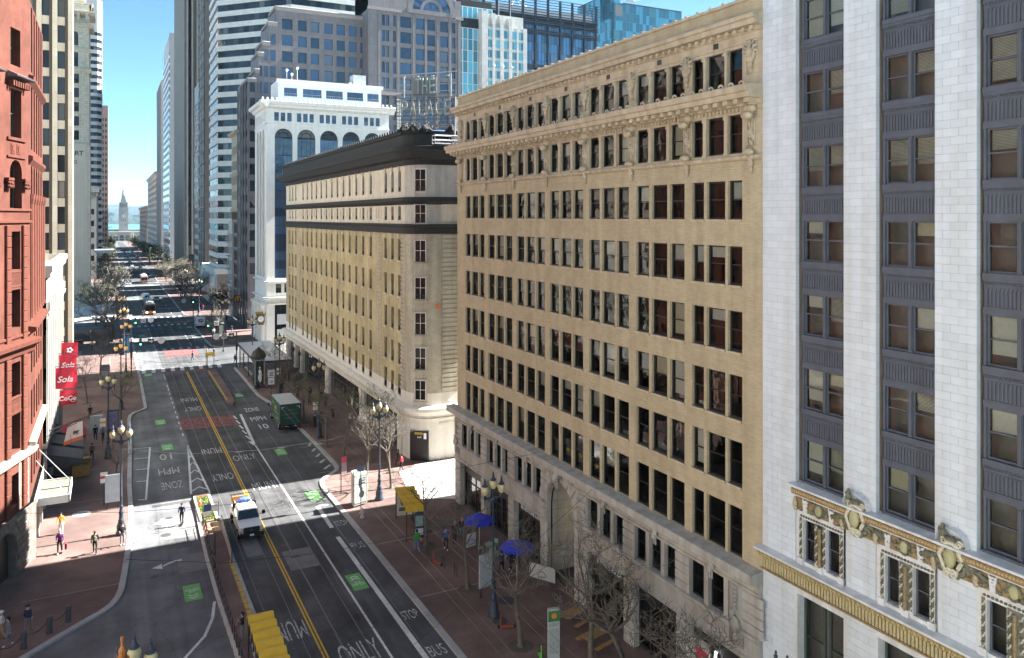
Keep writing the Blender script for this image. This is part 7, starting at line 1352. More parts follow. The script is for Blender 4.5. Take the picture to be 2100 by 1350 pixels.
# white pickup with a loaded bed, facing the camera
pk=thing('pickup_truck','white crew cab pickup truck with black grille and loaded bed, driving towards the camera','pickup truck',(10.4,70.7,0),PI); pw_=M('paint_truck_white',(.68,.68,.68),.25,var=.03,coat=.6)
bev(side([(-3.0,.55),(2.95,.55),(3.0,.8),(3.0,1.12),(2.9,1.22),(1.45,1.3),(-3.0,1.28)],.98,.05),'body',pw_,pk,e=.06)
bev(side([(-.95,1.26),(1.45,1.26),(.75,1.92),(.5,1.97),(-.8,1.97),(-.95,1.9)],.93,.16),'cab',pw_,pk,e=.07)
bev(side([(1.32,1.36),(1.42,1.33),(.84,1.88),(.74,1.88)],.86,.12),'windscreen',vglass,pk,e=.01)
for s_ in (-1,1):
    for y0,y1 in ((-.75,.1),(.2,.95)): b=MB(); b.face([(s_*.915,y0,1.38),(s_*.915,y1,1.38),(s_*.83,y1-(.3 if y1>.5 else 0),1.84),(s_*.83,y0,1.84)]); b.face([(s_*.925,y0,1.36),(s_*.925,y1,1.36),(s_*.84,y1-(.3 if y1>.5 else 0),1.84),(s_*.84,y0,1.84)]); b.build('side_window',vglass,pk)
    m_=MB().box(-.14,.14,-.09,.06,-.17,.17); bev(m_,'mirror',vblack,pk,(s_*1.3,.95,1.55),.04); MB().tube([(s_*.95,.95,1.42),(s_*1.28,.95,1.5)],.035,5).build('mirror_arm',vblack,pk)
    bev(MB().box(-.15,.15,-.05,.05,-.2,.2),'headlight',hlm,pk,(s_*.82,2.98,.98),.03); MB().box(-.1,.1,-.02,.03,-.06,.06).build('indicator',amb,pk,(s_*.84,3.01,.82))
    for yy in (-1.95,2.0): wheel(pk,s_*.86,yy,.41,.28)
    MB().box(s_*.98-.02,s_*.98+.02,-.5,.95,.6,.66).build('side_step',vblack,pk)
bev(MB().box(-.66,.66,-.06,.06,-.24,.24),'grille',vblack,pk,(0,3.0,.95),.05); [MB().box(-.62,.62,.055,.075,z-.02,z+.02).build('grille_bar',flat('grille_bar',(.05,.05,.052),.3),pk,(0,3.0,.95)) for z in (-.1,.06)]; MB().blob((0,.08,0),(.12,.02,.06),10).build('badge',flat('badge_blue',(.1,.13,.2),.3),pk,(0,3.0,.96))
bev(MB().box(-1.0,1.0,-.12,.12,-.16,.14),'bumper',vblack,pk,(0,3.08,.58),.05); MB().box(-.17,.17,0,.02,-.08,.08).build('number_plate',wte,pk,(0,3.2,.6))
MB().box(-.88,.88,-2.9,-1.05,.9,1.0).box(-.98,.98,-1.1,-1.04,1.28,1.95).build('bed',vblack,pk)
rk=MB(); [rk.tube([(-.7,-1.15,z),(.7,-1.15,z)],.04,5) for z in (1.55,2.05)]; [rk.tube([(x,-1.15,1.3),(x,-1.15,2.1)],.04,5) for x in (-.85,-.3,.3,.85)]; rk.tube([(-.9,-1.15,2.1),(-.9,-2.9,2.1),(.9,-2.9,2.1),(.9,-1.15,2.1)],.04,5); rk.build('rack',vblack,pk)
for i,(n_,c,l,s_) in enumerate((('orange barricade board',(.6,.22,.06),(.2,-2.5,1.85),(.7,.06,.2)),('bundle of brown planks',(.33,.2,.09),(.75,-1.6,1.6),(.14,.7,.4)),('blue tarpaulin bundle',(.05,.12,.45),(-.05,-1.7,1.95),(.6,.5,.2)),('white sack',(.6,.6,.6),(-.35,-2.0,1.7),(.35,.4,.3)))): bl_t=thing('load_bundle',n_+' piled in the back of the white pickup','cargo',(10.4-l[0],70.7-l[1],l[2])); b=MB(); b.blob((0,0,0),s_,8,0,.2) if i>0 else b.box(-s_[0],s_[0],-s_[1],s_[1],-s_[2],s_[2]); b.build('bundle',flat('load_'+str('orange brown blue white'.split()[i]),c,.8),bl_t)
for s_ in (-.4,.4): pass
# green box truck, parked, seen from behind
gt=thing('box_truck','dark green box truck with pale roof and yellow lettering parked at the right kerb','truck',(20.1,104,0)); gmn=M('truck_green',(.01,.065,.05),.4,var=.1,coat=.3); ylw=flat('lettering_yellow',(.4,.34,.04),.6)
bev(MB().box(-1.28,1.28,-3.9,2.4,.95,3.45),'cargo_box',gmn,gt,e=.04); MB().box(-1.26,1.26,-3.86,2.36,3.452,3.49).build('roof',M('truck_roof_grey',(.42,.43,.42),.6,var=.1),gt); bev(side([(2.5,.5),(4.9,.5),(4.95,1.2),(4.2,1.35),(3.9,2.3),(2.5,2.35)],1.05,.08),'cab',gmn,gt,e=.08)
fr_=MB(); [fr_.box(*q) for q in ((-1.3,-1.22,-3.93,-3.88,.9,3.47),(1.22,1.3,-3.93,-3.88,.9,3.47),(-1.3,1.3,-3.93,-3.88,3.4,3.47),(-1.3,1.3,-3.93,-3.88,.9,1.0))]; fr_.build('door_frame',flat('door_frame_dark',(.03,.05,.045),.5),gt)
for x,z,w_,h in ((-.95,3.1,.3,.06),(-1.08,2.98,.06,.3),(.95,3.1,.3,.06),(1.08,2.98,.06,.3)): MB().box(x-w_/2,x+w_/2,-3.945,-3.93,z-h/2,z+h/2).build('corner_mark',wte,gt)
for z,w_,h in ((2.72,.35,.1),(2.62,.9,.03),(2.25,.8,.05),(2.15,1.0,.04),(1.75,.6,.05),(1.66,.7,.04)): MB().box(-w_,w_,-3.945,-3.92,z-h/2,z+h/2).build('lettering_bar',flat('lettering_dim',(.12,.11,.02),.6) if 'lettering_dim' not in bpy.data.materials else bpy.data.materials['lettering_dim'],gt)
for y0,y1,z0,z1 in ((-2.6,.4,1.9,2.0),(-1.4,-.2,2.3,2.7),(-2.8,-1.2,1.35,1.5),(.2,1.6,2.8,2.95)): MB().box(-1.295,-1.275,y0,y1,z0,z1).build('lettering_bar',ylw,gt)
MB().box(-1.2,1.2,-3.98,-3.8,.5,.9).box(-1.25,1.25,-4.15,-3.8,.42,.52).build('bumper',vblack,gt); [MB().box(x-.2,x+.2,-4.0,-3.97,.62,.76).build('tail_light',chrome if abs(x)<.7 else tail,gt) for x in (-1,-.5,.5,1)]; MB().box(-.9,.9,-3,3,.45,.95).build('chassis',vblack,gt)
for s_ in (-1,1): wheel(gt,s_*1.02,-2.4,.46,.4); wheel(gt,s_*.95,3.8,.46,.28); MB().box(s_*1.3-.1,s_*1.3+.1,3.9,4.0,1.7,2.1).build('mirror',vblack,gt); MB().box(s_*1.28-.03,s_*1.28+.03,-3.8,2.3,.9,.98).build('side_rail',chrome,gt)
def bus(x,y,face,label,c1,c2,front=True):
    t=thing('bus',label,'bus',(x,y,0),R(face)); bev(MB().box(-1.28,1.28,-6,6,.35,3.0),'body',flat('bus_body_'+label[:6],c1,.4),t,e=.12); MB().box(-1.1,1.1,5.98,6.03,1.25,2.55).box(-1.3,-1.27,-5.5,5.5,1.4,2.5).box(1.27,1.3,-5.5,5.5,1.4,2.5).box(-1.1,1.1,-6.03,-5.98,1.5,2.5).build('window',vglass,t); MB().box(-1.25,1.25,5.99,6.05,.4,1.15).build('front_panel',flat('bus_panel_'+label[:6],c2,.4),t); MB().box(-.8,.8,6.0,6.04,2.6,2.85).build('destination_board',flat('board_dark',(.05,.03,.01),.4),t)
    MB().box(-.9,.9,-4,3,3.0,3.3).box(-.4,.4,-1,4,3.3,3.5).tube([(-.3,-1,3.4),(-.3,-6.5,4.6)],.05,4).tube([(.3,-1,3.4),(.3,-6.5,4.6)],.05,4).build('roof_gear',flat('bus_roof',(.5,.5,.5),.6),t)
    for s_ in (-1,1):
        MB().box(s_*.9-.2,s_*.9+.2,6.03,6.08,.65,.9).build('headlight',emit('bus_headlamp',(1,.75,.5),3,(.7,.6,.5)) if 'bus_headlamp' not in bpy.data.materials else bpy.data.materials['bus_headlamp'],t) if front else MB().box(s_*.9-.2,s_*.9+.2,-6.06,-6.0,.8,1.2).build('tail_light',tail,t)
        for yy in (-3.6,3.8): wheel(t,s_*1.08,yy,.48,.3)
        MB().box(s_*1.5-.1,s_*1.5+.1,5.9,6.1,1.7,2.3).build('mirror',vblack,t)
bus(9.6,242,180,'dark bus with orange front and lit headlamps waiting at the far crossing',(.04,.035,.035),(.5,.15,.03)); bus(11.9,354,0,'pale pinkish bus seen from behind beyond the far crossing',(.45,.30,.27),(.4,.2,.17),False)
car(9.9,276,'white van behind the dark bus',(.65,.65,.65),180,kind='van'); car(12.9,275.5,'silver car beside the white van',(.4,.4,.4),0)
us_=thing('mail_truck','white mail delivery truck with blue emblem parked at the far right kerb','mail truck',(19.2,204,0)); bev(MB().box(-1.05,1.05,-2,2.2,.5,2.75),'body',pw_,us_,e=.1); MB().box(-.5,.5,-2.03,-1.98,1.5,2.3).build('emblem',flat('emblem_blue',(.05,.09,.3),.5),us_); MB().face([(0,0,0),(1,0,0),(0,0,1)]); b=MB(); b.face([(-.4,-2.04,1.7),(.3,-2.04,1.95),(.4,-2.04,2.1),(-.1,-2.04,1.95)]); b.build('eagle_mark',wte,us_); MB().box(-1.0,1.0,-2.05,-1.95,.45,.7).build('bumper',vblack,us_); [wheel(us_,s_*.85,yy,.36) for s_ in (-1,1) for yy in (-1.3,1.5)]; [MB().box(s_*.9-.08,s_*.9+.08,-2.04,-1.98,.8,1.1).build('tail_light',tail,us_) for s_ in (-1,1)]
PAL=[('white',(.6,.6,.6)),('black',(.02,.02,.02)),('silver',(.38,.38,.39)),('dark blue',(.03,.05,.12)),('red',(.35,.03,.03)),('grey',(.15,.15,.16))]
g=random.Random(12); FC=[]
for n_,c in PAL:
    t=car(0,0,'tiny distant '+n_+' car on the far road',c,0,0,grp='tiny distant cars on the far road'); t.location.y=-900; FC.append(t)
used=set()
for i in range(30):
    y=372+i*17+g.uniform(-4,4); x=g.choice((6.2,10.1,13.7,16.6)); k=g.randrange(6)
    if k not in used: t=FC[k]; used.add(k)
    else: t=copy_tree(FC[k])
    t.location=(x,y,-max(0,y-450)*.01412); t.rotation_euler.z=PI if x<11 else 0
for k in range(6):
    if k not in used: FC[k].location=(16.6,900+k*20,-6.4)
for x,y,n_,c in ((3.8,383,'pale car turning across the far junction on the left',(.5,.5,.5)),(16,380,'black car turning across the far junction on the right',(.02,.02,.02))): t=car(x,y,n_,c,90)
# ================================================================ bus shelters with wavy yellow roofs
yel=M('shelter_yellow',(.62,.38,.012),.45,var=.08,scale=2,coat=.2); shf=flat('shelter_frame',(.06,.06,.062),.45,.4); adp=M('poster_print',(.45,.44,.36),.5,var=.1); adb=flat('poster_ink',(.02,.025,.02),.6); clg=GLASS('clear_glass',(.85,.88,.88),.0,1.2)
def wave_roof(t,L,w_,z,n=5):
    seg=L/n; b=MB()
    for k in range(n):
        for j in range(6):
            a=j/6; c=(j+1)/6; q=lambda s_:(k*seg+s_*seg,z+.32*math.sin(PI*s_)**.8+.0); (y0,z0),(y1,z1)=q(a),q(c); b.face([(0,y0,z0),(w_,y0,z0),(w_,y1,z1),(0,y1,z1)]); b.face([(0,y0,z0-.05),(w_,y0,z0-.05),(w_,y1,z1-.05),(0,y1,z1-.05)])
            b.face([(w_,y0,z0-.05),(w_,y1,z1-.05),(w_,y1,z1),(w_,y0,z0)]); b.face([(0,y0,z0-.05),(0,y1,z1-.05),(0,y1,z1),(0,y0,z0)])
    b.build('wavy_roof',yel,t)
sh=thing('bus_shelter','bus shelter with wavy yellow roof and ad panel on the right pavement','bus shelter',(21.6,61.2,.13),R(-9)); wave_roof(sh,5.6,1.7,2.55)
fr_=MB(); [fr_.box(x-.05,x+.05,y-.05,y+.05,0,2.6) for x,y in ((.1,.2),(1.6,.2),(.1,5.3),(1.6,5.3),(1.6,2.8))]; fr_.box(.05,1.65,.15,.25,2.5,2.6).box(.05,1.65,5.25,5.35,2.5,2.6).box(1.55,1.65,.2,5.3,2.5,2.6); fr_.build('frame',shf,sh); b=MB(); b.face([(1.6,.3,.3),(1.6,5.2,.3),(1.6,5.2,2.4),(1.6,.3,2.4)]); b.build('back_pane',clg,sh)
MB().box(.15,1.55,5.22,5.32,.3,2.4).build('ad_panel',adp,sh); MB().blob((.8,5.2,1.6),(.35,.02,.5),10).box(.35,1.3,5.195,5.21,.7,.84).box(.35,1.3,5.195,5.21,.88,1.0).build('ad_print',adb,sh)
MB().box(.75,1.55,.12,.3,.25,2.3).build('map_case',shf,sh); MB().box(.82,1.48,.1,.12,1.2,2.05).build('map_panel',M('map_print',(.24,.33,.33),.5,var=.3,scale=9),sh); MB().box(.82,1.48,.1,.12,.45,1.0).build('timetable',M('timetable_paper',(.55,.58,.65),.6,var=.1),sh); MB().box(1.1,1.5,1.5,4.2,.45,.52).box(1.3,1.36,1.8,1.9,0,.45).box(1.3,1.36,3.8,3.9,0,.45).build('bench',shf,sh)
s2=thing('tram_shelter','tram shelter with wavy yellow roof on the island at the bottom edge','tram shelter',(7.15,42.9,.17),R(-1)); wave_roof(s2,6.4,1.5,2.6,6); fr_=MB(); [fr_.box(x-.05,x+.05,y-.05,y+.05,0,2.65) for x in (.1,1.4) for y in (.2,3.1,6.2)]; fr_.box(.05,1.45,6.1,6.2,2.5,2.6).box(.05,.15,.2,6.2,2.5,2.6); fr_.build('frame',shf,s2); b=MB(); b.face([(.1,.3,.3),(.1,6,.3),(.1,6,2.4),(.1,.3,2.4)]); b.build('back_pane',clg,s2)
s3=thing('tram_shelter','tiny yellow tram shelter roof at the head of the far island','tram shelter',(14.9,146.5,.17)); wave_roof(s3,2.2,1.4,2.4,2); MB().box(.1,.2,.1,.2,0,2.4).box(1.2,1.3,.1,.2,0,2.4).box(.1,.2,2,2.1,0,2.4).build('frame',shf,s3)
# advertising kiosks and columns
kq=thing('ad_kiosk','glass poster kiosk with triangular plan in the sunlit strip at the right kerb','kiosk',(20.45,71.4,.13),R(20)); kst=flat('kiosk_grey',(.34,.33,.29),.5)
MB().prism([(-.75,-.5),(.75,-.5),(.75,-.3),(.2,.7),(-.2,.7),(-.75,-.3)],.15,3.05).build('cabinet',kst,kq); b=MB(); b.box(-.62,.62,-.53,-.5,.5,2.8); b.build('poster',M('poster_grey',(.36,.40,.38),.4,var=.25,scale=3),kq); MB().blob((-.05,-.535,2.2),(.22,.012,.5),10).blob((.1,-.535,1.1),(.3,.012,.35),10).blob((.05,-.535,1.6),(.16,.012,.2),8).build('poster_figure',adb,kq); [MB().box(.2,.5,-.54,-.53,2.5-.22*k,2.6-.22*k).build('poster_text',adb,kq) for k in range(3)]
MB().box(-.75,.75,-.55,-.48,2.8,2.95).box(-.75,.75,-.55,-.48,.35,.5).box(-.75,-.62,-.55,-.48,.35,2.95).box(.62,.75,-.55,-.48,.35,2.95).build('poster_frame',kst,kq); b=MB(); [b.extr([(-.5+.05*k,3.05),(-.35,3.4),(-.2,3.1)],-.7+.35*k,-.45+.35*k) for k in range(4)]; b.build('crown_fins',wst,kq)
pl_=thing('sign_pole','thin white pole with blue parking plate beside the hydrant','sign',(20.05,68.9,.13)); MB().tube([(0,0,0),(0,0,4.4)],.045,6).build('pole',scl,pl_); MB().box(-.35,.35,-.03,-.01,3.9,4.4).build('plate',flat('plate_blue',(.2,.25,.36),.5),pl_)
hy=thing('fire_hydrant','white fire hydrant on the right kerb at the edge of the sunlit strip','hydrant',(19.94,68.1,.13)); MB().lathe([(.2,0),(.2,.08),(.13,.1),(.13,.55),(.17,.58),(.17,.64),(.12,.78),(.04,.86)],0,0,10).build('barrel',wst,hy,smooth=True); MB().tube([(-.26,0,.45),(.26,0,.45)],.07,8).tube([(0,-.24,.42),(0,0,.42)],.08,8).build('nozzle',wst,hy)
bs=thing('bus_stop_sign','bus stop flag in red and white on a thin dark pole by the right kerb','sign',(19.83,74.9,.13)); MB().tube([(0,0,0),(0,0,3.6)],.05,6).build('pole',blackm,bs); MB().box(.05,.55,-.03,.0,3.0,3.55).build('plate_red',flat('sign_red',(.45,.04,.08),.5),bs); MB().box(.05,.55,-.03,.0,2.2,2.98).build('plate_text',M('plate_text',(.32,.22,.26),.5,var=.4,scale=14),bs); MB().box(.05,.55,-.03,.0,1.95,2.15).build('plate_white',wte,bs)
ac=thing('ad_column','dark advertising column with a white figure poster by the right canopy','ad column',(20.7,127.3,.13)); MB().box(-.75,.75,-.5,.5,0,4.6).build('cabinet',shf,ac); MB().box(-.6,.6,-.55,-.5,.8,4.3).build('poster',adb,ac); MB().blob((0,-.56,1.6),(.3,.02,.7),10).blob((0,-.56,2.6),(.22,.02,.4),8).blob((0,-.56,3.25),(.13,.02,.17),8).tube([(.15,-.56,2.8),(.3,-.56,2.0)],.05,4).build('poster_figure',wte,ac); MB().box(-.75,.75,-.56,-.5,4.3,4.45).box(-.75,-.62,-.56,-.5,.6,4.45).box(.62,.75,-.56,-.5,.6,4.45).build('poster_frame',scl,ac)
MB().lathe([(1.1,4.6),(1.2,4.9),(.9,5.6),(.4,6.0),(.1,6.3)],0,.6,12).build('dome',flat('dome_bronze',(.05,.045,.035),.5,.4),ac)
for x,y,lb,rows_ in ((21.2,119.8,'pole with two white plates, bus lane sign over a speed limit 10',(('BUS',3.6,.3),('ONLY',3.25,.26),('10',2.3,.5))),): 
    t=thing('road_sign',lb,'sign',(x,y,.13)); MB().tube([(0,0,0),(0,0,4.3)],.05,6).build('pole',blackm,t); MB().box(-.5,.5,-.06,-.03,3.0,4.1).build('plate',wte,t); MB().box(-.45,.45,-.06,-.03,1.9,2.9).build('plate',wte,t)
    for tx,z,s_ in rows_: o=link('print',textmesh(tx,s_,1,.003,adb,bold=.012),t,(0,-.07,z)); o.rotation_euler=(PI/2,0,0)
for x,y,lb in ((23.4,125.9,'small white notice plate on a post by the ad column'),(23.3,100.6,'yellow and white stop notice on the lamp behind the green truck'),(-.9,104,'yellow topped white stop notice beside the left lamp'),(-.6,82,'small red and white notice plate at the left kerb')):
    t=thing('notice_plate',lb,'sign',(x,y,.13)); MB().tube([(0,0,0),(0,0,3.2)],.04,6).build('pole',blackm,t); MB().box(-.3,.3,-.05,-.02,2.1,3.1).build('plate',wte,t); MB().box(-.3,.3,-.06,-.05,2.5,2.75).build('band',yel if 'yellow' in lb else flat('band_red',(.45,.05,.05),.5),t)
pn=thing('map_panel','grey back of a map panel beside the left sunlit lamp','panel',(.1,80.5,.13)); MB().box(-.6,.6,-.08,.08,.7,3.2).build('panel',M('panel_steel',(.30,.33,.35),.5,var=.1),pn); MB().box(-.5,-.4,-.05,.05,0,.7).box(.4,.5,-.05,.05,0,.7).build('leg',shf,pn)
pn=thing('map_panel','grey back of a map panel under the near lamp by the umbrellas','panel',(23.6,50.0,.13),R(10)); MB().box(-.55,.55,-.08,.08,.7,3.0).build('panel',bpy.data.materials['panel_steel'],pn); MB().box(-.5,-.4,-.05,.05,0,.7).box(.4,.5,-.05,.05,0,.7).build('leg',shf,pn)
pn=thing('poster_stand','framed street poster stand beneath the leafy left tree','poster stand',(.2,109,.13)); MB().box(-.7,.7,-.15,.15,.3,2.9).build('cabinet',shf,pn); MB().box(-.6,.6,-.17,-.15,.5,2.7).build('poster',M('poster_violet',(.16,.14,.24),.4,var=.5,scale=4),pn)
pn=thing('newsstand_panel','pale framed notice case on the left pavement before the lamp','panel',(-1.6,108,.13)); MB().box(-.7,.7,-.15,.15,.5,2.6).box(-.6,-.5,-.1,.1,0,.5).box(.5,.6,-.1,.1,0,.5).build('cabinet',M('case_pale',(.4,.42,.4),.5,var=.2,scale=4),pn)
gk=thing('wayfinding_totem','grey totem with green head and orange emblem at the bottom of the right pavement','totem',(23.9,41.0,.13),R(-14)); MB().box(-.36,.36,-.12,.12,0,3.1).build('slab',M('totem_grey',(.36,.38,.38),.4,var=.12),gk); MB().box(-.37,.37,-.13,-.12,2.35,3.0).build('head_panel',flat('totem_green',(.04,.17,.04),.5),gk); MB().lathe([(.17,0),(.17,.02),(.01,.02)],0,0,14).build('emblem',flat('emblem_orange',(.6,.2,.06),.5),gk,(0,-.13,2.7)).rotation_euler=(PI/2,0,0); MB().box(-.3,.3,-.13,-.12,2.05,2.25).box(-.3,.3,-.13,-.12,.4,1.9).build('map_print',M('totem_map',(.30,.32,.31),.5,var=.35,scale=12),gk)
# ================================================================ bollards and chains
bm=MB().lathe([(.2,0),(.2,.1),(.17,.12),(.17,.98),(.19,1.0),(.19,1.06),(.05,1.08)],0,0,14).mesh('bollard',M('bollard_iron',(.085,.085,.09),.55,var=.25,scale=5,metal=.3)); BP=[(-2.54,59.55),(-3.55,58.5),(-4.85,57.1),(-6.1,55.9)]
for (x,y),lb in zip(BP,('grey iron bollard at the right end of the chained row on the left corner','grey iron bollard second from the right end of the chained row','grey iron bollard third from the right end of the chained row','grey iron bollard at the left edge of the picture ending the chained row')): tag(link('bollard',bm,None,(x,y,.13)),lb,'bollard','chained bollards on the left corner')
for (a,c),lb in zip(zip(BP,BP[1:]),('sagging chain between the two right bollards','sagging chain between the two middle bollards','sagging chain between the two left bollards')):
    pts=[(a[0]+(c[0]-a[0])*k/10,a[1]+(c[1]-a[1])*k/10,1.0-.32*math.sin(PI*k/10)) for k in range(11)]; t=thing('chain',lb,'chain',(a[0],a[1],0)); MB().tube([(p[0]-a[0],p[1]-a[1],p[2]) for p in pts],.028,5).build('links',blackm,t)
# ================================================================ railings, sign board and cone on the island
def railing(P,label,n_post,h=1.05,plates=False,z=.17):
    t=thing('railing',label,'railing',(P[0][0],P[0][1],z)); d=Vector((P[1][0]-P[0][0],P[1][1]-P[0][1],0))
    for k in range(n_post): q=d*k/(n_post-1); MB().box(q.x-.035,q.x+.035,q.y-.035,q.y+.035,0,h).build('post',blackm,t)
    MB().tube([(0,0,h),(d.x,d.y,h)],.035,6).build('top_rail',blackm,t); MB().tube([(0,0,.5),(d.x,d.y,.5)],.025,5).build('mid_rail',blackm,t)
    if plates: [MB().box(q.x-.02,q.x+.02,q.y+.1,q.y+.8,.15,.98).build('panel',wst,t) for q in (d*k/(n_post-1) for k in range(n_post-1))]
railing([(6.95,47),(6.95,63.2)],'long black railing along the left edge of the tram island',17); railing([(7.0,63.8),(7.05,72.6)],'black railing beside the ramp on the left of the island',9); railing([(8.3,63.6),(8.5,71.4)],'white panelled railing along the ramp on the track side of the island',9,plates=True)
t=thing('sign_pole','single thin black pole at the middle of the tram island','pole',(7.05,63.4,.17)); MB().tube([(0,0,0),(0,0,2.6)],.05,6).blob((0,0,2.62),(.06,.06,.06),6).build('pole',blackm,t)
t=thing('sign_board','framed board with dark blue notice across the head of the island ramp','sign',(7.1,73.1,.17)); MB().tube([(0,0,0),(0,0,1.7),(1.3,0,1.7),(1.3,0,0)],.04,6).tube([(0,0,.5),(1.3,0,.5)],.03,5).build('frame',blackm,t); MB().box(.08,.7,-.04,-.01,1.0,1.6).build('notice',M('notice_blue',(.03,.045,.16),.5,var=.4,scale=10),t); MB().box(.75,1.2,-.04,-.01,.9,1.5).box(.08,.7,-.04,-.01,.6,.95).build('notice_pale',M('notice_pale',(.45,.45,.43),.6,var=.15,scale=8),t)
t=thing('traffic_cone','orange traffic cone with white band on the island planter','cone',(7.3,77.5,.34)); MB().box(-.18,.18,-.18,.18,0,.04).lathe([(.14,.04),(.1,.3)],0,0,10).lathe([(.075,.46),(.03,.72)],0,0,10).build('cone',flat('cone_orange',(.7,.1,.02),.6),t); MB().lathe([(.1,.3),(.075,.46)],0,0,10).build('band',wte,t)
# ================================================================ umbrellas, tables and benches, scooters, racks
def umbrella(x,y,label,rot):
    t=thing('cafe_umbrella',label,'umbrella',(x,y,.13),R(rot),'blue cafe umbrellas'); MB().tube([(0,0,0),(0,0,2.9)],.03,6).build('pole',wst,t); b=MB(); n=8
    for k in range(n):
        a,c=2*PI*k/n,2*PI*(k+1)/n; A=(1.35*math.cos(a),1.35*math.sin(a),2.25); C_=(1.35*math.cos(c),1.35*math.sin(c),2.25); m_=((A[0]+C_[0])/2*.93,(A[1]+C_[1])/2*.93,2.33); b.face([(0,0,2.85),A,m_]); b.face([(0,0,2.85),m_,C_]); b.face([A,m_,(m_[0],m_[1],2.18),(A[0],A[1],2.1)]); b.face([m_,C_,(C_[0],C_[1],2.1),(m_[0],m_[1],2.18)])
    b.build('canopy',flat('umbrella_blue',(.02,.035,.42),.6) if 'umbrella_blue' not in bpy.data.materials else bpy.data.materials['umbrella_blue'],t)
    for k in range(8): a=2*PI*k/8; MB().tube([(0,0,2.8),(1.33*math.cos(a),1.33*math.sin(a),2.22)],.012,4).build('rib',scl,t)
umbrella(26.6,57.6,'blue cafe umbrella farther away, behind the near lamp globes',10); umbrella(26.9,51.6,'blue cafe umbrella nearer, tangled in bare branches',25)
mint=flat('mint_metal',(.22,.36,.3),.5)
for i,(x,y,lb) in enumerate(((26.9,56.3,'mint green round table under the farther blue umbrella'),(27.6,55.0,'second mint green round table beyond the first'))):
    t=thing('cafe_table',lb,'table',(x,y,.13)); MB().lathe([(.38,.72),(.38,.75),(.01,.76)],0,0,14).build('table_top',mint,t); MB().tube([(0,0,0),(0,0,.72)],.035,6).lathe([(.22,0),(.2,.03),(.03,.05)],0,0,10).build('pedestal',mint,t)
    for a in (0.5,2.6,4.6): c_=thing('cafe_chair','mint green metal chair at the small round cafe tables','chair',(x+.7*math.cos(a),y+.7*math.sin(a),.13),a+PI/2,'mint cafe chairs'); MB().box(-.2,.2,-.2,.2,.43,.46).build('seat',mint,c_); MB().box(-.2,.2,-.22,-.19,.5,.85).build('backrest',mint,c_); [MB().tube([(sx*.18,sy*.18,0),(sx*.17,sy*.17,.43)],.015,4).build('leg',mint,c_) for sx in (-1,1) for sy in (-1,1)]
for x,y,rz,lb in ((26.0,57.9,8,'white sidewalk board with a blue sketch near the farther umbrella'),(28.3,50.2,-60,'wide white cafe screen with a dark drawing beside the arch')): t=thing('cafe_board',lb,'sign',(x,y,.13),R(rz)); w_=.45 if rz>0 else 1.1; MB().box(-w_,w_,-.04,.04,.1,1.15).build('panel',wst,t); MB().tube([(.35*math.cos(PI*k/8),-.06,.35+.35*math.sin(PI*k/8)) for k in range(9)],.03,4).tube([(-.3,-.06,.25),(.3,-.06,.35)],.03,4).build('drawing',flat('drawing_blue',(.08,.14,.3),.6) if 'drawing_blue' not in bpy.data.materials else bpy.data.materials['drawing_blue'],t)
plk=M('table_plank',(.30,.19,.07),.75,var=.2,scale=3)
for x,y,rz,lb in ((27.2,43.9,20,'picnic table of yellow planks, farther of the two beneath bare branches'),(27.0,41.0,15,'picnic table of yellow planks, nearer of the two at the pizza shop')):
    t=thing('picnic_table',lb,'picnic table',(x,y,.13),R(rz+0)); 
    for k in range(2): MB().box(-.95,.95,-.13,.13,0,.05).build('plank',plk,t,(0,-.14+.28*k,.74))
    for yy in (-.8,.8): MB().box(-.95,.95,-.14,.14,0,.05).build('bench_plank',plk,t,(0,yy,.44))
    [MB().tube([(sx*.7,sy*.75,0),(sx*.7,sy*.2,.74)],.03,5).build('leg',shf,t) for sx in (-1,1) for sy in (-1,1)]
def scooter(x,y,rz,label,col,fallen=False):
    t=thing('scooter',label,'scooter',(x,y,.13),R(rz)); b=flat('scooter_'+label[:5],col,.5); MB().box(-.08,.08,-.45,.45,.1,.17).build('deck',b,t); MB().tube([(0,.45,.15),(0,.36,1.05)],.03,6).build('stem',b,t); MB().tube([(-.24,.36,1.05),(.24,.36,1.05)],.02,5).build('handlebar',blackm,t)
    for yy in (-.5,.52): MB().tube([(-.03,yy,.11),(.03,yy,.11)],.11,12).build('wheel',tyre,t)
    return t
scooter(23.0,45.5,70,'orange and black scooter parked beside the near lamp',(.3,.06,.03)); scooter(23.2,41.4,160,'lime green scooter by the grey totem',(.12,.5,.05)); scooter(22.4,56.3,20,'red scooter with white front at the bike racks',(.35,.05,.04))
for (x,y),lb in zip(((22.35,58.2),(22.65,55.6),(22.95,53.9)),('black hoop bike rack, farthest of the three','black hoop bike rack, middle of the three by the red scooter','black hoop bike rack, nearest of the three')): tag(MB().tube([(0,-.25,0),(0,-.25,.85),(0,0,.92),(0,.25,.85),(0,.25,0)],.03,6).build('bike_rack',blackm,None,(x,y,.13)),lb,'bike rack','hoop bike racks on the right pavement')
t=thing('window_poster','white shop screen splashed with red paint beside the pizza shop','poster',(29.35,34.0,0),-PI/2); MB().box(-.75,.75,-.06,0,.9,3.4).build('panel',wst,t); MB().blob((.1,-.07,2.7),(.5,.01,.22),9,0,.4).blob((-.2,-.07,2.35),(.3,.01,.2),8,0,.4).blob((.2,-.07,1.6),(.25,.01,.5),8,0,.4).build('splash',flat('splash_red',(.55,.02,.06),.6),t); MB().blob((.0,-.075,1.7),(.3,.008,.6),8,0,.3).build('splash_grey',flat('splash_grey',(.1,.1,.1),.6),t); MB().box(1.2,1.3,-.1,0,1.2,3.3).build('light_tube',emit('tube_lamp',(1,1,1),1.5),t)
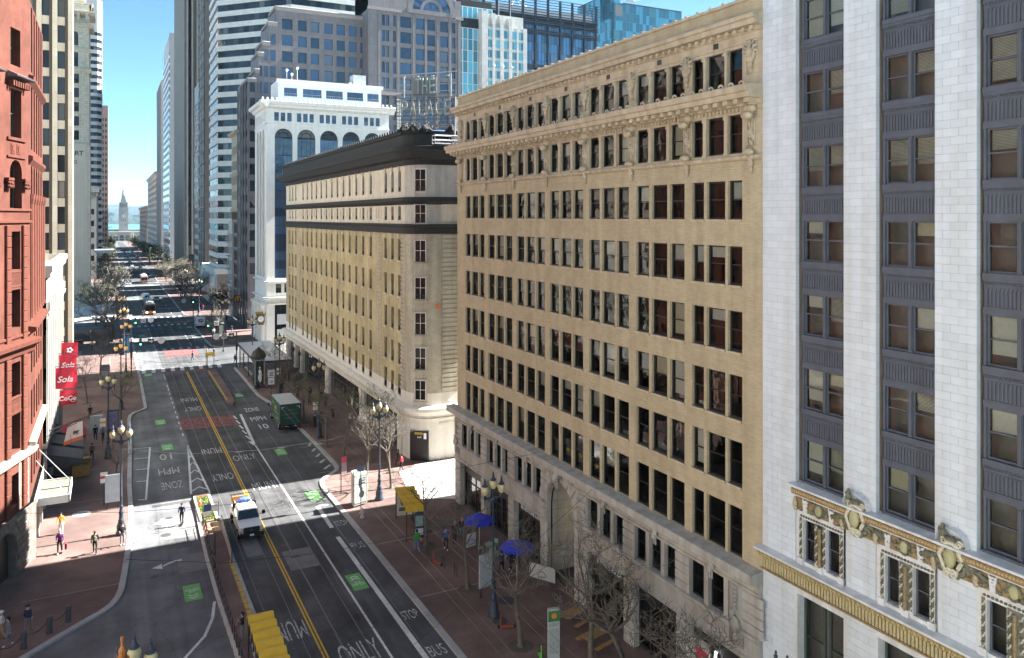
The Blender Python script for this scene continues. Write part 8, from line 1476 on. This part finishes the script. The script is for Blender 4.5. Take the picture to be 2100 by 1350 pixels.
# ================================================================ glass canopies, signals, mail, umbrellas in the distance
cw_=M('canopy_white',(.62,.63,.64),.35,var=.08) if False else flat('canopy_white_roof',(.62,.63,.64),.35)
t=thing('station_canopy','glass station canopy with pale roof and dark posts on the right pavement','canopy',(20.2,127,.13)); b=MB(); b.face([(0,0,4.1),(5.6,0,4.1),(5.6,20,4.3),(0,20,4.3)]); b.box(0,5.6,0,20,3.85,4.0); b.build('roof',cw_,t); fr_=MB(); [fr_.box(x-.08,x+.08,y-.08,y+.08,0,3.9) for x in (.3,5.3) for y in (.5,10,19.5)]; fr_.box(-.05,5.65,-.1,.1,3.8,4.15).box(-.1,.1,0,20,3.8,4.15); fr_.build('frame',shf,t); b=MB(); b.face([(.3,.6,.2),(.3,19.4,.2),(.3,19.4,3.2),(.3,.6,3.2)]); b.face([(5.3,.6,.2),(5.3,19.4,.2),(5.3,19.4,3.2),(5.3,.6,3.2)]); b.build('side_pane',clg,t)
t=thing('station_canopy','white curved station canopy over a glazed stair on the left pavement','canopy',(-8.3,187,.13)); b=MB()
for k in range(8): x0,x1=k*1.15,(k+1)*1.15; z=lambda x:4.6+.9*math.sin(x/9.2*1.6); b.face([(x0,0,z(x0)),(x1,0,z(x1)),(x1,26,z(x1)+.3),(x0,26,z(x0)+.3)]); b.face([(x0,0,z(x0)-.25),(x1,0,z(x1)-.25),(x1,0,z(x1)),(x0,0,z(x0))])
b.build('roof',cw_,t); fr_=MB(); [fr_.box(x-.1,x+.1,y-.1,y+.1,0,4.6) for x in (.5,8.6) for y in (1,13,25)]; fr_.build('frame',shf,t); b=MB(); b.face([(.5,1,.1),(8.6,1,.1),(8.6,1,3),(.5,1,3)]); b.face([(8.6,1,.1),(8.6,25,.1),(8.6,25,3),(8.6,1,3)]); b.build('side_pane',clg,t)
t=thing('stair_balustrade','low glass balustrade round the sunlit stair on the left pavement','balustrade',(-5.2,146,.13)); b=MB(); b.face([(0,0,0),(5,0,0),(5,0,1.2),(0,0,1.2)]); b.face([(5,0,0),(5,14,0),(5,14,1.2),(5,0,1.2)]); b.build('pane',clg,t); MB().tube([(0,0,1.2),(5,0,1.2),(5,14,1.2)],.04,5).build('rail',scl,t)
sgn=flat('signal_housing',(.03,.035,.025),.6); grn=emit('signal_green',(.1,1,.4),2.5,(.05,.3,.15))
def signal(x,y,d,label,items,h=6.4):
    t=thing('traffic_signal',label,'traffic signal',(x,y,.13)); MB().tube([(0,0,0),(0,0,h)],.1,8).lathe([(.2,0),(.18,.4),(.1,.5)],0,0,8).build('pole',sgn,t); L=5.2*d; MB().tube([(0,0,h-.9),(L,0,h-.6)],[.07,.05],6).build('mast_arm',sgn,t); MB().box(-.16,.16,-.25,.1,3.1,4.1).build('signal_head',sgn,t)
    for k,(kind,u) in enumerate(items):
        xx=u*d
        if kind=='disc': o=MB().lathe([(.55,0),(.55,.04),(.01,.04)],0,0,18).build('round_sign',wte if k%2==0 else flat('sign_back_grey',(.45,.47,.48),.5),t,(xx,-.1,h-.65)); o.rotation_euler=(PI/2,0,0)
        if kind=='arrow': MB().box(-.45,.45,-.08,-.02,-.45,.45).build('sign_plate',sgn,t,(xx,-.05,h-.65)); b=MB(); b.box(-.32,.06,-.1,-.085,-.1,.1); b.face([(.04,-.095,-.3),(.36,-.095,0),(.04,-.095,.3)]); b.build('arrow',wte,t,(xx,-.05,h-.65))
        if kind=='noturn': MB().box(-.45,.45,-.08,-.02,-.45,.45).build('sign_plate',wte,t,(xx,-.05,h-.65)); MB().tube([(.3*math.cos(2*PI*k/14),-.1,.3*math.sin(2*PI*k/14)) for k in range(15)],.05,4).tube([(-.22,-.1,.22),(.22,-.1,-.22)],.05,4).build('no_turn_symbol',sgn,t,(xx,-.05,h-.65))
        if kind=='head': MB().box(-.2,.2,-.25,.1,-.6,.6).build('signal_head',sgn,t,(xx,0,h-.7)); MB().blob((0,-.26,-.35),(.12,.04,.12),8).build('signal_lamp',grn,t,(xx,0,h-.7))
signal(3.0,146,1,'traffic signal arm with arrow plate and round white sign reaching over the left lane',(('head',1.4),('arrow',3.0),('disc',4.6))); signal(19.9,146.3,-1,'traffic signal arm with round sign, no turn plate and arrow at the right canopy',(('arrow',.9),('noturn',2.1),('disc',3.4)))
signal(3.2,176,1,'traffic signal arm with no turn plate past the first crossing on the left',(('head',1.2),('noturn',2.6),('disc',4.0))); signal(19.9,164.7,-1,'traffic signal arm with no turn plate and arrow past the first crossing on the right',(('arrow',.2),('noturn',1.3),('head',2.9))); signal(19.6,212,-1,'distant traffic signal with round white sign by the second crossing on the right',(('head',1.2),('disc',3.4))); signal(3.4,232,1,'distant traffic signal on the left of the second crossing',(('head',2.2),('disc',4.2)))
t=thing('cafe_umbrella','distant small red umbrella on the right pavement','umbrella',(25.5,262,.13)); MB().tube([(0,0,0),(0,0,3)],.05,5).build('pole',wst,t); MB().lathe([(2.2,2.6),(1.2,3.2),(.05,3.6)],0,0,8).build('canopy',flat('umbrella_red',(.5,.03,.03),.6),t)
t=thing('shop_sign','brown square shop sign with a yellow double arch letter M','sign',(28.6,208,6.3)); MB().box(-.9,.9,-.12,.12,-.9,.9).build('panel',flat('sign_brown',(.16,.03,.02),.5),t); b=MB(); [b.tube([(sx+.3*math.cos(PI*k/8),-.16,-.6+1.2*math.sin(PI*k/8)) for k in range(9)],.09,5) for sx in (-.3,.3)]; b.build('arches',flat('arches_yellow',(.65,.40,.02),.5),t)
t=thing('hanging_banner','tall blue green banner on the pale podium','banner',(28.0,289,7)); MB().box(-.6,.6,-.03,.03,-3.2,3.2).build('cloth',flat('banner_teal',(.12,.3,.36),.7),t)
t=thing('kiosk','dark domed news kiosk on the far right pavement','kiosk',(21.5,190,.13)); MB().lathe([(1.3,0),(1.3,2.4),(1.6,2.5),(1.5,2.9),(.8,3.5),(.1,4)],0,0,10).build('body',flat('kiosk_dark',(.025,.03,.03),.5),t)
t=thing('phone_kiosk','blue framed display kiosk on the far left pavement','kiosk',(2.6,172,.13)); MB().box(-.6,.6,-.6,.6,0,3.4).build('cabinet',flat('kiosk_blue',(.05,.16,.26),.5),t); MB().box(-.7,.7,-.7,.7,3.4,3.7).build('roof',shf,t)
# ================================================================ overhead wires
wr=flat('wire_dark',(.03,.03,.03),.5); wrl=flat('wire_bright',(.13,.13,.13),.35,.7)
for X,m_,lb in ((10.1,wrl,'left tram wire'),(13.7,wrl,'right tram wire'),(16.75,wrl,'left trolleybus wire of the right lane'),(17.35,wrl,'second trolleybus wire of the right lane'),(19.3,wrl,'trolleybus wire nearest the right kerb'),(19.9,wrl,'outer trolleybus wire over the right kerb')):
    b=MB()
    for k in range(12): y0,y1=20+k*24,44+k*24; b.tube([(0,y0,5.9),(0,(y0+y1)/2,5.78),(0,y1,5.9)],.011,4)
    tag(b.build('overhead_wire',m_,None,(X,0,0)),'thin '+lb+' running along the street','wire','overhead wires along the street')
for k in range(11):
    y=47.5+k*24; yl=49.8+k*24; b=MB(); b.tube([(.75,yl,7.4),(6,yl+(y-yl)*.24,6.35),(12,yl+(y-yl)*.5,6.05),(18,yl+(y-yl)*.78,6.35),(22.8,y,7.4)],.016,4); [b.tube([(x-.3,yl+(y-yl)*(x/22),6.1),(x+.3,yl+(y-yl)*(x/22),6.1)],.03,4) for x in (10.1,13.7,17.05,19.6)]
    tag(b.build('span_wire',wr,None),'thin span wire crossing the street between facing lamps','wire','span wires between the lamps')
for p,q,lb in (((29,52,9),(12.5,60,6.1),'thin diagonal bracing wire from the tan building to the tram wires'),((29,44,9),(13,36,6.1),'thin diagonal bracing wire nearer the bottom edge'),((-5.5,62,7),(8,60,6),'thin wire from the red building corner over the turning lane')): tag(MB().tube([p,tuple((a+c)/2-(.25 if i==2 else 0) for i,(a,c) in enumerate(zip(p,q))),q],.014,4).build('bracing_wire',wr,None),lb,'wire')
# ================================================================ air between here and the hills
HAZE=True
if HAZE:
    b=MB().box(-16500,17000,-300,27000,-19,420); hz=b.build('haze',None); hz['kind']='stuff'; hm=bpy.data.materials.new('haze_air'); hm.use_nodes=True; t=hm.node_tree; t.nodes.remove(t.nodes['Principled BSDF']); v=t.nodes.new('ShaderNodeVolumePrincipled'); v.inputs['Color'].default_value=(.5,.79,1,1); v.inputs['Density'].default_value=.00003; v.inputs['Anisotropy'].default_value=.2; t.links.new(v.outputs[0],t.nodes['Material Output'].inputs['Volume']); hz.data.materials.clear(); hz.data.materials.append(hm)
